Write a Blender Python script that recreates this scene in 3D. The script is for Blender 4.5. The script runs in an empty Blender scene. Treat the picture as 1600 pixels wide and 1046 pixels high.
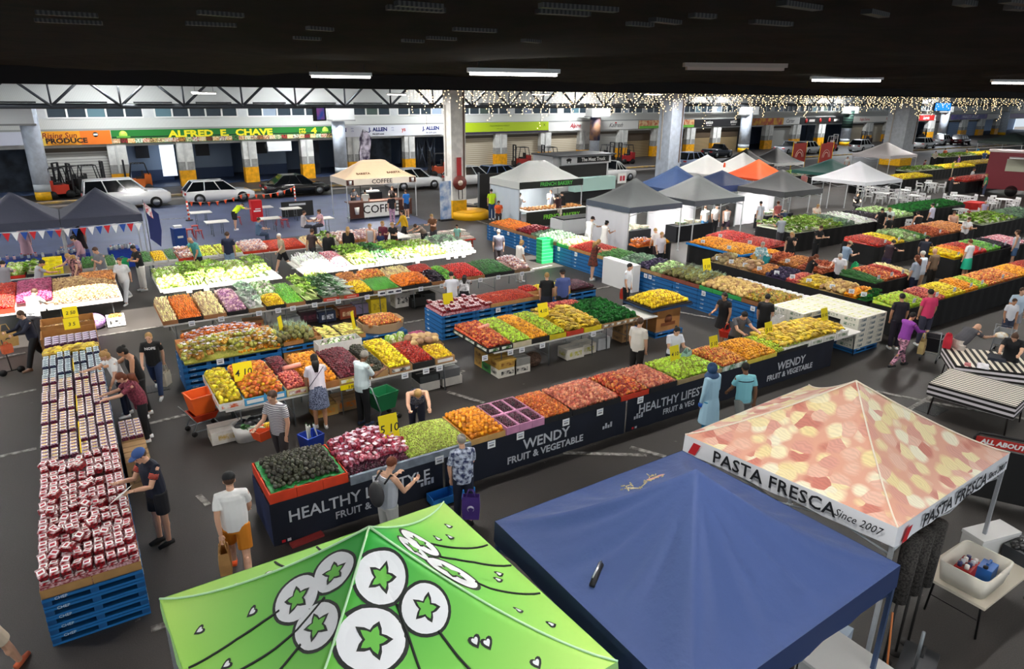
import bpy,math,random
import numpy as np
from mathutils import Vector,Matrix
random.seed(7)
R=math.radians
SC=bpy.context.scene
COL=SC.collection
# ------------------------------------------------------------------ camera
CF,CHOR,CVP,CROLL,CH=1059.0,151.2,72.1,.0099,6.98
PITCH=math.atan((523-CHOR)/CF)
YAW=math.atan2((CVP-800)/CF,math.cos(PITCH)+(523-CHOR)/CF*math.sin(PITCH))
AXX=(math.cos(YAW),-math.sin(YAW))
AXY=(math.sin(YAW),math.cos(YAW))
def to_world(v):
 return Vector((v[0]*AXX[0]+v[1]*AXX[1],v[0]*AXY[0]+v[1]*AXY[1],v[2]))
cam_d=bpy.data.cameras.new('camera')
cam=bpy.data.objects.new('camera',cam_d)
COL.objects.link(cam)
cam_d.sensor_width=36
cam_d.lens=CF/1600*36
cam_d.clip_start=.05
cam_d.clip_end=900
_r=to_world((1,0,0))
_u=to_world((0,math.sin(PITCH),math.cos(PITCH)))
_c,_s=math.cos(CROLL),math.sin(CROLL)
_r2=_r*_c+_u*_s
_u2=_u*_c-_r*_s
_b=_r2.cross(_u2)
cam.matrix_world=Matrix(((_r2.x,_u2.x,_b.x,0),(_r2.y,_u2.y,_b.y,0),(_r2.z,_u2.z,_b.z,CH),(0,0,0,1)))
SC.camera=cam
def G(px,py,z=0.0):
 a=px-800
 b=py-523
 u=(_c*a+_s*b)/CF
 v=(-_s*a+_c*b)/CF
 d=to_world((u,math.cos(PITCH)-v*math.sin(PITCH),-math.sin(PITCH)-v*math.cos(PITCH)))
 t=(z-CH)/d.z
 return Vector((d.x*t,d.y*t,z))
def GR(px,py,y):
 g=G(px,py,CH-1 if py>150 else CH+1)
 d=g-Vector((0,0,CH))
 t=y/d.y
 return Vector((d.x*t,y,CH+d.z*t))
# ------------------------------------------------------------------ light
SC.view_settings.view_transform='Standard'
SC.view_settings.look='None'
SC.view_settings.exposure=0.2
SC.view_settings.gamma=1
SC.view_settings.use_curve_mapping=False
world=bpy.data.worlds.new('sky')
SC.world=world
world.use_nodes=True
_bg=world.node_tree.nodes['Background']
_bg.inputs[0].default_value=(.80,.90,1.0,1)
_bg.inputs[1].default_value=.75
try:
 SC.cycles.use_denoising=True
 SC.cycles.max_bounces=6
 SC.cycles.diffuse_bounces=3
 SC.cycles.glossy_bounces=2
 SC.cycles.transparent_max_bounces=8
 SC.cycles.sample_clamp_indirect=4
except Exception:
 pass
sun_d=bpy.data.lights.new('sun','SUN')
sun=bpy.data.objects.new('sun',sun_d)
COL.objects.link(sun)
sun_d.energy=22
sun_d.angle=R(.6)
sun_d.color=(1,.95,.86)
SUN_DIR=Vector((.10,-.42,1)).normalized()
sun.rotation_euler=SUN_DIR.to_track_quat('Z','Y').to_euler()
def lamp(x,y,z,w,d,e,col=(1,.97,.92)):
 L=bpy.data.lights.new('batten_fill_light','AREA')
 L.shape='RECTANGLE'
 L.size,L.size_y,L.energy,L.color=w,d,e,col
 o=bpy.data.objects.new('batten_fill_light',L)
 o.location=(x,y,z)
 COL.objects.link(o)
 return o
# rows of fluorescent battens under the roof
for _y in(-4,4,12,20,28,36,44):
 for _x in(-6,5,16,27,38,52,70,92):
  if _x>30 and _y<9:
   continue
  lamp(_x,_y,7.05,1.5,.3,(200 if _y<6 else 330)if _x<45 else 450)
for _x in(-10,4,18,32,50,75,105,140):  # bluish fill lamps added over the lane in place of sky light
 lamp(_x,55+.087*_x,8.7,3,.6,800+_x*9,(.92,.96,1))
# unseen fill lamp added behind the camera in place of roof lights
lamp(4,-3.5,7.3,12,3,420,(.93,.97,1))
# ------------------------------------------------------------------ helpers
_mats={}
def lin(h):
 if isinstance(h,str):
  h=h.lstrip('#')
  h=tuple(int(h[i:i+2],16)/255 for i in(0,2,4))
 return tuple((c/12.92 if c<=.04045 else((c+.055)/1.055)**2.4)for c in h[:3])
def M(col,rough=.6,metal=0,emit=0,var=0,scale=8,col2=None,bump=0,alpha=1,kind='noise',trans=0,spec=.5,coat=0,obj=True):
 """plain or mottled procedural material; col/col2 are sRGB hex strings"""
 key=(col,rough,metal,emit,var,scale,col2,bump,alpha,kind,trans,spec,coat)
 if key in _mats:
  return _mats[key]
 m=bpy.data.materials.new('mat')
 m.use_nodes=True
 nt=m.node_tree
 b=nt.nodes['Principled BSDF']
 c=lin(col)
 b.inputs['Base Color'].default_value=(*c,1)
 b.inputs['Roughness'].default_value=rough
 b.inputs['Metallic'].default_value=metal
 b.inputs['Specular IOR Level'].default_value=spec
 if coat:
  b.inputs['Coat Weight'].default_value=coat
 if emit:
  b.inputs['Emission Color'].default_value=(*c,1)
  b.inputs['Emission Strength'].default_value=emit
 if alpha<1:
  b.inputs['Alpha'].default_value=alpha
 if trans:
  b.inputs['Transmission Weight'].default_value=trans
 if var or col2 or bump:
  tc=nt.nodes.new('ShaderNodeTexCoord')
  if kind=='noise':
   t=nt.nodes.new('ShaderNodeTexNoise')
   t.inputs['Scale'].default_value=scale
   t.inputs['Detail'].default_value=4
   out=t.outputs[0]
  elif kind=='vor':
   t=nt.nodes.new('ShaderNodeTexVoronoi')
   t.inputs['Scale'].default_value=scale
   sp=nt.nodes.new('ShaderNodeSeparateColor')
   nt.links.new(t.outputs['Color'],sp.inputs[0])
   out=sp.outputs[0]
  else:
   t=nt.nodes.new('ShaderNodeTexWave')
   t.bands_direction={'z':'Z','x':'X','y':'Y'}[kind[-1]]
   t.inputs['Scale'].default_value=scale
   t.inputs['Distortion'].default_value=0
   out=t.outputs[0]
  nt.links.new(tc.outputs['Object'],t.inputs['Vector'])
  if col2 or var:
   rp=nt.nodes.new('ShaderNodeValToRGB')
   if kind=='noise':
    rp.color_ramp.elements[0].position=.38
    rp.color_ramp.elements[1].position=.62
   else:
    rp.color_ramp.elements[0].position=.48
    rp.color_ramp.elements[1].position=.52
   k=lin(col2)if col2 else tuple(max(0,x*(1-var))for x in c)
   a=c if col2 else tuple(min(1,x*(1+var*.5))for x in c)
   rp.color_ramp.elements[0].color=(*k,1)
   rp.color_ramp.elements[1].color=(*a,1)
   nt.links.new(out,rp.inputs[0])
   nt.links.new(rp.outputs[0],b.inputs['Base Color'])
  if bump:
   bp=nt.nodes.new('ShaderNodeBump')
   bp.inputs['Strength'].default_value=bump
   bp.inputs['Distance'].default_value=.02
   nt.links.new(out,bp.inputs['Height'])
   nt.links.new(bp.outputs[0],b.inputs['Normal'])
 m.diffuse_color=(*c,1)
 _mats[key]=m
 return m
class MB:
 """collects shapes into one mesh"""
 def __init__(s):
  s.v,s.f,s.mi,s.sm,s.mats=[],[],[],[],[]
 def mid(s,m):
  if m not in s.mats:
   s.mats.append(m)
  return s.mats.index(m)
 def add(s,vs,fs,m,smooth=False,T=None):
  b=len(s.v)
  k=s.mid(m)
  if T is not None:
   vs=[T@Vector(v)for v in vs]
  s.v.extend([tuple(v)for v in vs])
  for f in fs:
   s.f.append([b+i for i in f])
   s.mi.append(k)
   s.sm.append(smooth)
  return s
 def box(s,c,d,m,rz=0,T=None,top=1.0):
  x,y,z=(q/2 for q in d)
  vs=[(-x,-y,-z),(x,-y,-z),(x,y,-z),(-x,y,-z),(-x*top,-y*top,z),(x*top,-y*top,z),(x*top,y*top,z),(-x*top,y*top,z)]
  A=Matrix.Translation(c)@Matrix.Rotation(rz,4,'Z')
  if T is not None:
   A=T@A
  return s.add(vs,[(0,3,2,1),(4,5,6,7),(0,1,5,4),(1,2,6,5),(2,3,7,6),(3,0,4,7)],m,False,A)
 def b2(s,lo,hi,m):
  return s.box([(a+b)/2 for a,b in zip(lo,hi)],[abs(b-a)for a,b in zip(lo,hi)],m)
 def loft(s,rings,m,smooth=True,closed=True,caps=True,T=None):
  n=len(rings[0])
  vs=[p for r in rings for p in r]
  fs=[]
  for i in range(len(rings)-1):
   for j in range(n if closed else n-1):
    a=i*n+j
    b_=i*n+(j+1)%n
    fs.append((a,b_,b_+n,a+n))
  if caps and closed:
   fs.append(tuple(range(n-1,-1,-1)))
   k=(len(rings)-1)*n
   fs.append(tuple(range(k,k+n)))
  return s.add(vs,fs,m,smooth,T)
 def tube(s,pts,r,m,n=8,smooth=True,sq=1.0):
  pts=[Vector(p)for p in pts]
  rs=r if isinstance(r,(list,tuple))else[r]*len(pts)
  rings=[]
  last=None
  for i,p in enumerate(pts):
   d=(pts[min(i+1,len(pts)-1)]-pts[max(i-1,0)])
   if d.length<1e-9:
    d=Vector((0,0,1))
   d.normalize()
   if last is None:
    a=d.cross(Vector((1,0,0))if abs(d.x)<.8 else Vector((0,1,0))).normalized()
   else:
    a=(last-d*last.dot(d)).normalized()
   last=a
   b_=d.cross(a)
   rings.append([p+(a*math.cos(2*math.pi*k/n)+b_*math.sin(2*math.pi*k/n)*sq)*rs[i]for k in range(n)])
  return s.loft(rings,m,smooth)
 def cyl(s,c,r,h,m,n=16,r2=None,smooth=True,ax='z',T=None):
  r2=r if r2 is None else r2
  q=lambda rr,z:[(rr*math.cos(2*math.pi*k/n),rr*math.sin(2*math.pi*k/n),z)for k in range(n)]
  A=Matrix.Translation(c)
  if ax=='x':
   A=A@Matrix.Rotation(R(90),4,'Y')
  if ax=='y':
   A=A@Matrix.Rotation(R(-90),4,'X')
  if T is not None:
   A=T@A
  return s.loft([q(r,0),q(r2,h)],m,smooth,T=A)
 def ball(s,c,d,m,n=10,k=6,T=None,rot=None):
  d=(d,d,d)if not isinstance(d,(tuple,list))else d
  vs=[(0,0,-1)]
  for i in range(1,k):
   a=math.pi*i/k
   for j in range(n):
    t=2*math.pi*j/n
    vs.append((math.sin(a)*math.cos(t),math.sin(a)*math.sin(t),-math.cos(a)))
  vs.append((0,0,1))
  fs=[(0,1+(j+1)%n,1+j)for j in range(n)]
  for i in range(k-2):
   for j in range(n):
    a=1+i*n+j
    b_=1+i*n+(j+1)%n
    fs.append((a,b_,b_+n,a+n))
  e=len(vs)-1
  o=1+(k-2)*n
  fs+=[(o+j,o+(j+1)%n,e)for j in range(n)]
  A=Matrix.Translation(c)
  if rot is not None:
   A=A@rot
  A=A@Matrix.Diagonal((d[0],d[1],d[2],1))
  if T is not None:
   A=T@A
  return s.add(vs,fs,m,True,A)
 def quad(s,a,b,c,d,m):
  return s.add([a,b,c,d],[(0,1,2,3)],m)
 def mesh(s,name):
  me=bpy.data.meshes.new(name)
  me.from_pydata(s.v,[],s.f)
  for m in s.mats:
   me.materials.append(m)
  me.polygons.foreach_set('material_index',s.mi)
  me.polygons.foreach_set('use_smooth',s.sm)
  me.update()
  return me
 def build(s,name,parent=None,loc=None,rz=0):
  return link(name,s.mesh(name),parent,loc,rz)
def link(name,me,parent=None,loc=None,rz=0):
 o=bpy.data.objects.new(name,me)
 if parent is not None:
  o.parent=parent
 if loc is not None:
  o.location=loc
 o.rotation_euler.z=rz
 COL.objects.link(o)
 return o
def tag(o,label=None,cat=None,group=None,kind=None):
 if label:
  o['label']=label
 if cat:
  o['category']=cat
 if group:
  o['group']=group
 if kind:
  o['kind']=kind
 return o
def thing(name,label,cat,loc=(0,0,0),rz=0,group=None):
 o=link(name,None,None,loc,rz)
 o.empty_display_size=.2
 return tag(o,label,cat,group)
KIDS={}
def dup(root,loc,rz=0,label=None,group=None,s=None):
 if root.name not in KIDS:
  KIDS[root.name]=[(c,list(c.children))for c in root.children]
 r=root.copy()
 COL.objects.link(r)
 r.location=loc
 r.rotation_euler.z=rz
 if s is not None:
  r.scale=(s,s,s)if not isinstance(s,(tuple,list))else s
 if label:
  r['label']=label
 if group:
  r['group']=group
 for c,gs in KIDS[root.name]:
  k=c.copy()
  COL.objects.link(k)
  k.parent=r
  for g in gs:
   h=g.copy()
   COL.objects.link(h)
   h.parent=k
 return r
def struct(name,mb,parent=None,loc=None,rz=0):
 o=mb.build(name,parent,loc,rz)
 if parent is None:
  o['kind']='structure'
 return o
def text_mesh(body,size,m,ext=.002,bold=0,shear=0,width=1.0,space=1.0):
 c=bpy.data.curves.new('text','FONT')
 c.body=body
 c.size=size
 c.extrude=ext
 c.offset=bold
 c.shear=shear
 c.align_x='CENTER'
 c.align_y='CENTER'
 c.resolution_u=2
 c.space_character=space
 o=bpy.data.objects.new('text',c)
 me=bpy.data.meshes.new_from_object(o)
 bpy.data.objects.remove(o)
 bpy.data.curves.remove(c)
 if width!=1.0:
  for v in me.vertices:
   v.co.x*=width
 me.materials.clear()
 me.materials.append(m)
 return me
def basis(o,origin,ex,ez):
 """local x -> ex, local y -> ez (up on the sign)"""
 ex=Vector(ex).normalized()
 ez=Vector(ez).normalized()
 n=ex.cross(ez)
 o.matrix_basis=Matrix(((ex.x,ez.x,n.x,origin[0]),(ex.y,ez.y,n.y,origin[1]),(ex.z,ez.z,n.z,origin[2]),(0,0,0,1)))
def letters(name,body,size,m,origin,ex,ez,parent=None,**k):
 o=link(name,text_mesh(body,size,m,**k),parent)
 basis(o,origin,ex,ez)
 return o
WHITE=M('f2f2f0',.5)
OFFW=M('d9d6cc',.6)
BLACK=M('0b0b0d',.6)
DARK=M('1c1c1f',.6)
STEEL=M('8d9296',.35,.8)
GREY=M('8b8d8e',.6)
YEL=M('f5c400',.55)
CARD=M('b98a5a',.8,var=.15,scale=6)
SIGNY=M('ffe800',.5)
# ================================================================== setting
def fy(x):
 return 59.6+.087*x
def FXx(px,off=0.0,z=2.0):
 a=Vector((0,0,CH))
 g=G(px,200,2.0)
 d=g-a
 t=(59.6+off)/(d.y-.087*d.x)
 return d.x*t
def build_floor():
 m=bpy.data.materials.new('asphalt')
 m.use_nodes=True
 nt=m.node_tree
 b=nt.nodes['Principled BSDF']
 tc=nt.nodes.new('ShaderNodeTexCoord')
 n1=nt.nodes.new('ShaderNodeTexNoise');n1.inputs['Scale'].default_value=.35;n1.inputs['Detail'].default_value=8
 n2=nt.nodes.new('ShaderNodeTexNoise');n2.inputs['Scale'].default_value=60;n2.inputs['Detail'].default_value=2
 n3=nt.nodes.new('ShaderNodeTexNoise');n3.inputs['Scale'].default_value=1.7;n3.inputs['Detail'].default_value=10;n3.inputs['Roughness'].default_value=.7
 for n in(n1,n2,n3):
  nt.links.new(tc.outputs['Object'],n.inputs['Vector'])
 r1=nt.nodes.new('ShaderNodeValToRGB')
 r1.color_ramp.elements[0].position=.3;r1.color_ramp.elements[0].color=(*lin('272422'),1)
 r1.color_ramp.elements[1].position=.7;r1.color_ramp.elements[1].color=(*lin('3b3633'),1)
 nt.links.new(n1.outputs[0],r1.inputs[0])
 r2=nt.nodes.new('ShaderNodeValToRGB')
 r2.color_ramp.elements[0].position=.35;r2.color_ramp.elements[0].color=(.72,.72,.72,1)
 r2.color_ramp.elements[1].position=.7;r2.color_ramp.elements[1].color=(1.2,1.2,1.2,1)
 nt.links.new(n2.outputs[0],r2.inputs[0])
 r3=nt.nodes.new('ShaderNodeValToRGB')
 r3.color_ramp.elements[0].position=.66;r3.color_ramp.elements[0].color=(0,0,0,1)
 r3.color_ramp.elements[1].position=.74;r3.color_ramp.elements[1].color=(1,1,1,1)
 nt.links.new(n3.outputs[0],r3.inputs[0])
 mx=nt.nodes.new('ShaderNodeMix');mx.data_type='RGBA';mx.blend_type='MULTIPLY';mx.inputs[0].default_value=1
 nt.links.new(r1.outputs[0],mx.inputs[6]);nt.links.new(r2.outputs[0],mx.inputs[7])
 mx2=nt.nodes.new('ShaderNodeMix');mx2.data_type='RGBA'
 nt.links.new(r3.outputs[0],mx2.inputs[0]);nt.links.new(mx.outputs[2],mx2.inputs[6]);mx2.inputs[7].default_value=(*lin('8d8984'),1)
 nt.links.new(mx2.outputs[2],b.inputs['Base Color'])
 rr=nt.nodes.new('ShaderNodeMapRange');rr.inputs[3].default_value=.42;rr.inputs[4].default_value=.72
 nt.links.new(n1.outputs[0],rr.inputs[0]);nt.links.new(rr.outputs[0],b.inputs['Roughness'])
 bp=nt.nodes.new('ShaderNodeBump');bp.inputs['Strength'].default_value=.25;bp.inputs['Distance'].default_value=.01
 nt.links.new(n2.outputs[0],bp.inputs['Height']);nt.links.new(bp.outputs[0],b.inputs['Normal'])
 mb=MB()
 mb.b2((-40,-14,-.12),(260,95,0),m)
 struct('floor',mb)
 lane=M('3f4a6b',.5,var=.18,scale=.6)
 mb=MB();mb.b2((-38,35.5,0),(17.5,50,.004),lane)
 struct('road_lane',mb)
 mb=MB();mb.b2((-38,54.5,0),(180,55.0,.11),M('c8a24a',.7,var=.3,scale=1.5,col2='7b746c'))
 struct('kerb',mb)
 pw=M('a19e99',.8,col2='5c5855',var=.3,scale=9)
 lines=[((0,621),(57,609)),((0,714),(57,701)),((145,527),(249,511)),((218,666),(292,648)),((631,505),(662,500)),((700,613),(756,630)),((880,708),(1010,712)),((1369,612),(1444,627)),((1412,645),(1469,612)),((1444,627),(1600,655)),((1055,487),(1116,498)),((930,452),(960,447)),((832,421),(862,415)),((745,345),(783,357)),((745,309),(775,340)),((230,345),(300,340)),((600,395),(520,400)),((725,580),(702,590)),((310,775),(325,790)),((1280,385),(1330,380)),((1424,378),(1450,372)),((560,860),(540,870)),((1545,470),(1600,462)),((0,560),(40,552)),((985,700),(1040,715)),((236,985),(330,955))]
 for i,(a,b_)in enumerate(lines):
  A,B=G(*a),G(*b_)
  e=(B-A).normalized()
  n=Vector((-e.y,e.x,0))*.055
  mb=MB()
  z=.006+.0006*i
  mb.loft([[A-n+Vector((0,0,z)),A+n+Vector((0,0,z)),A+n+Vector((0,0,.001)),A-n+Vector((0,0,.001))],[B-n+Vector((0,0,z)),B+n+Vector((0,0,z)),B+n+Vector((0,0,.001)),B-n+Vector((0,0,.001))]],pw,False)
  struct('trim_%d'%(i+1),mb)
 for(px,py)in((240,608),(1455,640)):
  g=G(px,py)
  mb=MB()
  mb.box((0,0,.004),(.7,.5,.008),DARK)
  for k in range(-4,5):
   mb.box((k*.075,0,.011),(.03,.48,.008),M('2b2b2d',.5,.5))
  tag(mb.build('drain_grate',None,(g.x,g.y,0)),'iron drain grate set in the asphalt '+('beside the blue crate stack' if px<500 else 'near the striped cloth tables'),'drain grate')
def build_roof():
 net=M('1b1210',.95,spec=.1,col2='0c0807',scale=3)
 def ceil(name,x0,x1,y0,y1,nx,ny):
  mb=MB()
  vs=[]
  for j in range(ny+1):
   for i in range(nx+1):
    x=x0+(x1-x0)*i/nx
    y=y0+(y1-y0)*j/ny
    sag=.10*math.sin(x*.55)*math.sin(y*.6)+.05*math.sin(x*1.7+y*.9)
    edge=min(1,(y-y0)/1.5,(y1-y)/1.5)
    vs.append((x,y,7.52+sag*max(0,edge)))
  fs=[(j*(nx+1)+i,j*(nx+1)+i+1,(j+1)*(nx+1)+i+1,(j+1)*(nx+1)+i)for j in range(ny)for i in range(nx)]
  mb.add(vs,fs,net,True)
  n=len(vs)
  mb.add([(v[0],v[1],v[2]+.12)for v in vs],fs,net,True)
  struct(name,mb)
 ceil('ceiling',-22,200,-22.0,19.9,220,44)
 ceil('ceiling_far',-22,200,22.7,49.6,220,28)
 ceil('ceiling_mid',20.6,200,19.5,22.8,150,3)
 mb=MB();mb.b2((-30,49.6,9.0),(215,90,9.1),M('8a8c8e',.8));struct('ceiling_lane_sunblock',mb)  # unseen roof added over the lane to keep the sun off it
 dk=M('141111',.8)
 mb=MB()
 mb.b2((-22,19.5,7.15),(200,19.9,7.6),dk)  # beams either side of the sun slot added to hide its bright gap
 mb.b2((-22,22.6,7.2),(200,22.9,7.6),dk)
 mb.b2((-22,49.4,7.42),(200,49.7,7.75),dk)
 struct('beam_ceiling',mb)
 gd=M('211c1b',.7)
 for k,(y,x0,x1)in enumerate(((6.5,-5,40),(11,-8,60))):
  mb=MB()
  for z in(7.62,7.95):
   mb.b2((x0,y-.05,z),(x1,y+.05,z+.08),gd)
  x=x0
  while x<x1-1:
   mb.tube([(x,y,7.66),(x+.5,y,7.98),(x+1,y,7.66)],.03,gd,5)
   x+=1
  struct('beam_%d'%(k+1),mb)
 gl=M('4a4643',.6,col2='1a1716',scale=14,kind='str_x')  # skylight glints put in as pale coloured strips under the netting
 for k,(px,py,w)in enumerate(((105,22,.5),(108,34,.6),(345,22,.4),(330,38,.5),(480,60,.35),(655,8,.4),(650,14,.5),(690,60,.4),(742,47,.5),(645,64,.3),(880,20,.5),(905,12,.7),(1000,38,.3),(1040,33,.4),(1098,25,.25),(1205,36,.5),(1250,9,.5),(1368,21,.4),(1508,5,.2),(1592,3,.4),(830,64,.3),(1590,12,.2),(500,45,.3))):
  g=G(px,py,7.36)
  mb=MB()
  mb.box((0,0,0),(w*.55,.05,.02),gl)
  o=mb.build('ceiling_glint',None,g,R(random.uniform(-12,12)))
  tag(o,kind='structure')
 ts=M('55575a',.5,.3)
 for nm,y,zb,x0,x1,st in(('truss_front',55.5,6.12,-20,60,4.0),('truss_far',58,6.2,62,185,5.0)):
  yy=lambda x:y+(.087*x if nm=='truss_far' else.03*x)
  mb=MB()
  mb.tube([(x0,yy(x0),zb),(x1,yy(x1),zb)],.17,ts,8)
  mb.tube([(x0,yy(x0),7.9),(x1,yy(x1),7.9)],.14,ts,8)
  x=x0
  while x<x1:
   mb.tube([(x,yy(x),zb),(x+st/2,yy(x),7.9)],.10,ts,6)
   mb.tube([(x+st,yy(x),zb),(x+st/2,yy(x),7.9)],.10,ts,6)
   mb.tube([(x+st,yy(x),zb),(x+st,yy(x),7.9)],.07,ts,6)
   mb.box((x+st/2,yy(x),zb+.24),(st*.6,.3,.1),M('2c2d2f',.6))
   x+=st
  struct(nm,mb)
def pillar(name,x,y,round_,w,top,yellow,base_ring=False,tint='dfe3e8'):
 mb=MB()
 c=M(tint,.5,var=.12,scale=3)
 ye=M('f0b400',.55,var=.15,scale=5)
 if round_:
  mb.cyl((0,0,0),w,yellow,ye,28)
  mb.cyl((0,0,yellow),w,.5,M('b9bfc4',.6),28)
  mb.cyl((0,0,yellow+.5),w,top-yellow-.5,c,28)
 else:
  mb.box((0,0,yellow/2),(w,w,yellow),ye)
  mb.box((0,0,(top+yellow)/2),(w*.96,w*.96,top-yellow),c)
  mb.box((w*.35,-w*.49,(top+2.3)/2),(.1,.06,top-2.3),M('6b5a50',.7))
  mb.box((-w*.49,w*.2,4.5),(.05,.12,4),M('a9a29a',.7))
 o=struct(name,mb,None,(x,y,0))
 return o
def build_pillars():
 for k,(px,off)in enumerate(((47,-2.5),(528.8,-2.5),(930,-2.0),(1165,-2.0),(1323,-2.0),(1473,-2),(1567,-2))):
  x=FXx(px,off)
  y=fy(x)+off
  pillar('pillar_%d'%(k+1),x,y,True,.55 if k<3 else.75,6.0,.55,tint='dde6f2')
  mb=MB()
  cw=M('dcdcd8',.6)
  mb.box((0,0,5.5),(2.6 if k!=1 else 1.9,1.2,1.0),cw)
  mb.box((0,0,4.95),(2.8 if k!=1 else 2.0,1.4,.12),M('9a9a96',.6))
  struct('pillar_cap_%d'%(k+1),mb,None,(x-(1.0 if k==0 else-.3),y,0))
 for k,(x,y,w,t)in enumerate(((19.55,36.55,.98,'e9e6e0'),(39.5,38.9,1.35,'b9c3d2'),(80.5,43.5,2.4,'aeb3ba'))):
  pillar('hall_pillar_%d'%(k+1),x,y,False,w,7.55,1.1,tint=t)
 mb=MB()
 mb.cyl((0,0,0),1.15,.42,M('f0b400',.55),24)
 mb.cyl((0,0,.42),1.05,.05,M('d89f00',.6),24)
 tag(mb.build('bollard_ring',None,(20.25,36.1,0)),'yellow round concrete guard base at the foot of the hose reel pillar','pillar guard')
 h=thing('fire_hose_reel','dark red fire hose reel on the white square pillar','hose reel',(19.5,35.98,2.15))
 mb=MB();mb.cyl((0,-.16,0),.42,.14,M('6e2b24',.5),24,ax='y');mb.build('reel',h)
 mb=MB();mb.cyl((0,-.18,0),.16,.1,M('c9b8a8',.5),16,ax='y');mb.build('hub',h)
 mb=MB();mb.box((0,-.03,.9),(.28,.05,1.1),M('b5262a',.5));mb.build('sign_plate',h)
 mb=MB();mb.tube([(-.1,-.1,-.4),(-.1,-.12,-.95),(.15,-.12,-.95),(.15,-.1,-.4)],.025,BLACK,6);mb.build('hose',h)
def build_facade():
 corr=M('dcdcd6',.6,col2='c6c6c0',scale=6,kind='str_x')
 wallm=M('d5d6d4',.7,var=.08,scale=2)
 dx,dy=1,.087
 e=Vector((dx,dy,0)).normalized()
 ang=math.atan2(dy,dx)
 def seg(mb,x0,x1,off0,off1,z0,z1,m):
  A=[Vector((x0,fy(x0)+off0,0)),Vector((x1,fy(x1)+off0,0)),Vector((x1,fy(x1)+off1,0)),Vector((x0,fy(x0)+off1,0))]
  mb.loft([[p+Vector((0,0,z0))for p in A],[p+Vector((0,0,z1))for p in A]],m,False)
 x0,x1=-30,215
 mb=MB()
 seg(mb,x0,x1,.05,.3,4.4,5.24,corr)
 seg(mb,x0,x1,.05,.3,6.12,8.95,corr)
 seg(mb,x0,x1,-.1,.06,4.36,4.5,M('9fa09c',.6))
 struct('wall_upper',mb)
 mb=MB();seg(mb,x0,x1,.1,.3,3.2,4.4,wallm);struct('wall_lintel',mb)
 mb=MB()
 seg(mb,x0,x1,8,8.3,0,10.5,M('8fa3c0',.8))
 struct('wall_back',mb)
 mb=MB();seg(mb,x0,x1,.3,8,4.2,4.3,M('8a93a3',.8));struct('ceiling_warehouse',mb)
 mb=MB()
 seg(mb,x0,x1,.3,8,0.0,.02,M('3b4a6a',.5));struct('floor_warehouse',mb)
 wx=x0+2
 k=0
 fr=M('ecebe6',.5)
 while wx<x1-6:
  w=6.1
  mb=MB()
  seg(mb,wx,wx+w,.12,.2,5.24,6.12,M('#2f3a42',.15))
  o=struct('window_%d'%(k+1),mb)
  mb=MB()
  for q in range(6):
   xx=wx+w*q/5
   seg(mb,xx-.06,xx+.06,.02,.13,5.24,6.12,fr)
  seg(mb,wx,wx+w,.0,.13,5.2,5.3,fr)
  mb.build('window_frame',o)
  mb=MB()
  q=random.choice((0,1,2,3))
  seg(mb,wx+w*q/5+.08,wx+w*(q+1)/5-.08,.1,.13,5.3,6.12,M(random.choice(('5f7d86','8b95a8','4a5a52','9aa8b8')),.3))
  mb.build('window_blind',o)
  mb=MB();seg(mb,wx+w,wx+6.9,.02,.3,5.24,6.12,wallm)
  struct('wall_pier_upper_%d'%(k+1),mb)
  wx+=6.9
  k+=1
 piers=[(176,1.25),(283,1.15),(385,1.1),(475.5,1.1),(549,1.2),(637,1.1),(781,1.5),(851,1.5),(911,1.5),(972,1.5),(1025.5,1.5),(1078,1.7),(1118.5,1.7),(1200,2),(1243,2.2),(1282,2),(1356,2.4),(1386,2.4),(1452,3),(1504,3),(1531,3),(1556,3)]
 px_=[]
 for k,(px,w)in enumerate(piers):
  x=FXx(px)
  mb=MB()
  seg(mb,x-w/2,x+w/2,-.35,.4,0,1.25,M('f2a900',.6,var=.2,scale=3))
  seg(mb,x-w/2,x+w/2,-.34,.39,1.25,1.9,M('9b9a96',.7,var=.15,scale=4))
  seg(mb,x-w/2,x+w/2,-.33,.38,1.9,4.35,M('dddcd6',.7,var=.15,scale=2))
  seg(mb,x-w*.1,x+w*.02,-.40,-.33,1.3,3.3,M('c9c9c4',.6))
  struct('facade_pillar_%d'%(k+1),mb)
  px_.append(x)
 bays=[(-60,28,'dark'),(47,163,'shut'),(190,274,'room'),(292,376,'room'),(396,467,'room'),(485,512,'dark'),(556,629,'dark'),(645,690,'dark'),(712,772,'shutb'),(790,843,'shutb'),(858,904,'shutb'),(918,965,'shut'),(979,1018,'brown'),(1032,1072,'brown'),(1083,1113,'brown'),(1124,1156,'brown'),(1165,1195,'dark'),(1205,1237,'shut'),(1250,1277,'dark'),(1287,1318,'dark'),(1330,1350,'shutb'),(1362,1381,'shutb'),(1391,1405,'dark'),(1425,1448,'dark'),(1457,1470,'shut'),(1484,1500,'blue'),(1508,1527,'blue'),(1535,1552,'dark')]
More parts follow.
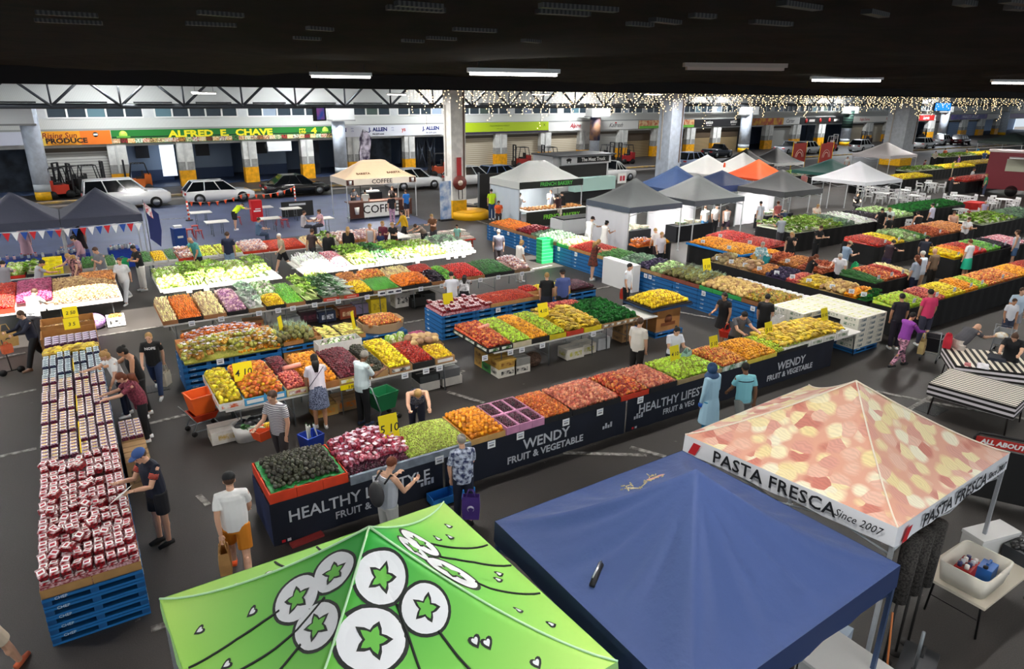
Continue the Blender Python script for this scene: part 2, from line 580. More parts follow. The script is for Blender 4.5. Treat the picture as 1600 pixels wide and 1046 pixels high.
 for k,(a,b_,kd)in enumerate(bays):
  xa,xb=FXx(a),FXx(b_)
  mb=MB()
  if kd.startswith('shut')or kd in('brown','blue'):
   c1,c2={'shut':('c9c8c2','a9a8a2'),'shutb':('cbbfa9','a3977f'),'brown':('a08a62','5c4a32'),'blue':('7f9cc0','5f7da8')}[kd]
   seg(mb,xa,xb,.25,.33,0,2.9,M(c1,.6,col2=c2,scale=1.6,kind='str_z'))
   if kd=='brown':
    seg(mb,xa,xb,.2,.26,2.0,2.9,M('4a3a28',.7))
   seg(mb,xa,xb,.15,.4,2.9,3.3,M('5a5248',.7))
   struct('door_%d'%(k+1),mb)
  else:
   if kd=='room':
    seg(mb,xa,xb,5.0,5.1,.9,3.6,M('9fb3cc',.7))
    seg(mb,xa,xb,4.9,5.1,0,.9,M('41547a',.6))
    seg(mb,xa,xa+.15,.4,5,0,3.4,M('8fa0b8',.7))
    seg(mb,xa+(xb-xa)*.28,xa+(xb-xa)*.55,4.85,4.98,1.9,2.9,M('1c222c',.4))
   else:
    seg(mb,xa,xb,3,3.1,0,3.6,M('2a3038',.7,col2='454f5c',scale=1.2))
   struct('wall_bay_%d'%(k+1),mb)
 xa,xb=FXx(252),FXx(276)
 mb=MB();seg(mb,xa,xb,3.4,3.5,.5,3.3,M('dfe9f5',.5,emit=1.2))
 tag(mb.build('lit_doorway'),'bright daylit doorway at the back of the first open bay','doorway')
 mb=MB()
 xa,xb=FXx(655),FXx(682)
 for q in range(2):
  u0,u1=xa+(xb-xa)*q/2,xa+(xb-xa)*(q+1)/2
  for(p,s_)in(((u0,.3),(u1,3.2)),((u1,.3),(u0,3.2)),((u0,.3),(u0,3.2)),((u1,.3),(u1,3.2))):
   mb.tube([(p[0],fy(p[0])+.6,p[1]),(s_[0],fy(s_[0])+.6,s_[1])],.07,M('3b4250',.6),5)
 tag(mb.build('storage_rack'),'dark steel cross braced pallet racking behind the white pillar','racking')
 fr_=Vector((e.x,e.y,0))
 def board(label,a,b_,col,z0=3.42,z1=4.38,m=None,off=-.42):
  xa,xb=FXx(a,off),FXx(b_,off)
  t=thing('sign_board',label,'sign',(xa,fy(xa)+off,z0),ang)
  L=(xb-xa)/math.cos(ang)
  mb=MB()
  mb.box((L/2,.06,(z1-z0)/2),(L,.12,z1-z0),m or M(col,.5))
  mb.build('panel',t)
  return t,L,z1-z0
 def put(t,body,x,z,size,col,**k):
  o=link('lettering',text_mesh(body,size,M(col,.5),**k),t.children[0])
  basis(o,(x,-.012,z),(1,0,0),(0,0,1))
 board('plain pale grey fascia board at the far end beside the round pillar',-60,40,'cfd0dc',3.5,4.38)
 t,L,h=board('yellow to orange Rising Sun Produce sign board',46,171,'f0a020',m=None)
 mb=MB();mb.box((L*.8,-.004,h/2),(L*.4,.01,h),M('ee7a1c',.5));mb.box((L*.08,-.004,h/2),(L*.16,.01,h),M('f6cf54',.5));mb.build('colour_band',t)
 put(t,'Rising Sun',L*.34,h*.68,.52,'8a1c10',shear=.15,bold=.006)
 put(t,'PRODUCE',L*.42,h*.30,.46,'2a0f08',bold=.02,width=1.2)
 mb=MB();mb.cyl((L*.80,-.03,h*.72),.17,.03,BLACK,16,ax='y');mb.box((L*.80,-.04,h*.72),(.26,.02,.12),WHITE);mb.build('emblem',t)
 put(t,'FRUIT & VEGETABLE SPECIALISTS',L*.38,h*.06,.10,'3a2010')
 t,L,h=board('long green ALFRED E. CHAVE sign board with yellow letters',172,518,'1f7a2e')
 mb=MB();mb.box((L/2,-.004,h*.48),(L,.01,.06),BLACK);mb.build('black_stripe',t)
 put(t,'ALFRED  E.  CHAVE',L*.46,h*.62,.66,'fff12a',bold=.03,width=1.42)
 put(t,'PTY',L*.845,h*.75,.22,'fff12a',bold=.01,width=1.5)
 put(t,'LTD',L*.845,h*.53,.22,'fff12a',bold=.01,width=1.5)
 put(t,'4',L*.905,h*.64,.62,'fff12a',bold=.03,width=1.5)
 mb=MB()
 for q in range(34):
  c=('c8824a','9c2a22','d79a4c','4a8a4a','b53a2a','e0c07a','7a4a2a')[q%7]
  mb.box((L*(q+.5)/34,-.006,h*.2),(L/34*.96,.012,h*.34),M(c,.6,col2=('f0e0c0','3a1a14','f4e6b0','e8f0e0')[q%4],scale=9))
 mb.build('produce_picture_strip',t)
 mb=MB()
 for q in(.045,.965):
  mb.cyl((L*q,-.03,h*.66),.28,.03,M('c6e05a',.5),18,ax='y')
  mb.box((L*q,-.035,h*.5),(.9,.02,.12),M('5ea53a',.5))
 mb.build('emblem',t)
 t,L,h=board('white J. ALLEN sign board with navy letters behind the coffee tent',520,694,'e6e6ec')
 for q in(.03,.38,.87):
  put(t,'J. ALLEN',L*q,h*.62,.46,'16246e',bold=.02,width=1.1)
  put(t,'PH 3379 6244',L*q,h*.2,.2,'2a2a44',bold=.004)
  put(t,'PTY',L*(q+.13),h*.74,.15,'5a6aa8')
  put(t,'LTD',L*(q+.13),h*.52,.15,'5a6aa8')
 put(t,'ys',L*.61,h*.58,.5,'c8383c',bold=.01)
 t,L,h=board('lime green sign board right of the hose reel pillar',712,857,'b6cf1e',3.55,4.45)
 mb=MB();mb.box((L/2,.02,-.1),(L,.1,.16),M('3a2f44',.6));mb.build('lower_band',t)
 put(t,'FRESH PRODUCE MARKET',L*.45,h*.62,.22,'7f9a1a');put(t,'PTY LTD',L*.45,h*.3,.2,'7f9a1a');put(t,'X',L*.95,h*.6,.4,'3a4a10')
 t,L,h=board('white sign board with red italic letters past the lime board',857,935,'e4e2dc')
 put(t,'Alpine',L*.52,h*.55,.62,'a5202a',shear=.4,bold=.012)
 t,L,h=board('white sign board with a black script signature',935,997,'e4e2dc')
 put(t,'Kalfresh',L*.42,h*.5,.7,'1c1c1c',shear=.5)
 mb=MB();mb.box((L*.42,-.01,h*.8),(.25,.02,.14),M('c82a2a',.5));mb.build('mark',t)
 t,L,h=board('fruit picture sign board with a green lower stripe',999,1084,'c8603a',m=M('c85a32',.6,col2='e8c890',scale=2.2))
 mb=MB();mb.box((L/2,-.01,h*.16),(L,.02,h*.32),M('6fb53a',.5));mb.build('green_stripe',t)
 t,L,h=board('black Antico sign board with white letters',1085,1157,'120f10')
 put(t,'antico',L*.30,h*.58,.62,'e8e4dc',bold=.012);put(t,'antico',L*.83,h*.62,.62,'e8e4dc',bold=.012)
 put(t,'international',L*.30,h*.2,.22,'d8d4cc');put(t,'international',L*.83,h*.22,.22,'d8d4cc')
 t,L,h=board('orange and yellow produce picture sign board',1172,1223,'d8a020',m=M('e0a828',.6,col2='b8442a',scale=1.4))
 t,L,h=board('white sign board beside the produce picture board',1223,1248,'e6e4de')
 put(t,'Carter',L*.4,h*.5,.8,'2a2a2a',shear=.3)
 t,L,h=board('black sign board with red and white marks',1249,1320,'16110f')
 mb=MB()
 for q in(.12,.42,.62,.95):
  mb.cyl((L*q,-.03,h*.5),.35,.03,M('c8201c',.5),14,ax='y')
 for q in(.24,.78):
  mb.box((L*q,-.01,h*.5),(1.6,.02,.35),M('e8e0d8',.5))
 mb.build('mark',t)
 t,L,h=board('long white sign board with faint red lettering',1332,1404,'e8e2d8')
 put(t,'Eagle Farms',L*.22,h*.5,.6,'c83a34',width=1.2);put(t,'ROCK',L*.75,h*.5,.7,'c86a64',width=1.3)
 t,L,h=board('red sign board with white script',1431,1457,'b81c14')
 put(t,'Lauretta',L*.5,h*.5,.8,'f4ece4',shear=.3,bold=.02)
 board('small white sign board next to the red script board',1458,1472,'e0dcd8')
 t,L,h=board('dark blue sign board above the blue bays',1484,1538,'1f2a7a',m=M('24308a',.5,col2='6a4a9a',scale=.8))
 put(t,'MARKETS GROUP',L*.5,h*.5,.8,'e8ecff',shear=.3,width=1.3)
 board('white fascia board near the far corner',1539,1562,'e2ded8')
 board('purple sign board at the far corner',1570,1596,'6a4a8a')
 t=thing('hanging_banner','small white BATLOW banner hanging in the third open bay','banner',(FXx(414,-.3),fy(16)-.6,2.45),ang)
 mb=MB();mb.box((1.02,0,.4),(2.04,.03,.8),WHITE);mb.build('cloth',t)
 put(t,'BATLOW',.62,.42,.42,'2a2a2a',bold=.012);put(t,'100',1.6,.42,.5,'c22a4a',bold=.01)
 x=FXx(930,-2.0)
 t=thing('column_banner','tall wrapped picture banner on the round pillar behind the bakery tent','banner',(x,fy(x)-2.0,2.4))
 mb=MB();mb.cyl((0,0,.0),.6,2.9,M('2a3a66',.5,col2='b88a6a',scale=.9),28);mb.build('picture',t)
 x=FXx(1323,-2)
 t=thing('column_banner','dark green wrapped banner on the far round pillar','banner',(x,fy(x)-2.0,2.7))
 mb=MB();mb.cyl((0,0,.0),.8,2.7,M('1d2a2c',.5,col2='3a5a4a',scale=.8,kind='str_z'),28);mb.build('picture',t)
 g=GR(499,178,52)
 t=thing('ceiling_screen','black flat screen hung from the truss by the round pillar','screen',g)
 mb=MB();mb.box((0,0,0),(1.3,.3,1.0),BLACK);mb.build('case',t,None,R(40))
 mb=MB();mb.box((-.1,-.17,0),(1.0,.02,.8),M('2a3f8a',.4,emit=.6,col2='c23a5a',scale=1.5));mb.build('display',t,None,R(40))
 g=GR(1472,167,57)
 t=thing('advertising_screen','bright blue electronic screen hung high at the far right','screen',g)
 mb=MB();mb.box((0,0,0),(3.0,.3,1.3),BLACK);mb.build('case',t,None,R(-20))
 mb=MB();mb.box((0,-.17,0),(2.8,.03,1.1),M('1f7fe0',.4,emit=1.5,col2='8fd0ff',scale=1.2));mb.build('display',t,None,R(-20))
def build_fixtures():
 off=M('b8a79a',.5)
 tube=M('fff8ee',.4,emit=14)
 sp=[(803,116,116,9.2,1),(533,120,62,13.5,1),(407,135,66,20,1),(319,146,36,36,1),(765,139,44,27.5,1),(845,148,22,45,1),(1151,79,114,7.6,0),(1322,126,60,9,1),(1242,131,28,20,1),(1205,142,24,26,1),(976,127,32,21,1),(1022,140,20,30,1),(1437,133,20,20,1),(1590,130,34,8,1),(1473,143,16,30,1),(1570,143,16,22,1),(1380,150,14,35,1),(620,148,26,38,1),(1020,148,20,36,1)]
 used=[]
 names=['large lit fluorescent batten above the lettuce rows, biggest of the lit ones','lit fluorescent batten left of the biggest one','lit fluorescent batten below the roof edge over the green sign','short lit batten in front of the left truss','lit batten just right of the white square pillar','small lit batten among the fairy lights over the bakery tent','unlit pinkish fluorescent batten hanging near the roof girder','bright lit batten over the orange tent','small lit batten left of the one over the orange tent','thin lit batten low among the fairy lights over the black sign','thin lit batten over the bakery tent','tiny lit batten left of the blue grey pillar','tiny lit batten over the far grey pillar','lit batten cut by the right edge of the picture','tiny lit batten over the blue screen','tiny lit batten near the right corner','faint lit batten left of the far grey pillar','small lit batten left of the white square pillar','faint lit batten above the signature board']
 for(px,py,wpx,y,on),nm in zip(sp,names):
  g=GR(px,py,y)
  if g.z>7.42:
   g.z=7.42
  a,b_=GR(px-wpx/2,py,y),GR(px+wpx/2,py,y)
  L=max(1.1,min(1.6,(b_-a).length))if on else 1.5
  if wpx<40:
   L=(b_-a).length
  t=thing('light_batten',nm,'ceiling light',g,0)
  t.rotation_euler.z=R(-20)if px<1100 else R(-38)
  if not on:
   t.rotation_euler.z=R(-32)
  mb=MB();mb.box((0,0,.05),(L*1.06,.14,.06),off if not on else WHITE);mb.build('housing',t)
  mb=MB();mb.box((0,0,0),(L,.07 if on else.12,.045),tube if on else M('c9b2a4',.4));mb.build('tube',t)
  mb=MB()
  for s_ in(-.4,.4):
   mb.tube([(L*s_,0,.07),(L*s_,0,max(.1,7.55-g.z))],.008,DARK,4)
  mb.build('hanger',t)
build_floor()
build_roof()
build_pillars()
build_facade()
build_fixtures()
# ================================================================== produce
rng=random.Random(11)
def lump(d,m,n=9,k=6,stem=None,squash=.0,name='fruit'):
 mb=MB()
 mb.ball((0,0,0),d,m,n,k)
 if squash:
  vs=[]
  for v in mb.v:
   r=math.hypot(v[0],v[1])/max(d[0],1e-6)
   z=v[2]*(1-squash*(1-r)**2)
   vs.append((v[0],v[1],z))
  mb.v=vs
 if stem:
  mb.cyl((0,0,d[2]*(1-squash)*.93),.004,.012,M(stem,.8),5)
 return mb.mesh(name)
def pear(rx,rz,m,name):
 mb=MB()
 rings=[]
 for i in range(8):
  t=i/7
  z=-rz+2*rz*t
  r=rx*math.sqrt(max(0.0,1-(2*t-1)**2))*(1.12-.45*t)+.001
  rings.append([(r*math.cos(a*.7854),z,r*math.sin(a*.7854))for a in range(8)])
 mb.loft(rings,m)
 mb.cyl((0,rz,0),.004,.01,M('6b5a3a',.8),5,ax='y')
 return mb.mesh(name)
def rootveg(L,r,m,top,name,n=7):
 mb=MB()
 mb.tube([(0,-L/2,0),(0,-L*.2,0),(0,L*.25,0),(0,L*.45,0),(0,L/2,0)],[r*.15,r*.6,r*.95,r,r*.6],m,n)
 if top:
  for k in range(3):
   mb.tube([(0,L/2,0),((k-1)*.012,L/2+.03,.005)],[.006,.004],M(top,.7),4)
 return mb.mesh(name)
def bunch(L,m1,m2,name,spread=.06,stalks=7,leafy=True,seed=0):
 """bundle of pale stalks with leafy ends"""
 q=random.Random(seed)
 mb=MB()
 for k in range(stalks):
  a=q.uniform(-1,1)*.3
  x=q.uniform(-spread,spread)*.4
  zz=q.uniform(0,.03)
  e=(x+a*L*.5,L*.5,zz+q.uniform(0,.05))
  mb.tube([(x,-L/2,zz),((x+e[0])/2,0,zz+.012),e],[.013,.011,.006],m1,5)
  if leafy:
   for j in range(2):
    c=Vector(e)+Vector((q.uniform(-.03,.03),q.uniform(-.06,.05),q.uniform(-.01,.03)))
    w,l=q.uniform(.03,.05),q.uniform(.05,.09)
    T=Matrix.Translation(c)@Matrix.Rotation(q.uniform(-1,1),4,'Z')@Matrix.Rotation(q.uniform(-.7,.7),4,'Y')@Matrix.Rotation(q.uniform(-.4,.6),4,'X')
    mb.add([(0,-l,0),(w,-l*.2,.012),(w*.7,l*.7,.0),(0,l,.014),(-w*.7,l*.7,0),(-w,-l*.2,.012),(0,0,-.008)],[(0,1,6),(1,2,6),(2,3,6),(3,4,6),(4,5,6),(5,0,6)],m2,True,T)
 return mb.mesh(name)
def leafball(r,m1,m2,name,seed=0,n=9):
 q=random.Random(seed)
 mb=MB()
 mb.ball((0,0,0),(r*.8,r*.8,r*.72),m1,9,6)
 for k in range(n):
  a=2*math.pi*k/n+q.uniform(-.2,.2)
  T=Matrix.Rotation(a,4,'Z')@Matrix.Translation((r*.62,0,-r*.05))@Matrix.Rotation(R(q.uniform(35,75)),4,'Y')
  w=r*.55
  l=r*.75
  mb.add([(l,0,0),(l*.3,w,.01),(-l*.7,w*.8,.03),(-l,0,.015),(-l*.7,-w*.8,.03),(l*.3,-w,.01),(0,0,-.02)],[(0,1,6),(1,2,6),(2,3,6),(3,4,6),(4,5,6),(5,0,6)],m2,True,T)
 return mb.mesh(name)
def bananas(name,n=6,m=None,seed=0):
 mb=MB()
 m=m or M('f2cf2c',.5,col2='d9b51f',scale=12)
 for k in range(n):
  a=(k-(n-1)/2)*.26
  pts=[]
  for i in range(5):
   t=i/4
   yy=-.09+.18*t
   zz=.05*(1-(2*t-1)**2)
   pts.append(Matrix.Rotation(a,3,'Z')@Vector((a*.09,yy,zz)))
  mb.tube(pts,[.007,.018,.02,.018,.006],m,5)
 mb.box((0,.10,.005),(.03,.03,.02),M('6a5a20',.7))
 return mb.mesh(name)
def pineapple(name):
 mb=MB()
 mb.tube([(0,-.12,0),(0,-.1,0),(0,-.03,0),(0,.06,0),(0,.09,0)],[.03,.06,.068,.055,.025],M('8d8a4a',.8,col2='5c5a34',scale=30),9)
 q=random.Random(3)
 g=M('8fa08a',.7,col2='5f7060',scale=8)
 for k in range(11):
  a=2*math.pi*k/11
  s=.035+.035*(k%3)
  e=Vector((math.cos(a)*s,.13+.10*(1.2-s*8)+q.uniform(0,.05),math.sin(a)*s+.01))
  mb.tube([(math.cos(a)*.02,.08,math.sin(a)*.02),(Vector((math.cos(a)*.03,.13,math.sin(a)*.03))),e],[.012,.011,.001],g,4,False)
 return mb.mesh(name)
def punnet(name,fruit,lidc='e9e4ea',labelc=None,w=.115,d=.18,h=.075,lab2=None):
 """clear tub of berries; returns (tub mesh, lid mesh, label mesh)"""
 a=MB()
 a.loft([[(-w*.42,-d*.42,0),(w*.42,-d*.42,0),(w*.42,d*.42,0),(-w*.42,d*.42,0)],[(-w*.49,-d*.49,h),(w*.49,-d*.49,h),(w*.49,d*.49,h),(-w*.49,d*.49,h)]],M(fruit,.35,col2='3a1014' if fruit.startswith(('a','b','9','c'))else '1c1a30',scale=45),False)
 b=MB()
 b.box((0,0,h+.006),(w,d,.014),M(lidc,.2,alpha=.75,col2=fruit,scale=28),top=.9)
 c=MB()
 c.box((0,0,h+.0155),(w*.8,d*.5,.004),M(labelc or 'f4f0f0',.5))
 if lab2:
  c.box((0,0,h+.0185),(w*.5,d*.22,.003),M(lab2,.5))
 return a.mesh(name),b.mesh('lid'),c.mesh('paper_label')
def netbag(name,c1,c2,seed=0,lab='5a5078'):
 q=random.Random(seed)
 mb=MB()
 m=M(c1,.4,col2=c2,scale=22)
 for k in range(7):
  mb.ball((q.uniform(-.07,.07),q.uniform(-.09,.09),q.uniform(-.02,.04)),q.uniform(.036,.046),m,7,5)
 mb.box((0,q.uniform(-.03,.03),.078),(.09,.07,.006),M(lab,.4,col2='e6e2ea',scale=14),rz=q.uniform(-1,1))
 return mb.mesh(name)
FR={}
_g='a07a3a'
def proto_meshes():
 P=FR
 P['orange']=[lump((.041,.041,.039),M('f59a12',.45,var=.12,scale=5),name='orange')]
 P['mandarin']=[lump((.037,.037,.031),M('f7a51e',.4,var=.15,scale=6),squash=.15,name='mandarin')]
 P['nectarine']=[lump((.036,.036,.034),M('b82a20',.35,col2='e06a34',scale=14),name='nectarine'),lump((.036,.036,.034),M('c8401e',.35,col2='9a2018',scale=14),name='nectarine'),lump((.036,.036,.034),M('d8482a',.4,col2='f2a03c',scale=16),name='nectarine'),lump((.034,.036,.034),M('e26a34',.4,col2='f4b45a',scale=18),name='nectarine')]
 P['peach']=[lump((.036,.036,.034),M('c85a44',.5,col2='e8a070',scale=15),name='peach'),lump((.036,.036,.034),M('b84a3c',.5,col2='d87858',scale=15),name='peach'),lump((.036,.036,.034),M('e8a07c',.6,col2='d0664e',scale=15),name='peach'),lump((.034,.034,.033),M('f0b78c',.6,col2='dc8464',scale=18),name='peach')]
 P['apricot']=[lump((.03,.03,.028),M('f08a2a',.5,col2='d0541e',scale=18),name='apricot'),lump((.031,.031,.03),M('c23a1e',.4,col2='f0a040',scale=16),name='apricot')]
 P['green_apple']=[lump((.037,.037,.034),M('b6d43a',.35,var=.15,scale=8),stem='5a4a20',squash=.2,name='green_apple')]
 P['red_apple']=[lump((.037,.037,.034),M('cc3a2a',.35,col2='e8b04a',scale=14),stem='5a4a20',squash=.2,name='red_apple')]
 P['pear']=[pear(.034,.05,M('c9cf3c',.45,var=.15,scale=10),'pear')]
 P['lime']=[lump((.028,.034,.028),M('8fc02e',.4,col2='c8d23a',scale=9),name='lime')]
 P['lemon']=[lump((.03,.04,.03),M('f2d21c',.45,var=.1,scale=10),name='lemon')]
 P['mango']=[lump((.043,.058,.038),M('f2b81c',.4,col2='e87a26',scale=8),name='mango'),lump((.043,.056,.038),M('f4a024',.4,col2='e0542a',scale=7),name='mango')]
 P['yellow_mango']=[lump((.042,.056,.038),M('f0d020',.4,col2='c8b81c',scale=8),name='yellow_mango')]
 P['green_mango']=[lump((.055,.075,.05),M('d8b030',.4,col2='6f7a2c',scale=8),name='mango'),lump((.055,.07,.05),M('d07a2c',.4,col2='8a8a30',scale=7),name='mango')]
 P['avocado']=[pear(.039,.055,M('3d3a26',.5,col2='23281a',scale=22,bump=.3),'avocado')]
 P['plum']=[lump((.027,.027,.025),M('5c1a34',.35,col2='2e0f22',scale=12),name='plum')]
 P['dark_plum']=[lump((.034,.034,.031),M('7c2032',.35,col2='4a1424',scale=12),name='plum')]
 P['red_plum']=[lump((.037,.037,.034),M('b83040',.35,col2='e07a60',scale=12),name='red_plum')]
 P['tomato']=[lump((.033,.033,.028),M('c22a1a',.3,var=.1,scale=6),name='tomato'),lump((.033,.033,.028),M('d2502a',.3,col2='b8321c',scale=9),name='tomato'),lump((.034,.034,.029),M('b01c16',.3),name='tomato')]
 P['orange_tomato']=[lump((.017,.024,.016),M('d9481a',.3,col2='b02410',scale=9),n=6,k=4,name='cherry_tomato')]
 P['onion']=[lump((.04,.04,.038),M('c9803c',.5,var=.2,scale=7),name='onion')]
 P['red_onion']=[lump((.038,.038,.036),M('8a2450',.4,col2='b8507a',scale=7),name='red_onion')]
 P['potato']=[lump((.034,.05,.03),M('c8a878',.8,col2='a8845a',scale=10),name='potato')]
 P['sweet_potato']=[lump((.035,.085,.032),M('c0603a',.8,col2='9a4a2c',scale=10),name='sweet_potato')]
 P['melon']=[lump((.08,.085,.075),M('d8b878',.75,col2='c09a5c',scale=9),name='melon')]
 P['rockmelon']=[lump((.09,.095,.085),M('b8a478',.85,col2='90805a',scale=14),name='rockmelon')]
 P['pumpkin']=[lump((.12,.12,.09),M('cfae7e',.7,col2='a9865a',scale=5),squash=.3,name='pumpkin')]
 P['squash']=[lump((.034,.034,.022),M('f0c41a',.45),squash=.1,name='yellow_squash')]
 P['capsicum']=[lump((.042,.042,.05),M('cc1f16',.3,var=.15,scale=6),stem='3f7a2a',squash=.25,name='capsicum')]
 P['orange_capsicum']=[lump((.042,.042,.05),M('f07c14',.3,var=.15,scale=6),stem='3f7a2a',squash=.25,name='capsicum')]
 P['yellow_capsicum']=[lump((.042,.042,.05),M('f2c81c',.3,var=.1,scale=6),stem='3f7a2a',squash=.25,name='capsicum')]
 P['green_capsicum']=[lump((.042,.042,.05),M('3f8f2a',.3,col2='7fc43a',scale=6),stem='3f7a2a',squash=.25,name='capsicum')]
 P['eggplant']=[pear(.04,.08,M('1c1020',.25),'eggplant')]
 P['carrot']=[rootveg(.2,.019,M('ee7a1a',.6),'5a8a2a','carrot')]
 P['parsnip']=[rootveg(.2,.022,M('ecd49a',.7,var=.1,scale=10),'8a9a5a','parsnip')]
 P['swede']=[lump((.045,.045,.042),M('e2c0b8',.6,col2='a86a9a',scale=5),name='turnip')]
 P['radish']=[lump((.026,.026,.024),M('cc2c54',.4,col2='f0d8dc',scale=12),name='radish')]
 P['cucumber']=[rootveg(.24,.02,M('2f6a2c',.5,var=.2,scale=12),None,'cucumber')]
 P['zucchini']=[rootveg(.2,.022,M('3f7a34',.45,var=.2,scale=14),'7aa04a','zucchini')]
 P['bean']=[rootveg(.16,.007,M('4f9a34',.5),None,'green_bean',5)]
 P['chilli']=[rootveg(.12,.01,M('5fb42a',.35,var=.2,scale=9),None,'green_chilli',5),rootveg(.12,.011,M('8fd03a',.35),None,'green_chilli',5)]
 P['leek']=[rootveg(.42,.02,M('dfe8d8',.5,col2='f6f8f0',scale=3),'4a7a4a','leek')]
 P['spring_onion']=[bunch(.42,M('e6efe0',.5),M('6f9f6a',.6),'spring_onion',seed=4)]
 P['celery']=[bunch(.42,M('cfe38c',.5),M('7fae2e',.6),'celery',seed=1),bunch(.40,M('d9e89a',.5),M('94bf3a',.6),'celery',seed=2)]
 P['chard']=[bunch(.36,M('eef2e0',.5),M('2f6a2c',.6),'chard',seed=6),bunch(.36,M('e0ecd0',.5),M('3f8a34',.6),'chard',seed=7)]
 P['lettuce']=[leafball(.10,M('dcecaa',.6),M('9fcf3c',.6),'lettuce',1),leafball(.10,M('e8f2c8',.6),M('b9dc58',.6),'lettuce',2)]
 P['cos_lettuce']=[bunch(.28,M('f0f6d8',.5),M('86b934',.6),'cos_lettuce',.1,9,seed=11),bunch(.28,M('eaf4c8',.5),M('a6cf50',.6),'cos_lettuce',.1,9,seed=12)]
 P['cabbage']=[leafball(.11,M('c4dba0',.6),M('8fb46a',.6),'cabbage',4)]
 P['kale']=[leafball(.10,M('7a9a7a',.6),M('6a8f72',.6),'kale',5),leafball(.10,M('8fae8a',.6),M('7fa086',.6),'kale',6)]
 P['cauliflower']=[leafball(.10,M('f0ecd8',.8,bump=.6,scale=30,var=.1),M('8fb86a',.6),'cauliflower',8)]
 P['red_cabbage']=[leafball(.09,M('4a3a5c',.5),M('2f2a48',.5),'red_cabbage',9)]
 P['broccoli']=[leafball(.075,M('2f6a34',.9,bump=.8,scale=40,var=.3),M('3f7a3c',.7),'broccoli',3)]
 P['parsley']=[leafball(.07,M('1f6a2a',.7,var=.3,scale=20),M('2a7f34',.7),'parsley',13,12)]
 P['fennel']=[bunch(.3,M('e6eede',.5),M('a9c4a8',.7),'fennel',.08,8,seed=15)]
 P['grape']=[lump((.016,.02,.016),M('bccb58',.35,var=.2,scale=9),n=6,k=4,name='grape')]
 P['banana_bunch']=[bananas('banana_bunch',6),bananas('banana_bunch',7,M('e8c838',.5,col2='b8a030',scale=14))]
 P['green_banana']=[bananas('banana_bunch',6,M('e6c42a',.5,col2='c9b040',scale=10))]
 P['pineapple']=[pineapple('pineapple')]
 P['corn']=[rootveg(.2,.026,M('f2e27a',.6,bump=.5,scale=60,var=.1),'9fbf6a','corn_cob')]
 P['orange_bag']=[netbag('orange_bag','f2902a','e0561e',1),netbag('orange_bag','e8642e','f0a040',2),netbag('orange_bag','f29a2c','d84a2a',3,'4a4468')]
 P['lime_bag']=[netbag('lime_bag','d8cf6a','b8c04a',4,'e8e4da'),netbag('lime_bag','e8c858','f0a838',5,'a8b86a')]
 P['radish_bag']=[netbag('pomegranate_bag','c0183a','d87a90',6,'d8708a'),netbag('pomegranate_bag','a8142e','c8506c',7,'c03a58'),netbag('pomegranate_bag','d03a58','e8b4c0',8,'e8c0cc')]
 P['packet']=[netbag('produce_packet','d88a7a','f0ddd4',16,'f2ece8')]
proto_meshes()
def shade(me,f):
 me=me.copy()
 for i,m in enumerate(me.materials):
  m=m.copy()
  nt=m.node_tree
  b=nt.nodes['Principled BSDF']
  c=b.inputs['Base Color'].default_value
  b.inputs['Base Color'].default_value=(min(1,c[0]*f),min(1,c[1]*f**1.4),c[2]*f,1)
  for n in nt.nodes:
   if n.type=='VALTORGB':
    for e in n.color_ramp.elements:
     e.color=(min(1,e.color[0]*f),min(1,e.color[1]*f**1.4),e.color[2]*f,1)
  me.materials[i]=m
 return me
for _k in list(FR):
 FR[_k]=FR[_k]+[shade(_m,.68)for _m in FR[_k]]+([shade(FR[_k][0],1.2)]if len(FR[_k])==1 else[])
def heapz(u,v,crown):
 return crown*(1-abs(2*u-1)**3)*(1-abs(2*v-1)**3)
USED={}
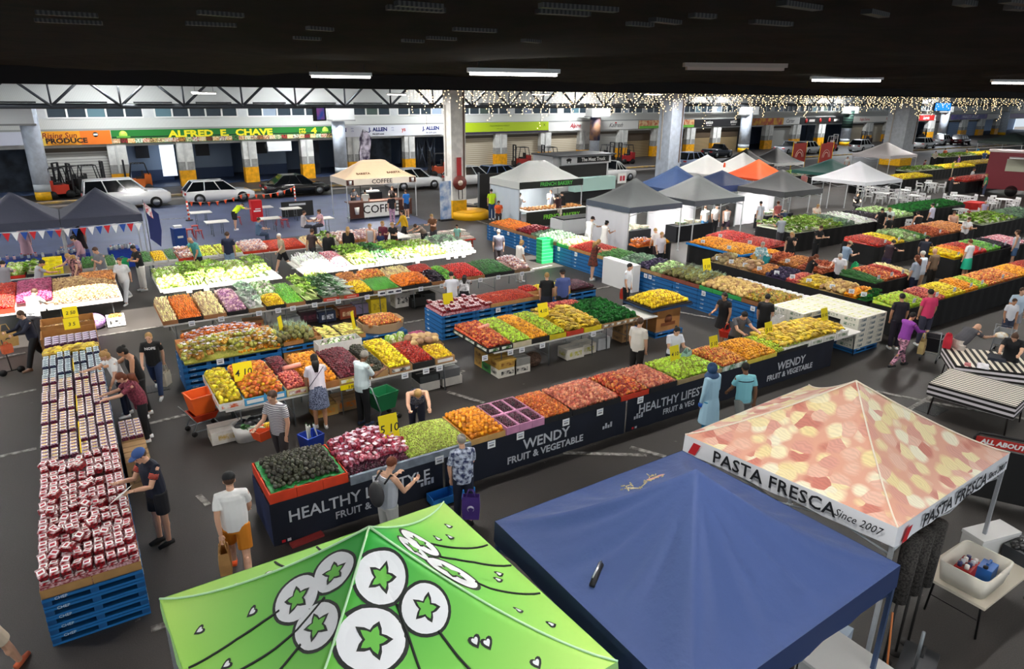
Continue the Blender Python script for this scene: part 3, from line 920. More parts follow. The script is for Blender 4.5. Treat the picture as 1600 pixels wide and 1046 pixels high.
def heap(kind,x0,x1,y0,y1,z,crown=.1,n=60,label='',group=None,tilt=(0,0),sp=None,orient='rand',name=None,cat=None,base=None,sc=1.0,jit=.22,bed=True,ang=None):
 """top layer of a pile of produce: n separate items nearest the camera, the rest one 'stuff' mesh"""
 ms=FR[kind]
 nm=name or ms[0].name.split('.')[0]
 d=ms[0]
 if sp is None:
  xs=[v.co.x for v in d.vertices];ys=[v.co.y for v in d.vertices]
  sx,sy=(max(xs)-min(xs))*.96*sc,(max(ys)-min(ys))*.96*sc
  if orient=='rand':
   sx=sy=(sx+sy)/2
  elif orient=='x':
   sx,sy=sy,sx
 else:
  sx,sy=sp
 pts=[]
 nx,ny=max(1,int(round((x1-x0)/sx))),max(1,int(round((y1-y0)/(sy*.9))))
 zs=[v.co.z for v in d.vertices]
 rz_=(max(zs)-min(zs))/2*sc
 for j in range(ny):
  for i in range(nx):
   u=(i+.5+(.25 if j%2 else-.25)*(nx>2))/nx+rng.uniform(-jit,jit)/nx
   v=(j+.5)/ny+rng.uniform(-jit,jit)/ny
   u=min(1-.4/nx,max(.4/nx,u));v=min(1-.3/ny,max(.3/ny,v))
   x,y=x0+(x1-x0)*u,y0+(y1-y0)*v
   zz=z+heapz(u,v,crown)+tilt[0]*u+tilt[1]*v+rng.uniform(0,rz_*.5)+rz_*.5
   pts.append((math.hypot(x,y),x,y,zz,u,v))
 pts.sort()
 n=min(int(n*(.3 if math.hypot(x0,y0)>27 else.55 if y0>13 else 1)),290-USED.get(nm,0))
 n=max(0,n)
 if len(pts)<=70:
  n=min(len(pts),max(0,290-USED.get(nm,0)))
 USED[nm]=USED.get(nm,0)+min(n,len(pts))
 mats=[]
 for(q,x,y,zz,u,v)in pts:
  if orient=='rand':
   rot=Matrix.Rotation(rng.uniform(0,6.28),4,'Z')@Matrix.Rotation(rng.uniform(-.9,.9),4,'X')@Matrix.Rotation(rng.uniform(-.9,.9),4,'Y')
  elif orient=='flat':
   rot=Matrix.Rotation(rng.uniform(0,6.28),4,'Z')@Matrix.Rotation(rng.uniform(-.25,.25),4,'X')
  elif orient=='y':
   rot=Matrix.Rotation(rng.uniform(-.25,.25)+(ang or 0),4,'Z')@Matrix.Rotation(rng.uniform(-.1,.35),4,'X')
  elif orient=='-y':
   rot=Matrix.Rotation(math.pi+rng.uniform(-.25,.25),4,'Z')@Matrix.Rotation(rng.uniform(-.1,.35),4,'X')
  elif orient=='x':
   rot=Matrix.Rotation(R(90)+rng.uniform(-.25,.25)+(ang or 0),4,'Z')@Matrix.Rotation(rng.uniform(-.1,.35),4,'X')
  else:
   rot=Matrix.Rotation(rng.uniform(-.12,.12),4,'Z')
  s=rng.uniform(.9,1.1)*sc
  mats.append((Matrix.Translation((x,y,zz))@rot@Matrix.Diagonal((s,s,s,1)),rng.randrange(len(ms))))
 for k,(T,mi)in enumerate(mats[:n]):
  o=bpy.data.objects.new(nm,ms[mi])
  COL.objects.link(o)
  o.matrix_world=T
  tag(o,label,cat or nm.replace('_',' '),group or label)
 verts,faces,mi_,mats_=[],[],[],[]
 def addm(me,T):
  b=len(verts)
  co=np.empty(len(me.vertices)*3);me.vertices.foreach_get('co',co)
  co=co.reshape(-1,3)
  A=np.array(T)
  w=co@A[:3,:3].T+A[:3,3]
  verts.extend(map(tuple,w))
  for m in me.materials:
   if m not in mats_:
    mats_.append(m)
  for p in me.polygons:
   faces.append([b+i for i in p.vertices])
   mi_.append(mats_.index(me.materials[p.material_index]))
 for T,mi in mats[n:]:
  addm(ms[mi],T)
 if bed:
  m=base or ms[0].materials[0]
  if m not in mats_:
   mats_.append(m)
  b=len(verts)
  q=9
  for j in range(q):
   for i in range(q):
    u,v=i/(q-1),j/(q-1)
    verts.append((x0+(x1-x0)*u,y0+(y1-y0)*v,z+heapz(u,v,crown)+tilt[0]*u+tilt[1]*v-rz_*.75))
  for j in range(q-1):
   for i in range(q-1):
    faces.append([b+j*q+i,b+j*q+i+1,b+(j+1)*q+i+1,b+(j+1)*q+i]);mi_.append(mats_.index(m))
  ring=[(i,0)for i in range(q)]+[(q-1,j)for j in range(1,q)]+[(i,q-1)for i in range(q-2,-1,-1)]+[(0,j)for j in range(q-2,0,-1)]
  rb=len(verts)
  for(i,j)in ring:
   w=verts[b+j*q+i]
   verts.append((w[0],w[1],z-.01))
  L=len(ring)
  for k in range(L):
   i,j=ring[k];i2,j2=ring[(k+1)%L]
   faces.append([b+j*q+i,rb+k,rb+(k+1)%L,b+j2*q+i2]);mi_.append(mats_.index(m))
 if faces:
  me=bpy.data.meshes.new(nm+'_pile')
  me.from_pydata(verts,[],faces)
  for m in mats_:
   me.materials.append(m)
  me.polygons.foreach_set('material_index',mi_)
  me.polygons.foreach_set('use_smooth',[True]*len(mi_))
  o=link(nm+'_pile',me)
  tag(o,'rest of the heap under the top ones: '+label,nm.replace('_',' ')+' pile',(group or label)+', lower layers','stuff')
POSW={1:[''],2:['left','right'],3:['left','middle','right'],4:['far left','left middle','right middle','far right']}
def trays(x0,x1,y0,y1,z,nx,ny,col,h,label,col2=None,print_=None,t=.012,name='produce_tray',axis='x'):
 """open trays side by side; each is a thing"""
 w,d=(x1-x0)/nx,(y1-y0)/ny
 key=(round(w,3),round(d,3),h,col,col2,print_)
 m=M(col,.75,var=.1,scale=5)if not col2 else M(col,.6,col2=col2,scale=7)
 first=None
 nn=nx if nx>1 else ny
 for j in range(ny):
  for i in range(nx):
   px=POSW.get(nx,['%s from the left'%w_ for w_ in('first','second','third','fourth','fifth','sixth','seventh','eighth','ninth','tenth')])[i]if nx>1 else ''
   py=POSW.get(ny,['row %s'%w_ for w_ in('one','two','three','four','five','six','seven','eight','nine','ten','eleven','twelve','thirteen')])[j].replace('left','front').replace('right','rear')if ny>1 else ''
   lb=' '.join((label+(', ' if(px or py)else '')+' '.join(s for s in(py,px)if s)).split())
   loc=(x0+w*(i+.5),y0+d*(j+.5),z)
   if first is None:
    r=thing(name,lb,'tray',loc)
    W,D=w*.985,d*.985
    mb=MB()
    mb.box((0,0,t/2),(W,D,t),m)
    for sx in(-1,1):
     mb.box((sx*(W/2-t/2),0,h/2),(t,D,h),m)
    for sy in(-1,1):
     mb.box((0,sy*(D/2-t/2),h/2),(W-2*t,t,h),m)
    mb.build('body',r)
    if print_:
     mb=MB()
     for(sy)in(-1,1):
      mb.box((0,sy*(D/2+.002),h*.5),(W*.8,.004,h*.5),M(print_,.6,col2='f0f0e8',scale=11))
     mb.box((-(W/2+.002),0,h*.5),(.004,D*.8,h*.5),M(print_,.6,col2='f0f0e8',scale=11))
     mb.build('printed_panel',r)
    first=r
   else:
    dup(first,loc,0,lb)
# ------------------------------------------------------------------ pallets
def pallet_proto():
 W,D=1.165,1.165
 bl=M('165a94',.6,col2='124a7c',scale=3)
 dk=M('0f3354',.7)
 r=thing('pallet','','pallet',(0,0,-5))
 mb=MB()
 for k in range(7):
  mb.box((0,-D/2+.06+(D-.12)*k/6,.140),(W,.115,.019),bl)
 mb.build('deck_board',r)['kind']='stuff'
 mb=MB()
 for s in(-1,0,1):
  mb.box((s*(W/2-.03),0,.075),(.05,D,.105),bl)
  if s:
   mb.box((s*(W/2-.002),0,.118),(.012,D,.05),M('1d6eb0',.5))
   mb.box((s*(W/2-.002),0,.02),(.012,D,.035),M('1d6eb0',.5))
 for s in(-1,1):
  mb.box((0,s*(D/2+.001),.125),(W,.012,.036),M('1d6eb0',.5))
  mb.box((0,s*(D/2+.001),.02),(W,.012,.03),M('1d6eb0',.5))
 for s in(-1,0,1):
  for q in(-1,1):
   mb.box((s*(W/2-.05),q*(D/2-.04),.07),(.1,.08,.10),bl)
 mb.build('bearer',r)
 mb=MB()
 for k in range(5):
  mb.box((0,-D/2+.05+(D-.1)*k/4,.011),(W,.1,.019),bl)
 mb.build('base_board',r)
 for q in(-1,1):
  o=link('lettering',text_mesh('CHEP',.06,M('dfe9f2',.5)),r)
  basis(o,(-W*.32,q*(D/2+.009),.125),(-q,0,0),(0,0,1))
  o=link('lettering',text_mesh('CHEP',.06,M('dfe9f2',.5)),r)
  basis(o,(q*(W/2+.006),-q*D*.3,.118),(0,q,0),(0,0,1))
 return r
PAL=pallet_proto()
LEVEL=['bottom','second','third','fourth','fifth','sixth','seventh']
_used=[False]
def pallets(x,y,n,where,z0=0,rz=0):
 """stack of n pallets, centre x,y"""
 for k in range(n):
  lv='topmost' if k==n-1 and n>1 else LEVEL[k]
  lb='blue pallet, %s of the stack %s'%(lv if lv in('topmost','bottom')else lv+' up',where)
  if n==1:
   lb='single blue wooden pallet '+where
  loc=(x+rng.uniform(-.008,.008),y+rng.uniform(-.008,.008),z0+k*.15)
  if not _used[0]:
   PAL.location=loc;PAL['label']=lb;PAL['group']='blue wooden pallets';_used[0]=True
  else:
   dup(PAL,loc,rz+(0 if k%2 else 0),lb,'blue wooden pallets')
# ------------------------------------------------------------------ trestles
def trestle(x0,x1,y0,y1,z,label,top='d8d6d0',leg='6d7276',n=None,name='trestle_table',lb=''):
 t=thing(name,label,'table',((x0+x1)/2,(y0+y1)/2,0))
 W,D=x1-x0,y1-y0
 mb=MB();mb.box((0,0,z-.02),(W,D,.04),M(top,.5));mb.build('table_top',t)
 n=n or max(2,int(W/1.6)+1)
 lm=M(leg,.4,.6)
 for k in range(n):
  x=-W/2+.3+(W-.6)*k/(n-1)
  for s in(-1,1):
   mb=MB();mb.tube([(x,s*(D/2-.15),z-.04),(x,s*(D/2-.1),.01)],.016,lm,6);mb.build('leg',t)
  mb=MB();mb.tube([(x,-D/2+.14,.3),(x,D/2-.14,.3)],.01,lm,5);mb.build('stretcher',t)
 return t
def wedge_sign(x,y,z,txt,label,w=.32,h=.42,col=None,rz=0,lean=.25,name='price_card',tc='1a1a1a',s=.2):
 t=thing(name,label,'price card',(x,y,z),rz)
 mb=MB();mb.box((0,0,h/2),(w,.006,h),col or SIGNY);o=mb.build('panel',t)
 t.rotation_euler.x=-lean
 if txt:
  for i,line in enumerate(txt.split('|')):
   o=link('lettering',text_mesh(line,s*(1 if i else.45 if '|' in txt else 1),M(tc,.6),.001,.002,.15),t.children[0])
   basis(o,(0,-.005,h*(.78 if(i==0 and '|' in txt)else.42)),(1,0,0),(0,0,1))
 return t
def white_cards(pts,what):
 proto=None
 for k,(x,y,z,rz)in enumerate(pts):
  lb=what[k]if isinstance(what,list)else what
  if proto is None:
   t=thing('price_ticket',lb,'price card',(x,y,z),rz,'white price tickets on the stalls')
   mb=MB();mb.box((0,0,0),(.17,.004,.15),M('f2f4f6',.5));mb.build('card',t)
   mb=MB();mb.box((0,-.0035,.03),(.12,.003,.012),M('5a6a9a',.6));mb.build('heading_line',t)
   mb=MB();mb.box((0,-.0035,-.02),(.10,.003,.035),M('8a8a90',.6));mb.build('price_line',t)
   proto=t
  else:
   dup(proto,(x,y,z),rz,lb,'white price tickets on the stalls')
def carton(x,y,z,w,d,h,label,col='c49a66',printc=None,lid=False,rz=0,name='carton',opened=False,band=None):
 t=thing(name,label,'box',(x,y,z),rz)
 m=M(col,.75,var=.08,scale=4)
 mb=MB()
 if opened:
  th=.01
  mb.box((0,0,th/2),(w,d,th),m)
  for s in(-1,1):
   mb.box((s*(w-th)/2,0,h/2),(th,d,h),m)
   mb.box((0,s*(d-th)/2,h/2),(w-2*th,th,h),m)
 else:
  mb.box((0,0,h/2),(w,d,h),m)
 mb.build('body',t)
 if printc:
  mb=MB()
  mb.box((0,-d/2-.002,h*.5),(w*.7,.004,h*.45),M(printc,.6,col2=col,scale=9))
  mb.build('printed_label',t)
  mb=MB()
  mb.box((-w/2-.002,0,h*.5),(.004,d*.6,h*.4),M(printc,.6,col2=col,scale=9))
  mb.build('printed_label',t)
 if not opened:
  mb=MB();mb.box((0,0,h+.002),(w*.98,.04,.004),M('8a6a44' if col[0]in 'abc' else 'c9c9c4',.6));mb.build('tape_strip',t)
 if band:
  mb=MB();mb.box((0,-d/2-.003,h*.5),(w*.25,.006,h*.14),BLACK);mb.build('handle_hole',t)
 return t
# ================================================================== people
_scr={}
def remesh(mb,vox,name,smooth=2):
 """fuse overlapping limbs into one continuous skin"""
 me=mb.mesh(name+'_raw')
 o=bpy.data.objects.new('tmp',me)
 COL.objects.link(o)
 md=o.modifiers.new('r','REMESH')
 md.mode='VOXEL'
 md.voxel_size=vox
 md.use_smooth_shade=True
 if smooth:
  s=o.modifiers.new('s','SMOOTH')
  s.factor=.5
  s.iterations=smooth
 dg=bpy.context.evaluated_depsgraph_get()
 out=bpy.data.meshes.new_from_object(o.evaluated_get(dg))
 out.name=name
 bpy.data.objects.remove(o)
 bpy.data.meshes.remove(me)
 out.materials.clear()
 return out
def rotx(v,a):
 return Vector((v.x,v.y*math.cos(a)-v.z*math.sin(a),v.y*math.sin(a)+v.z*math.cos(a)))
POSES={'stand':(.03,(.05,.12,.2),(.02,.12,.25),(.0,.0),(.02,.03),.1),'reach':(.28,(1.0,.1,.5),(.85,.1,.6),(.05,.05),(-.05,.05),.45),'reach1':(.2,(.15,.15,.3),(1.05,.1,.45),(.05,.05),(-.08,.05),.4),'bend':(.85,(1.2,.1,.3),(1.1,.1,.4),(.1,.1),(-.05,.1),.3),'walk':(.06,(-.4,.1,.25),(.4,.1,.4),(.45,.1),(-.35,.45),.08),'walk2':(.06,(.4,.1,.5),(-.35,.1,.2),(-.35,.5),(.42,.08),.12),'hold':(.08,(.5,.1,1.3),(.5,.1,1.3),(.0,.0),(.06,.06),.35),'phone':(.05,(.6,.05,1.6),(.1,.12,.3),(.02,.0),(.1,.1),.4),'bag':(.05,(.05,.2,.1),(.4,.1,.9),(.12,.05),(-.12,.1),.15),'push':(.15,(.75,.05,.7),(.75,.05,.7),(.4,.1),(-.3,.4),.15),'sit':(.08,(.6,.1,.9),(.6,.1,.9),(1.45,1.45),(1.4,1.4),.15),}
def skeleton(pose,h):
 ln,la,ra,ll,rl,hd=POSES[pose]
 k=h/1.72
 J={}
 pel=Vector((0,0,.94))
 def T(p):
  return rotx(Vector(p),-ln)+pel
 J['pel']=pel
 J['waist']=T((0,.005,.14))
 J['chest']=T((0,.012,.34))
 J['sh']=T((0,.0,.475))
 J['neck']=T((0,.005,.52))
 hv=rotx(Vector((0,.025,.145)),-(ln+hd))
 J['head']=J['neck']+hv
 J['hax']=-(ln+hd)
 for s,A in(('L',la),('R',ra)):
  sg=-1 if s=='L' else 1
  S=T((sg*.185,0,.455))
  J['s'+s]=S
  def d(a,o):
   return Vector((sg*math.sin(o),math.sin(a)*math.cos(o),-math.cos(a)*math.cos(o)))
  u=d(A[0]-ln*.0,A[1])
  E=S+u*.285
  f=d(A[0]+A[2],-A[1]*.6)
  W=E+f*.25
  J['e'+s],J['w'+s],J['f'+s]=E,W,f
 for s,A in(('L',ll),('R',rl)):
  sg=-1 if s=='L' else 1
  Hh=pel+Vector((sg*.09,0,-.03))
  K=Hh+Vector((sg*.02,math.sin(A[0]),-math.cos(A[0])))*.43
  a2=A[0]-A[1]
  N=K+Vector((0,math.sin(a2),-math.cos(a2)))*.42
  J['h'+s],J['k'+s],J['a'+s]=Hh,K,N
 low=min(J['aL'].z,J['aR'].z)-.075
 if pose=='sit':
  low=min(J['aL'].z,J['aR'].z)-.075
 for q in list(J):
  if isinstance(J[q],Vector)and q not in('fL','fR'):
   J[q]=(J[q]-Vector((0,0,low)))*k
 J['k']=k
 return J
def ering(c,rx,ry,up,n=14):
 up=up.normalized()
 X=Vector((1,0,0))
 Y=up.cross(X).normalized()
 return[c+X*(rx*math.cos(2*math.pi*i/n))+Y*(ry*math.sin(2*math.pi*i/n))for i in range(n)]
def torso(mb,J,m,g=0.0,lo=-.1,hi=1,wide=1.0,fat=1.0):
 k=J['k']
 P,W,C,S,N=J['pel'],J['waist'],J['chest'],J['sh'],J['neck']
 d0=(W-P)
 secs=[(P+Vector((0,0,lo))*k,.155,.108),(P+d0*.1,.165,.118),(W,.135*fat,.102*fat),(C,.165,.118),(C+(S-C)*.6,.178,.108),(S,.15,.085),(S+(N-S)*.6,.075,.062)]
 if hi<1:
  secs=secs[:6]
 rings=[ering(c,(a*wide+g)*k,(b_*wide+g)*k,(N-P))for c,a,b_ in secs]
 mb.loft(rings,m)
def limb(mb,a,b_,c,r0,r1,r2,m,n=10,ends=True):
 mb.tube([a,a+(b_-a)*.5,b_,b_+(c-b_)*.35,c],[r0,(r0+r1)*.52,r1,r1*.98,r2],m,n)
 if ends:
  mb.ball(a,r0*.98,m,8,6)
  mb.ball(b_,r1,m,8,6)
def hand(mb,W,f,k,m,fine,side):
 f=f.normalized()
 X=Vector((1,0,0))*side
 nrm=f.cross(X)
 if nrm.length<.3:
  nrm=f.cross(Vector((0,0,1)))
 nrm.normalize()
 X=nrm.cross(f).normalized()
 c=W+f*.045*k
 if not fine:
  mb.ball(c+f*.02*k,(.035*k,.035*k,.05*k),m,8,6)
  return
 for i in range(4):
  b_=W+f*.075*k+X*((i-1.5)*.019*k)
  L=(.06,.072,.075,.062)[i]*k
  t=b_+f*L*.55+nrm*.006
  e=b_+f*L*.8+nrm*L*.55
  mb.tube([W+f*.02*k+X*((i-1.5)*.014*k),b_,t,e],[.013*k,.0115*k,.010*k,.0085*k],m,6)
  mb.ball(e,.0085*k,m,6,4)
 b_=W+f*.03*k+X*(.03*k)
 mb.tube([W+f*.01*k,b_,b_+f*.03*k+X*.018*k+nrm*.02*k],[.015*k,.013*k,.010*k],m,6)
 mb.tube([W,W+f*.07*k],[.026*k,.032*k],m,8,True,.55)
def get(key,fn):
 if key not in _scr:
  _scr[key]=fn()
 return _scr[key]
def body_mesh(pose,h,fine):
 J=skeleton(pose,h)
 k=J['k']
 mb=MB()
 m=WHITE
 torso(mb,J,m)
 mb.tube([J['sh'],J['neck']+(J['head']-J['neck'])*.5],[.06*k,.052*k],m,10)
 A=Matrix.Translation(J['head'])@Matrix.Rotation(J['hax'],4,'X')
 mb.ball((0,0,.02*k),(.074*k,.092*k,.098*k),m,14,10,T=A)
 mb.ball((0,.02*k,-.045*k),(.054*k,.066*k,.062*k),m,12,8,T=A)
 mb.tube([A@Vector((0,.09*k,.015*k)),A@Vector((0,.108*k,-.018*k)),A@Vector((0,.085*k,-.03*k))],[.008*k,.014*k,.012*k],m,6)
 for s in(-1,1):
  mb.ball((s*.074*k,.0,-.005*k),(.012*k,.02*k,.03*k),m,8,6,T=A)
 if fine:
  for s in(-1,1):
   mb.ball((s*.03*k,.082*k,.02*k),(.02*k,.012*k,.008*k),m,6,4,T=A)
  mb.ball((0,.083*k,-.05*k),(.024*k,.012*k,.009*k),m,8,4,T=A)
  mb.ball((0,.072*k,-.085*k),(.022*k,.018*k,.018*k),m,8,4,T=A)
 for s,sg in(('L',-1),('R',1)):
  limb(mb,J['s'+s],J['e'+s],J['w'+s],.052*k,.040*k,.028*k,m)
  mb.tube([J['sh'],J['s'+s]],[.07*k,.054*k],m,8)
  hand(mb,J['w'+s],J['f'+s],k,m,fine,-sg)
  limb(mb,J['h'+s],J['k'+s],J['a'+s],.088*k,.056*k,.038*k,m)
  mb.ball(J['k'+s]+(J['a'+s]-J['k'+s])*.3-Vector((0,.012*k,0)),(.05*k,.055*k,.10*k),m,8,6)
  a=J['a'+s]
  mb.tube([a+Vector((0,-.05,-.035))*k,a+Vector((0,.05,-.045))*k,a+Vector((0,.15,-.055))*k],[.034*k,.036*k,.024*k],m,8)
 me=remesh(mb,.007 if fine else.0145,'body',2 if fine else 1)
 return me,J,A
def cloth_mesh(kind,pose,h,fine,fat=1.0):
 J=skeleton(pose,h)
 k=J['k']
 mb=MB()
 m=WHITE
 g=.016
 D=Vector((0,0,-1))
 if kind in('tee','long','tank','polo','blouse'):
  torso(mb,J,m,g+(.012 if kind=='blouse' else 0),-.08 if kind!='blouse' else-.13,.9 if kind=='tank' else 1,1.0,1.12*fat)
  for s in 'LR':
   S,E,W=J['s'+s],J['e'+s],J['w'+s]
   if kind in('tee','polo','blouse'):
    f=.62 if kind!='blouse' else.8
    mb.tube([J['sh'],S+Vector((0,0,.005)),S+(E-S)*f*.5,S+(E-S)*f],[.08*k,.068*k,.062*k,.062*k],m,10)
   elif kind=='long':
    mb.tube([J['sh'],S,S+(E-S)*.5,E,E+(W-E)*.5,W],[.08*k,.068*k,.06*k,.054*k,.047*k,.038*k],m,10)
    mb.ball(E,.053*k,m,8,6)
 elif kind in('dress','coat'):
  torso(mb,J,m,g,-.08,1 if kind=='coat' else.9,1.0,1.1*fat)
  P=J['pel']
  low=(.62 if kind=='dress' else.42)*k
  fw=(J['kL']+J['kR'])/2
  mb.loft([ering(P+Vector((0,0,.06*k)),.17*k,.13*k,-D),ering(P-Vector((0,0,.12*k)),.215*k,.17*k,-D),ering(Vector((fw.x,fw.y*.5,low)),.25*k,.21*k,-D)],m)
  for s in 'LR':
   S,E,W=J['s'+s],J['e'+s],J['w'+s]
   if kind=='coat':
    mb.tube([J['sh'],S,S+(E-S)*.5,E,E+(W-E)*.5,W],[.085*k,.072*k,.064*k,.056*k,.05*k,.042*k],m,10)
   else:
    mb.tube([J['sh'],S,S+(E-S)*.4],[.08*k,.066*k,.06*k],m,10)
 elif kind in('trousers','shorts','leggings','jeans'):
  P=J['pel']
  mb.loft([ering(P+Vector((0,0,z*k)),rx*k,ry*k,-D)for z,rx,ry in((.1,.155,.115),(.0,.172,.128),(-.1,.165,.12))],m)
  for s in 'LR':
   Hh,K,A_=J['h'+s],J['k'+s],J['a'+s]
   q=.012 if kind=='leggings' else.02
   if kind=='shorts':
    e=Hh+(K-Hh)*.8
    mb.tube([Hh+Vector((0,0,.02)),Hh+(K-Hh)*.4,e],[(.09+q)*k,(.085+q)*k,(.082+q)*k],m,12)
   else:
    mb.tube([Hh,Hh+(K-Hh)*.5,K,K+(A_-K)*.5,A_+(K-A_)*.04],[(.09+q)*k,(.076+q)*k,(.056+q)*k,(.052+q)*k,(.044+q)*k],m,12)
    mb.ball(K,(.056+q)*k,m,8,6)
 elif kind=='skirt':
  P=J['pel']
  mb.loft([ering(P+Vector((0,0,.1*k)),.15*k,.115*k,-D,24),ering(P-Vector((0,0,.06*k)),.195*k,.15*k,-D,24),ering(P-Vector((0,0,.45*k)),.235*k,.19*k,-D,24)],m)
 elif kind=='shoes':
  for s in 'LR':
   a=J['a'+s]
   mb.tube([a+Vector((0,-.075,-.042))*k,a+Vector((0,.03,-.042))*k,a+Vector((0,.17,-.052))*k],[.042*k,.045*k,.032*k],m,9,True,.95)
  return mb.mesh('shoes')
 elif kind=='eyes':
  A=Matrix.Translation(J['head'])@Matrix.Rotation(J['hax'],4,'X')
  for s in(-1,1):
   mb.ball((s*.03*k,.086*k,.008*k),(.011*k,.008*k,.006*k),m,8,5,T=A)
  return mb.mesh('eyes')
 elif kind=='mouth':
  A=Matrix.Translation(J['head'])@Matrix.Rotation(J['hax'],4,'X')
  mb.ball((0,.090*k,-.052*k),(.02*k,.006*k,.005*k),m,8,4,T=A)
  return mb.mesh('mouth')
 elif kind.startswith('hair'):
  A=Matrix.Translation(J['head'])@Matrix.Rotation(J['hax'],4,'X')
  t=kind[5:]
  mb.ball((0,-.012*k,.038*k),(.083*k,.096*k,.094*k),m,14,8,T=A)
  if t!='short':
   mb.ball((0,-.035*k,-.01*k),(.082*k,.078*k,.10*k),m,12,8,T=A)
  if t=='long':
   b_=J['neck']+Vector((0,-.07,.05))*k
   mb.tube([b_+Vector((0,0,.08*k)),b_,b_+(J['chest']-J['neck'])*.9+Vector((0,-.05*k,0))],[.08*k,.085*k,.04*k],m,10)
  if t=='bun':
   mb.ball((0,-.10*k,.07*k),.04*k,m,8,6,T=A)
  if t=='tail':
   mb.tube([A@Vector((0,-.08*k,.04*k)),A@Vector((0,-.14*k,.0)),A@Vector((0,-.13*k,-.16*k))],[.03*k,.035*k,.012*k],m,7)
  return mb.mesh('hair')
 elif kind in('cap','hat'):
  A=Matrix.Translation(J['head'])@Matrix.Rotation(J['hax'],4,'X')
  mb.ball((0,-.004*k,.062*k),(.09*k,.103*k,.078*k),m,16,8,T=A)
  if kind=='cap':
   mb.ball((0,.095*k,.05*k),(.07*k,.08*k,.012*k),m,12,5,T=A)
  else:
   mb.ball((0,0,.05*k),(.16*k,.17*k,.012*k),m,16,5,T=A)
  return mb.mesh(kind)
 return remesh(mb,.010 if fine else.016,kind,3 if fine else 2)
SKIN={'l':'d9a98c','m':'c08d6c','d':'7a5238'}
HAIR={'k':'15110f','b':'4a3222','f':'b08a55','g':'9c968c','w':'d8d4cc','r':'6a3418'}
def setm(me,m):
 me=me.copy()if False else me
 return me
def piece(name,me,m,parent):
 if len(me.materials)==0:
  me.materials.append(m)
 o=link(name,me,parent)
 o.material_slots[0].link='OBJECT'
 o.material_slots[0].material=m
 return o
RECTS=[(1.84,17.3,9.87,11.05),(1.95,7.38,13.87,15.85),(8.46,15.8,13.87,15.8),(1.6,7.5,17.1,18.4),(8.7,14.7,17.3,18.45),(1.6,14.3,20.5,22.4),(2.05,5.9,24.3,26.6),(6.7,13.7,24.3,26.6),(1.9,13,28.7,30.2),(-2.9,1.2,28.7,30.2),(-3.2,.85,24.05,27.1),(-1.22,-.04,9.27,20.2),(17.6,19.1,12,29.6),(20.9,22,11.35,17.9),(20.85,34,10.15,11.2),(22.9,24.3,18,20.9),(24.6,26.2,18.2,21.5),(22.9,24.3,14.3,17.6),(23.3,26,12.45,13.9),(28.9,39.5,19.7,22),(29.4,38,15.9,17.6),(29.8,36.5,12.9,14.3),(39.6,47,16.2,17.8),(40.5,47,20.5,22),(17.3,19.3,10,12.3)]
def person(px,py,pose,face,label,top,tc,bot,bc,hair='short',hc='b',sk='l',h=1.7,fine=False,shoe='e8e8e8',cap=None,capc='16181c',foot=None,fat=1.0,at=None,z=0,eyes=False):
 """px, py: top of the head in the photo; face: heading in degrees in the market frame"""
 POSE_H={'bend':.80,'sit':.74,'reach':.965,'reach1':.975}
 hh=h*POSE_H.get(pose,.99)
 if at is not None:
  g=Vector((*at,0))
 elif foot:
  g=G(foot[0],foot[1],0)
 else:
  g=G(px,py,hh+z)
  ln={'bend':.42,'reach':.2,'reach1':.14}.get(pose,.03)
  g=g-Vector((math.cos(R(face)),math.sin(R(face)),0))*ln
 if z==0 and pose!='sit':
  for(x0,x1,y0,y1)in RECTS:
   x0-=.2;x1+=.2;y0-=.2;y1+=.2
   if x0<g.x<x1 and y0<g.y<y1:
    d=min((g.x-x0,0),(x1-g.x,1),(g.y-y0,2),(y1-g.y,3))[1]
    if d<2:
     g.x=(x0,x1)[d]
    else:
     g.y=(y0,y1)[d-2]
 h=round(h/.06)*.06
 t=thing('person',label,'person',(g.x,g.y,z),R(face-90))
 key=(pose,round(h,2),fine)
 me,J,A=get(('body',)+key,lambda:body_mesh(pose,h,fine))
 sm=M(SKIN[sk],.55)
 b=piece('body',me,sm,t)
 def add(kind,name,col,**kw):
  fk=(kind,)+key+(fat if kind in('tee','long','tank','polo','blouse','dress','coat')else 1.0,)
  mm=get(fk,lambda:cloth_mesh(kind,pose,h,fine,fat))
  m=col if not isinstance(col,str)else(M(col,.8))
  return piece(name,mm,m,t)
 if bot:
  add(bot,{'trousers':'trousers','jeans':'trousers','leggings':'leggings','shorts':'shorts','skirt':'skirt'}[bot],bc)
 if top:
  add(top,{'tee':'shirt','long':'sweater','tank':'tank_top','polo':'shirt','blouse':'blouse','dress':'dress','coat':'coat'}[top],tc)
 add('shoes','shoes',shoe)
 if hair!='bald':
  add('hair_'+hair,'hair',M(HAIR[hc],.7,bump=.4,scale=30))
 if cap:
  add(cap,cap,capc)
 if fine or eyes:
  add('eyes','eyes','1a1410')
  add('mouth','mouth','9a5a50')
 t['_J']=0
 del t['_J']
 return t,J
def handpos(t,J,side):
 v=J['w'+side]+J['f'+side]*.08
 return t.matrix_basis@v if False else Matrix.Translation(t.location)@Matrix.Rotation(t.rotation_euler.z,4,'Z')@v
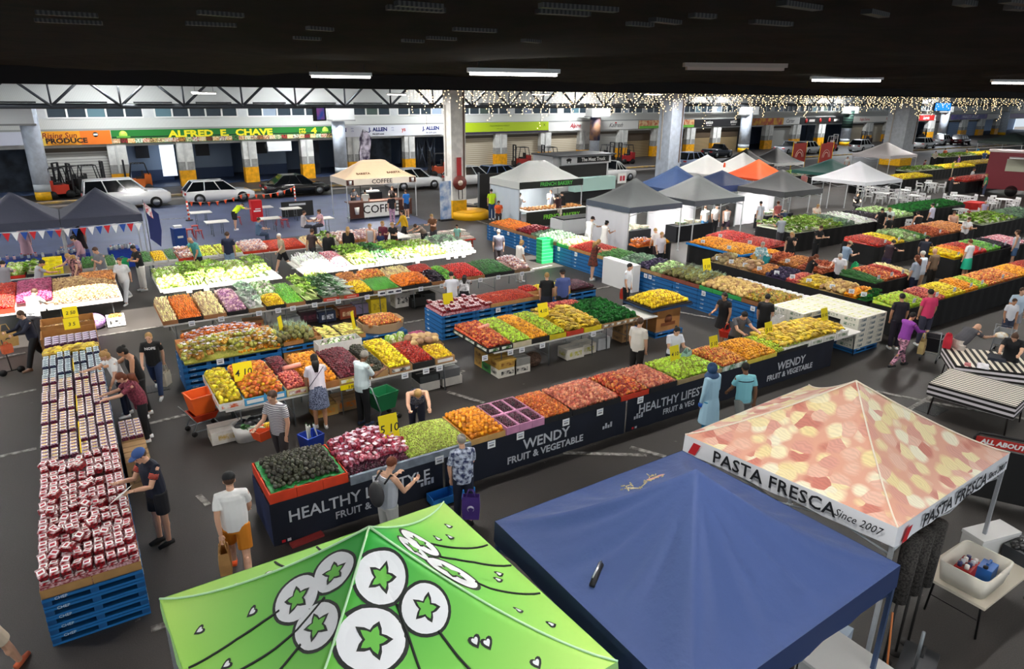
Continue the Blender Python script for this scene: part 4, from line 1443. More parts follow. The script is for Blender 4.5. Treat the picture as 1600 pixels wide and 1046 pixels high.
def tote(pos,rz,label,col,w=.34,h=.36,d=.14,name='tote_bag',strap=.28,mark=None,mc='1a1a1a'):
 t=thing(name,label,'bag',(pos[0],pos[1],max(.01,pos[2]-h-strap*.75)),rz)
 mb=MB()
 m=M(col,.7,var=.12,scale=6)
 rr=lambda W,D,z:[(-W/2,-D/2,z),(0,-D/2*1.1,z),(W/2,-D/2,z),(W/2,D/2,z),(0,D/2*1.1,z),(-W/2,D/2,z)]
 mb.loft([rr(w*.9,d,0),rr(w,d*1.05,h*.5),rr(w*.95,d*.8,h),rr(w*.9,d*.7,h),rr(w*.85,d*.7,h*.3)],m,False)
 mb.build('body',t)
 for s in(-1,1):
  mb=MB();mb.tube([(-w*.25,s*d*.35,h-.01),(-w*.12,s*.02,h+strap*.7),(w*.12,s*.02,h+strap*.7),(w*.25,s*d*.35,h-.01)],.009,m,5)
  mb.build('handle',t)
 if mark:
  mb=MB();mb.cyl((0,-d*.56,h*.5),.06,.006,M(mc,.6),16,ax='y');mb.build('print',t)
 return t
def crowd():
 P=person
 navy,blk,wht='141c30','101012','eeeeec'
 flor=M('1c2a55',.7,col2='c8d2e4',scale=16)
 dots=M('26304a',.7,col2='8a94b0',scale=40)
 mar=M('5a1c2c',.8,col2='8a3a4c',scale=30)
 strp=M('d8d8d8',.8,col2='6a6470',scale=9,kind='str_z')
 gstr=M('c8ccd2',.8,col2='8f96a2',scale=14,kind='str_z')
 t,J=P(228,700,'hold',205,'person in a blue cap and navy shirt holding papers beside the strawberries','polo','141a2c','shorts',M('14161c',.8),'short','b',h=1.78,fine=True,shoe='0e0e10',cap='cap',capc='3a5a94',fat=1.1)
 for s_ in(-1,1):
  mb=MB();S,E=J['s'+'LR'[s_>0]],J['e'+'LR'[s_>0]]
  mb.tube([S+(E-S)*.3,S+(E-S)*.58],[.071,.070],M('e0583a',.7,col2='141a2c',scale=16,kind='str_z'),12);mb.build('sleeve_band',t)
 hp=handpos(t,J,'L')
 tag(MB().box((0,0,0),(.24,.005,.32),WHITE).build('paper_sheet',None,(hp.x-.10,hp.y+.05,hp.z-.04),1.0),'white sheets of paper in the hand of the capped person','paper').rotation_euler.x=.9
 t,J=P(356,741,'walk',80,'person in a white t-shirt, orange shorts and black cap walking away with a paper bag','tee',wht,'shorts','c87a12','short','b',h=1.78,fine=True,shoe='ee5a20',cap='cap',fat=1.15)
 hp=handpos(t,J,'L')
 tote(hp,1.4,'brown paper carrier bag in the hand of the person in orange shorts','b98a52',.32,.38,.16,'paper_bag',.2)
 P(0,0,'walk2',60,'person in a white shirt and tan shorts cut by the bottom left edge','tee',wht,'shorts','d8c8b0','short','b',h=1.75,fine=True,at=(-1.82,8.93),shoe='c8603a')
 t,J=P(604,722,'hold',20,'person in a grey striped sleeveless top with a dark backpack beside the navy skirt','tank',gstr,'trousers','b8b8b4','short','r',h=1.66,fine=True,shoe='d8d8d4',fat=1.15)
 bp=thing('backpack','dark grey backpack worn over the grey striped top','backpack',t.location+Vector((0,0,0)),t.rotation_euler.z)
 mb=MB();mb.ball((0,-.21,1.18),(.15,.09,.22),M('3a3a3c',.7),12,8);mb.build('body',bp)
 mb=MB()
 for s_ in(-1,1):
  mb.tube([(s_*.1,-.13,1.36),(s_*.11,.0,1.46),(s_*.11,.14,1.32),(s_*.14,.0,1.05)],.016,DARK,6)
 mb.build('strap',bp)
 t,J=P(722,682,'bag',75,'person in a blue patterned blouse seen from behind, holding a purple bag','blouse',flor,'trousers',navy,'short','g',h=1.64,fine=True,shoe='202020',fat=1.1)
 hp=G(736,790,.55)
 tote((hp.x,hp.y,.85),-.6,'purple folded shopping bag held by the person in the blue patterned blouse','4a2f80',.3,.42,.14,'shopping_bag',.15,True,'c8c0d8')
 P(167,548,'reach1',190,'person with blonde hair in a white top leaning over the berry block','tee',wht,'jeans',navy,'bun','f',h=1.68,fine=True)
 P(196,541,'reach1',185,'muscular person in a black tank top behind the blonde shopper','tank','0c0c0e','trousers',blk,'bun','k','m',h=1.8)
 P(193,583,'reach',185,'person in a maroon dotted blouse with brown hair at the berry block','blouse',mar,'trousers','14161a','long','r',h=1.66,fine=True,fat=1.2)
 t,J=P(231,517,'walk',255,'person in a black t-shirt and blue jeans walking with a cream tote','tee',blk,'leggings','24365a','tail','f',h=1.68,fine=True)
 o=link('lettering',text_mesh('NOPE',.09,WHITE,.002,.004),t)
 basis(o,(0,.155,1.25),(-1,0,0),(0,.1,1))
 hp=handpos(t,J,'L');tote(hp,1.0,'cream cloth tote held by the person in the black t-shirt','d8cdb4',.3,.34,.1)
 t,J=P(38,482,'push',205,'person in a navy sweater pulling a shopping trolley at the left','long','12162a','trousers','121216','short','b',h=1.68,shoe='8a6a58')
 tr=thing('shopping_trolley','small two wheeled shopping trolley with a brown bag at the left edge','trolley',G(20,585),.3)
 for s_ in(-1,1):
  mb=MB();mb.cyl((s_*.2,-.03,.09),.09,.05,BLACK,12,ax='y');mb.build('wheel',tr)
 mb=MB();mb.tube([(-.2,0,.1),(.2,0,.1)],.015,DARK,6);mb.tube([(0,0,.1),(-.05,.05,.95)],.015,DARK,6);mb.build('frame',tr)
 g=G(18,560)
 tote((g.x,g.y,1.0),.3,'brown carrier bag with a black ring mark on the shopping trolley','c09a5c',.5,.42,.2,'carrier_bag',.3,True)
 hp=handpos(t,J,'L')
 tote((hp.x-.1,hp.y-.1,.98),.5,'orange mesh bag held low by the person in the navy sweater','d8643a',.24,.22,.12,'mesh_bag',.1)
 P(50,452,'reach',60,'person in a white shirt serving at the red tomatoes','tee',wht,'trousers','3a3a40','short','b',h=1.75)
 P(2,408,'reach1',80,'person in a grey top cut by the left edge beyond the tomatoes','tee','8a8a90','jeans','6a86a8','short','k')
 P(60,413,'reach1',10,'person in a pale grey t-shirt behind the magenta onions','tee','a8aab0','trousers','2a2c34','short','k','m')
 P(108,397,'reach1',215,'person in a black floral dress at the sunlit potatoes','dress',M('1c181c',.8,col2='c88a8a',scale=14),None,None,'long','f',h=1.66,fat=1.15)
 P(152,387,'phone',215,'balding person in a grey t-shirt and white shorts by the far row','tee','77797f','shorts','e8e6e2','short','b',h=1.78)
 P(186,401,'walk',240,'person in a grey blouse and white trousers walking up the aisle','blouse',M('8a8c94',.8,col2='e8e8ea',scale=1.5),'trousers','e2e4ea','short','b',h=1.68)
 t,J=P(212,384,'hold',200,'person in a black t-shirt carrying a green bag by the aisle','tee','17171b','trousers','e8e4dc','short','k','m',h=1.72)
 hp=handpos(t,J,'R');tote((hp.x,hp.y,hp.z+.1),.5,'green and white shopping bag carried by the aisle','1fa060',.36,.34,.16,'shopping_bag',.1)
 P(33,352,'stand',80,'person in a long pink smock at the bunting stall','coat','d8aebc','leggings',M('a87a6a',.8,col2='6a4a3c',scale=20),'short','w',h=1.64,fat=1.2)
 P(116,368,'reach1',190,'person in a dusty pink top beside the bunting stall','long','b8909c','trousers','6a5a80','bun','k')
 P(120,350,'stand',90,'person in a dark dress standing in the bunting stall','dress','2a1e22',None,None,'long','k')
 P(297,368,'reach1',200,'bald person in a teal shirt by the yellow squash of the far row','polo','4a9a94','trousers','1c1e24','bald','b','m',h=1.8)
 P(347,359,'stand',60,'person in a navy t-shirt and pale jeans by the pear trays','tee','131c38','jeans','8aa4c0','short','b','l',h=1.78)
 P(437,363,'walk2',190,'older person with white hair, beige shirt and black shorts in the gap of the leafy row','polo','a89a80','shorts','101014','short','w',h=1.7)
 P(375,319,'bend',20,'worker in a yellow hi-vis vest bending over a white table','tee','d4f01c','shorts','14161a','short','k',h=1.7)
 P(402,343,'sit',10,'person in a grey blue shirt sitting at a white table','tee','56708c','jeans','3a4a64','short','b',z=0)
 P(473,332,'sit',0,'person in a pale shirt sitting nearer the coffee tent','tee','c8c0c4','trousers','3a3a44','short','b')
 P(500,330,'sit',190,'person in a pink shirt sitting at the table left of the coffee tent','tee','d8a8b4','trousers','3a3a44','bun','b')
 P(484,355,'walk',30,'person in a brown shirt with pale bags behind the leek table','tee','3a2a2a','trousers','24242a','short','b','m')
 P(512,362,'stand',250,'person in black by the herb bunches of the far row','long','141416','trousers','18181c','short','k')
 P(543,355,'stand',60,'person with long blonde hair in a black coat facing the far row','coat','141318','trousers','18181c','long','f')
 P(578,350,'stand',210,'person in a pale grey top among the leafy row shoppers','tank','b8b0b4','trousers','a8402c','short','f')
 P(590,343,'stand',215,'blonde person in a maroon cardigan behind the leafy row','long','6a2438','trousers','2a2024','bun','f')
 P(594,363,'stand',230,'child in a dark and light blue top among the shoppers','tee','2a3a6a','trousers','24283a','short','k',h=1.26)
 P(614,347,'hold',215,'person in a black t-shirt and dark red trousers by the leafy row','tee','141416','trousers','7a1824','bun','f')
 P(629,327,'walk',180,'person in a yellow cardigan walking before the coffee tent','long','e8b81e','trousers','18181c','tail','k')
 P(652,351,'bend',200,'person with striped sleeves bending over the pale trays','tee',M('5a4438',.8,col2='c8b8a8',scale=14,kind='str_z'),'trousers','2a2a30','short','b')
 P(676,334,'hold',210,'person with fair hair in a brown shirt beside the pale trays','tee','6a4428','trousers','3a3a40','short','f')
 P(714,352,'stand',220,'child with dark hair at the end of the leafy row','tee','8ac0b0','trousers','c8d0d4','short','k','m',h=1.26)
 P(570,297,'stand',80,'person in a white t-shirt ordering at the coffee stall','tee','e8e6e0','trousers','24283a','short','k')
 P(611,304,'stand',90,'person in black with pink patterned trousers at the coffee counter','tee','1a1a24','leggings',M('8a6a9a',.8,col2='d8a8b8',scale=18),'bun','k')
 P(634,297,'stand',100,'person in a bright blue shirt at the right of the coffee counter','tee','1a6ab8','shorts','1c2038','short','b')
 P(622,291,'hold',250,'person in dark clothes behind the coffee counter','tee','2a2020','trousers','18181c','bun','b',at=(16.9,39.9))
 P(590,291,'hold',260,'barista in a grey shirt at the coffee machine','tee','5a5a60','trousers','18181c','short','k',at=(15.6,40.2))
 P(560,291,'hold',280,'barista in black at the left of the coffee machine','tee','24242a','trousers','18181c','short','k','m',at=(14.5,40.3))
 P(768,297,'stand',75,'person in a hi-vis yellow shirt and jeans left of the bakery tent','tee','c8f020','jeans','24406a','short','k',h=1.78)
 P(779,316,'sit',240,'person in an orange vest sitting behind the carrots of the blue wall','tee','e8602a','trousers','2a1a1c','short','k','m')
 P(790,295,'hold',260,'baker in white behind the bread at the left','tee','e8ecf0','trousers','d8dce0','short','k',at=(22.2,33.6))
 P(857,298,'hold',250,'baker in pale blue white behind the bread at the right','tee','d8e0f0','trousers','d8dce0','short','b',at=(24.6,33.8))
 P(872,305,'reach1',80,'person in dark red buying bread','tee','3a1c20','shorts','c8c0b4','short','k')
 P(880,300,'hold',100,'person in a black t-shirt and grey shorts at the bakery','tee','141416','shorts','8a94b0','short','k',h=1.76)
 P(779,360,'stand',60,'older person in a dark vest walking left of the blue wall','tee',M('8a94a8',.8,col2='3a3038',scale=1.2),'trousers','2a2226','short','g',h=1.74)
 P(807,376,'phone',0,'sunlit person in white looking at a phone by the green crates','blouse','f2ece4','trousers','ece8e4','bun','f')
 P(924,340,'reach1',10,'sunlit person in a dark cap and white shirt beside the grey tent','tee','f6f4f0','shorts','f0ece8','short','k',cap='cap',capc='3a1c20',h=1.78)
 P(946,345,'hold',0,'sunlit person in a white dress pointing beside the grey tent','dress','f6f2ee',None,None,'bun','k')
 P(913,375,'reach1',350,'person in a patterned brown dress at the blue wall tomatoes','dress',M('6a2a1a',.8,col2='2a1a14',scale=12),None,None,'long','f',at=(17.2,20.6),h=1.7)
 t,J=P(983,413,'stand',300,'person in a white t-shirt standing by the purple cabbages','tee','e6e8ee','trousers','17171b','short','k',h=1.74)
 hp=handpos(t,J,'L');tote((hp.x-.2,hp.y+.1,hp.z+.1),.4,'red plastic carrier bag beside the person in the white t-shirt','d8402a',.36,.36,.2,'carrier_bag',.08)
 P(1034,363,'stand',260,'person in a pale top standing before the grey tent tables','blouse','dcd4dc','shorts','141820','short','f')
 P(1026,357,'reach1',80,'sunlit person turned to the table of yellow fruit','tee','eee4e0','trousers','3a2a2c','short','f')
 P(717,431,'hold',70,'person with a white mask and pale shirt behind the tomatoes','tee','dfe2ea','trousers','24283a','short','k')
 P(742,441,'bend',60,'person in a black and white top bending behind the tomatoes','tee',M('1a1a1e',.8,col2='e4e4e6',scale=4),'trousers','18181c','long','k')
 P(826,431,'stand',60,'blonde person in a black top at the cherry tomato pallets','tee','101216','skirt','14182a','short','f',h=1.66,fat=1.1,at=(12.35,17.02))
 t,J=P(845,432,'stand',75,'person in a blue shirt and black cap beside the blonde shopper','tee','4a5a94','trousers','16181e','short','b',cap='cap',h=1.8,fat=1.15,at=(12.75,16.7))
 P(1000,498,'stand',20,'person in a cream shirt standing by the apple table','polo','dcd6cc','trousers','1c1816','short','b',h=1.76,fine=True,fat=1.15)
 t,J=P(1056,509,'hold',250,'person in a white t-shirt with dark tied hair facing the green apples','tee','e4e8f2','trousers','24283a','bun','k',h=1.64,fine=True)
 hp=handpos(t,J,'L');tote((hp.x-.12,hp.y-.05,hp.z+.05),.4,'pale teal shopping bag with orange handles behind the green apples','9cc4b8',.36,.34,.16,'shopping_bag',.12)
 t,J=P(1134,458,'bag',185,'person in a black dress with a long dark ponytail carrying a red basket','dress','141216',None,None,'tail','k','m',h=1.68)
 hp=handpos(t,J,'L')
 bs=thing('shopping_basket','red plastic shopping basket of vegetables in the hand of the person in black','basket',(hp.x-.1,hp.y-.1,max(.45,hp.z-.38)),.3)
 rc=M('c8321c',.5)
 mb=MB();mb.loft([[(-.17,-.11,0),(.17,-.11,0),(.17,.11,0),(-.17,.11,0)],[(-.21,-.15,.2),(.21,-.15,.2),(.21,.15,.2),(-.21,.15,.2)],[(-.19,-.13,.2),(.19,-.13,.2),(.19,.13,.2),(-.19,.13,.2)],[(-.15,-.1,.03),(.15,-.1,.03),(.15,.1,.03),(-.15,.1,.03)]],rc,False);mb.build('body',bs)
 mb=MB();mb.tube([(-.19,0,.2),(-.1,0,.36),(.1,0,.36),(.19,0,.2)],.012,rc,6);mb.build('handle',bs)
 P(1161,487,'reach',255,'person in a grey t-shirt with a red strap reaching over the mandarins','tee','55565c','trousers','18181c','short','k',h=1.72,fine=True)
 t,J=P(1210,478,'stand',20,'person in black with a white bag behind the limes','tee','101014','trousers','14141a','short','k',at=(16.35,11.75))
 tote((16.55,11.45,1.35),.3,'big white plastic bag held behind the limes','ecebe8',.42,.4,.26,'plastic_bag',.35)
 t,J=P(1115,572,'stand',95,'person in a long pale blue protective gown and blue hood','coat','a8cfe4','trousers','1f7fa8','short','k',h=1.72,fine=True,shoe='1f7fa8',fat=1.1)
 mb=MB();a=J['head'];mb.ball(a+Vector((0,-.012,.01)),(.10,.115,.13),M('2a4a70',.7),16,10);mb.ball(a+Vector((0,-.02,-.16)),(.19,.14,.09),M('2a4a70',.7),14,8);mb.build('hood',t)
 mb=MB()
 for s_ in 'LR':
  mb.ball(J['w'+s_]+J['f'+s_]*.06,(.05,.05,.065),M('1f5fc0',.4),10,6)
 mb.build('glove',t)
 t,J=P(1168,568,'walk2',65,'person in a light blue t-shirt with dark hair walking away beside the gowned person','tee','8ad0dc','trousers','8a8a86','short','k','d',h=1.72,fine=True)
 mb=MB();c=(J['chest']+J['sh'])/2;mb.loft([ering(c+Vector((0,0,z_)),.200,.137,Vector((0,0,1)),18)for z_ in(0,.018)],M('1c2a3c',.7));mb.build('chest_stripe',t)
 t,J=P(490,557,'reach1',80,'person in a white top and navy dotted skirt with long black hair','tee','e8e0ea','skirt',dots,'long','k','m',h=1.66,fine=True,fat=1.05)
 mb=MB();mb.tube([J['sR']+Vector((-.02,-.07,.05)),J['chest']+Vector((0,-.16,0)),J['pel']+Vector((-.2,-.06,.06))],.008,M('3a3a4a',.6),5);mb.build('bag_strap',t)
 t,J=P(563,550,'hold',20,'person in a loose pale t-shirt and black jeans at the dark plums','blouse','d2e2e4','trousers','0f1014','short','g','d',h=1.76,fine=True,shoe='1c2a44')
 P(652,608,'bend',250,'person with short fair hair in a navy tank top bending over the green grapes','tank',M('161c38',.8,col2='a0a6c0',scale=30),'trousers','24283a','short','f',h=1.7,fine=True,fat=1.1)
 t,J=P(428,613,'bag',215,'person in a striped t-shirt walking with an orange basket','tee',strp,'trousers','3a3638','short','b',h=1.78,fine=True)
 bs=thing('shopping_basket','orange shopping basket of bananas and leaves held by the striped t-shirt person','basket',(G(420,725).x+.0,G(420,725).y,.60),.4)
 oc=M('e2501e',.5)
 mb=MB();mb.loft([[(-.19,-.12,0),(.19,-.12,0),(.19,.12,0),(-.19,.12,0)],[(-.23,-.16,.2),(.23,-.16,.2),(.23,.16,.2),(-.23,.16,.2)],[(-.21,-.14,.2),(.21,-.14,.2),(.21,.14,.2),(-.21,.14,.2)],[(-.17,-.1,.03),(.17,-.1,.03),(.17,.1,.03),(-.17,.1,.03)]],oc,False);mb.build('body',bs)
 mb=MB();mb.tube([(-.21,0,.2),(-.12,0,.38),(.12,0,.38),(.21,0,.2)],.012,DARK,6);mb.build('handle',bs)
 bl=bs.location
 tag(link('banana_bunch',FR['banana_bunch'][0],None,(bl.x+.08,bl.y,.82)),'yellow banana hand in the orange basket','banana')
 tag(link('leafy_bunch',FR['chard'][0],None,(bl.x-.16,bl.y+.05,.80),1.2),'green leafy bunch hanging out of the orange basket','vegetable')
 rs=[(1103,322,'stand',70,'sunlit person in a white shirt and blue shorts under the grey tents','tee','f2f0ee','shorts','4a86b8','short','b'),(1137,320,'walk',60,'sunlit person in a white top and dark shorts at the grey tents','tank','f4f0ee','shorts','3a2a3c','bun','k'),(1190,315,'stand',80,'person in a pale shirt facing the white tent wall','tee','d8dce8','shorts','e8e4e0','short','k'),(1217,315,'stand',70,'person in a red and blue top at the white tent wall','tee','b8605a','jeans','2a3450','short','r'),(1226,337,'hold',60,'person in grey with a green bag near the watermelons','tee','9aa0a8','trousers','3a3a40','short','b'),(1120,320,'stand',250,'stallholder in white inside the second grey tent','tee','e8e4e2','trousers','2a2a30','short','k'),(1205,375,'hold',240,'person in a white and teal patterned smock with a teal bag','coat',None,'leggings','c8b8a8','short','g'),(1239,362,'phone',200,'blonde person in a black dress beside the smock wearer','dress','121216',None,None,'long','f'),(1281,352,'hold',260,'person in a black apron holding a cabbage','tee','101214','trousers','14161a','short','b'),(1273,397,'reach1',320,'person with long red hair in black at the nectarine island','tee','121216','trousers','141418','long','r'),(1302,393,'reach1',200,'person with pinkish hair in a white shirt beside the red haired one','polo','ebe9ee','trousers','1c1e28','short','w'),(1325,377,'hold',340,'person in a beige cap and pale blue shirt with a green bag','tee','9ab4d0','shorts','a8a89a','short','b'),(1413,340,'stand',80,'person in a black t-shirt with a white logo and green shorts','tee','0f1014','shorts','3a5a58','short','k'),(1395,375,'reach1',350,'person in dark maroon with a purple bag at the nectarine island','tee','2a1624','trousers','2a2040','short','k'),(1432,399,'stand',85,'person with brown hair in a grey blue blouse before the long black table','blouse','a8b4c8','jeans','1c2440','long','r'),(1444,393,'stand',80,'person with white hair in a white floral top','blouse','d8e0ee','leggings','c8a890','short','w'),(1463,389,'stand',75,'bald person in a brown shirt with a woven bag','tee','7a6450','trousers','2a2622','bald','b'),(1487,370,'stand',80,'person in a white t-shirt and bright green skirt','tee','e8e8ea','skirt','1fb890','short','r'),(1457,368,'reach1',20,'person in a navy top with a white strap by the capsicums','tee','14182a','trousers','1c1c24','short','k'),(1507,338,'hold',240,'person in sunglasses and a white polo shirt in the right hall','polo','f0eeee','trousers','3a3438','short','b'),(1578,358,'stand',110,'person in a pale singlet and denim shorts at the right edge','tank','c8ccdc','shorts','4a6a94','bun','b'),(1392,324,'reach1',190,'person in white among the greens of the right hall','tee','d8e4e0','trousers','3a3a40','short','f'),(1378,325,'reach1',200,'person in black with long dark hair at the greens','tee','141418','trousers','18181c','long','k'),(1459,318,'stand',90,'person in a pale lilac shirt seen from behind by the white chairs','polo','d4cfe4','trousers','2a2c38','short','k'),(1443,331,'reach1',60,'person in a black top left of the lilac shirt','tank','16161a','trousers','18181c','bun','k'),(1484,331,'reach1',210,'person in a pinkish top right of the lilac shirt','tank','d8b8a8','trousers','4a3a3a','short','b'),(1541,315,'stand',200,'child in a lilac dress beside the red cloth table','dress','c8bcd8',None,None,'short','w'),(1252,335,'bend',60,'person in dark blue bending among the tents','tee','24304a','trousers','1c1c24','short','k'),(1300,322,'reach1',240,'person in cream behind the greens table','tee','e6d8c8','trousers','c8b8a8','short','f'),(1340,303,'sit',230,'person in black seated under the large white tent','tee','141418','trousers','18181c','short','k'),(1325,245,'stand',200,'person in white beside the green tent','tee','e8e8e8','trousers','3a3a44','short','k'),(1258,270,'stand',200,'person in pink before the red banners','tee','e89a9a','trousers','5a4a50','short','k')]
 for q in rs:
  px,py,pose,fc,lb,tp,tcol,bt,bcol,hr,hc=q
  if tcol is None:
   tcol=M('dfe8ea',.8,col2='6ab0b8',scale=14)
  P(px,py,pose,fc,lb,tp,tcol,bt,bcol,hr,hc,h=1.7 if 'child' not in lb else 1.3,cap='cap' if 'cap ' in lb else None,capc='a89a78')
 g=G(1205,410,.8)
 tote((g.x-.3,g.y,1.2),.3,'teal shopping bag of the person in the patterned smock','1f9aa0',.4,.36,.2,'shopping_bag',.1)
 tote((g.x-.6,g.y+.3,1.2),.3,'ochre shopping bag beside the teal one','c89a3a',.34,.36,.2,'shopping_bag',.1)
 g=G(1334,425,.8);tote((g.x,g.y,1.2),.3,'bright green carrier bag of the person in the beige cap','16b06a',.34,.34,.2,'carrier_bag',.1)
 t,J=P(1423,486,'push',345,'person in a purple hoodie and floral leggings pushing a stroller','long','8a3a9c','leggings',M('1c1a2a',.8,col2='e0a0b8',scale=16),'short','k','m',h=1.64,fine=True,shoe='18181c')
 P(1456,455,'stand',60,'person in a bright pink shirt with a black strap','tee','dc3c6c','jeans','3a3a4c','short','k','m',h=1.72,fat=1.1)
 P(1411,462,'stand',50,'person in dark clothes beside the pink shirt','tee','1a1420','trousers','1c1626','short','k','m',h=1.66)
 t,J=P(1522,510,'bend',345,'bald person in a grey t-shirt bending over the striped cloth table','tee','4c4c52','shorts','d8ccc0','bald','b',h=1.74,fine=True,fat=1.15)
 tote((t.location.x-.25,t.location.y+.15,1.25),.4,'red carrier bag at the side of the bald person','d0283c',.3,.34,.18,'carrier_bag',.08)
 P(1586,467,'stand',230,'child in a white t-shirt and checked shorts at the right','tee','e6e8f0','shorts','3a4258','short','b','m',h=1.4)
 P(1598,452,'stand',220,'person in a pale blue top cut by the right edge','tee','c4d8ec','shorts','a8a8b0','short','b',h=1.66)
 P(1588,520,'reach',195,'stallholder in a black t-shirt behind the striped cloth table','tee','111318','trousers','0f1014','tail','b',h=1.68,fine=True)
 q=random.Random(21)
 cols=['2a8a5a','e8e8ec','1a1a20','8a5aa0','c8a03a','4a6a9a','d86a4a','2a2a34','b8c43a','6a2a3a','3a7a9a','d8d0c0']
 wd=[('green','far stall left of the maroon van'),('white','seat beside the maroon van'),('black','table before the maroon van'),('lilac','far crowd by the blue screen'),('mustard','far crowd under the blue screen'),('blue','far crowd left of the dark green tent'),('orange','far crowd above the yellow stall'),('charcoal','far crowd behind the maroon van'),('hi-vis lime','far stall in the middle of the crowd'),('maroon','far crowd at the grey pillar foot'),('teal','far crowd in front of the blue bays'),('cream','far crowd nearest the white cars')]
 pos=[(1543,272),(1522,262),(1490,275),(1500,243),(1512,232),(1540,236),(1478,232),(1560,240),(1491,250),(1446,250),(1530,228),(1463,236)]
 for k,((px,py),(cn,wh))in enumerate(zip(pos,wd)):
  P(px,py,['stand','walk','hold'][k%3],q.choice((60,120,200,300)),'distant person in %s, %s'%(cn,wh),'tee',cols[k],'trousers',q.choice(('1c1c24','3a4258','c8b8a0')),'short',q.choice('kbf'))
crowd()
# ================================================================== stalls
_camT=cam.matrix_world.inverted()
def PX(x,y,z):
 v=_camT@Vector((x,y,z))
 return 800+CF*v.x/-v.z,523-CF*v.y/-v.z
def fx(px,y,z=.76):
 a,b_=-20.0,90.0
 for _ in range(50):
  m=(a+b_)/2
  if PX(m,y,z)[0]<px:
   a=m
  else:
   b_=m
 return(a+b_)/2
def fyy(px,x,z=.76):
 a,b_=6.0,60.0
 for _ in range(50):
  m=(a+b_)/2
  if PX(x,m,z)[0]>px:
   a=m
  else:
   b_=m
 return(a+b_)/2
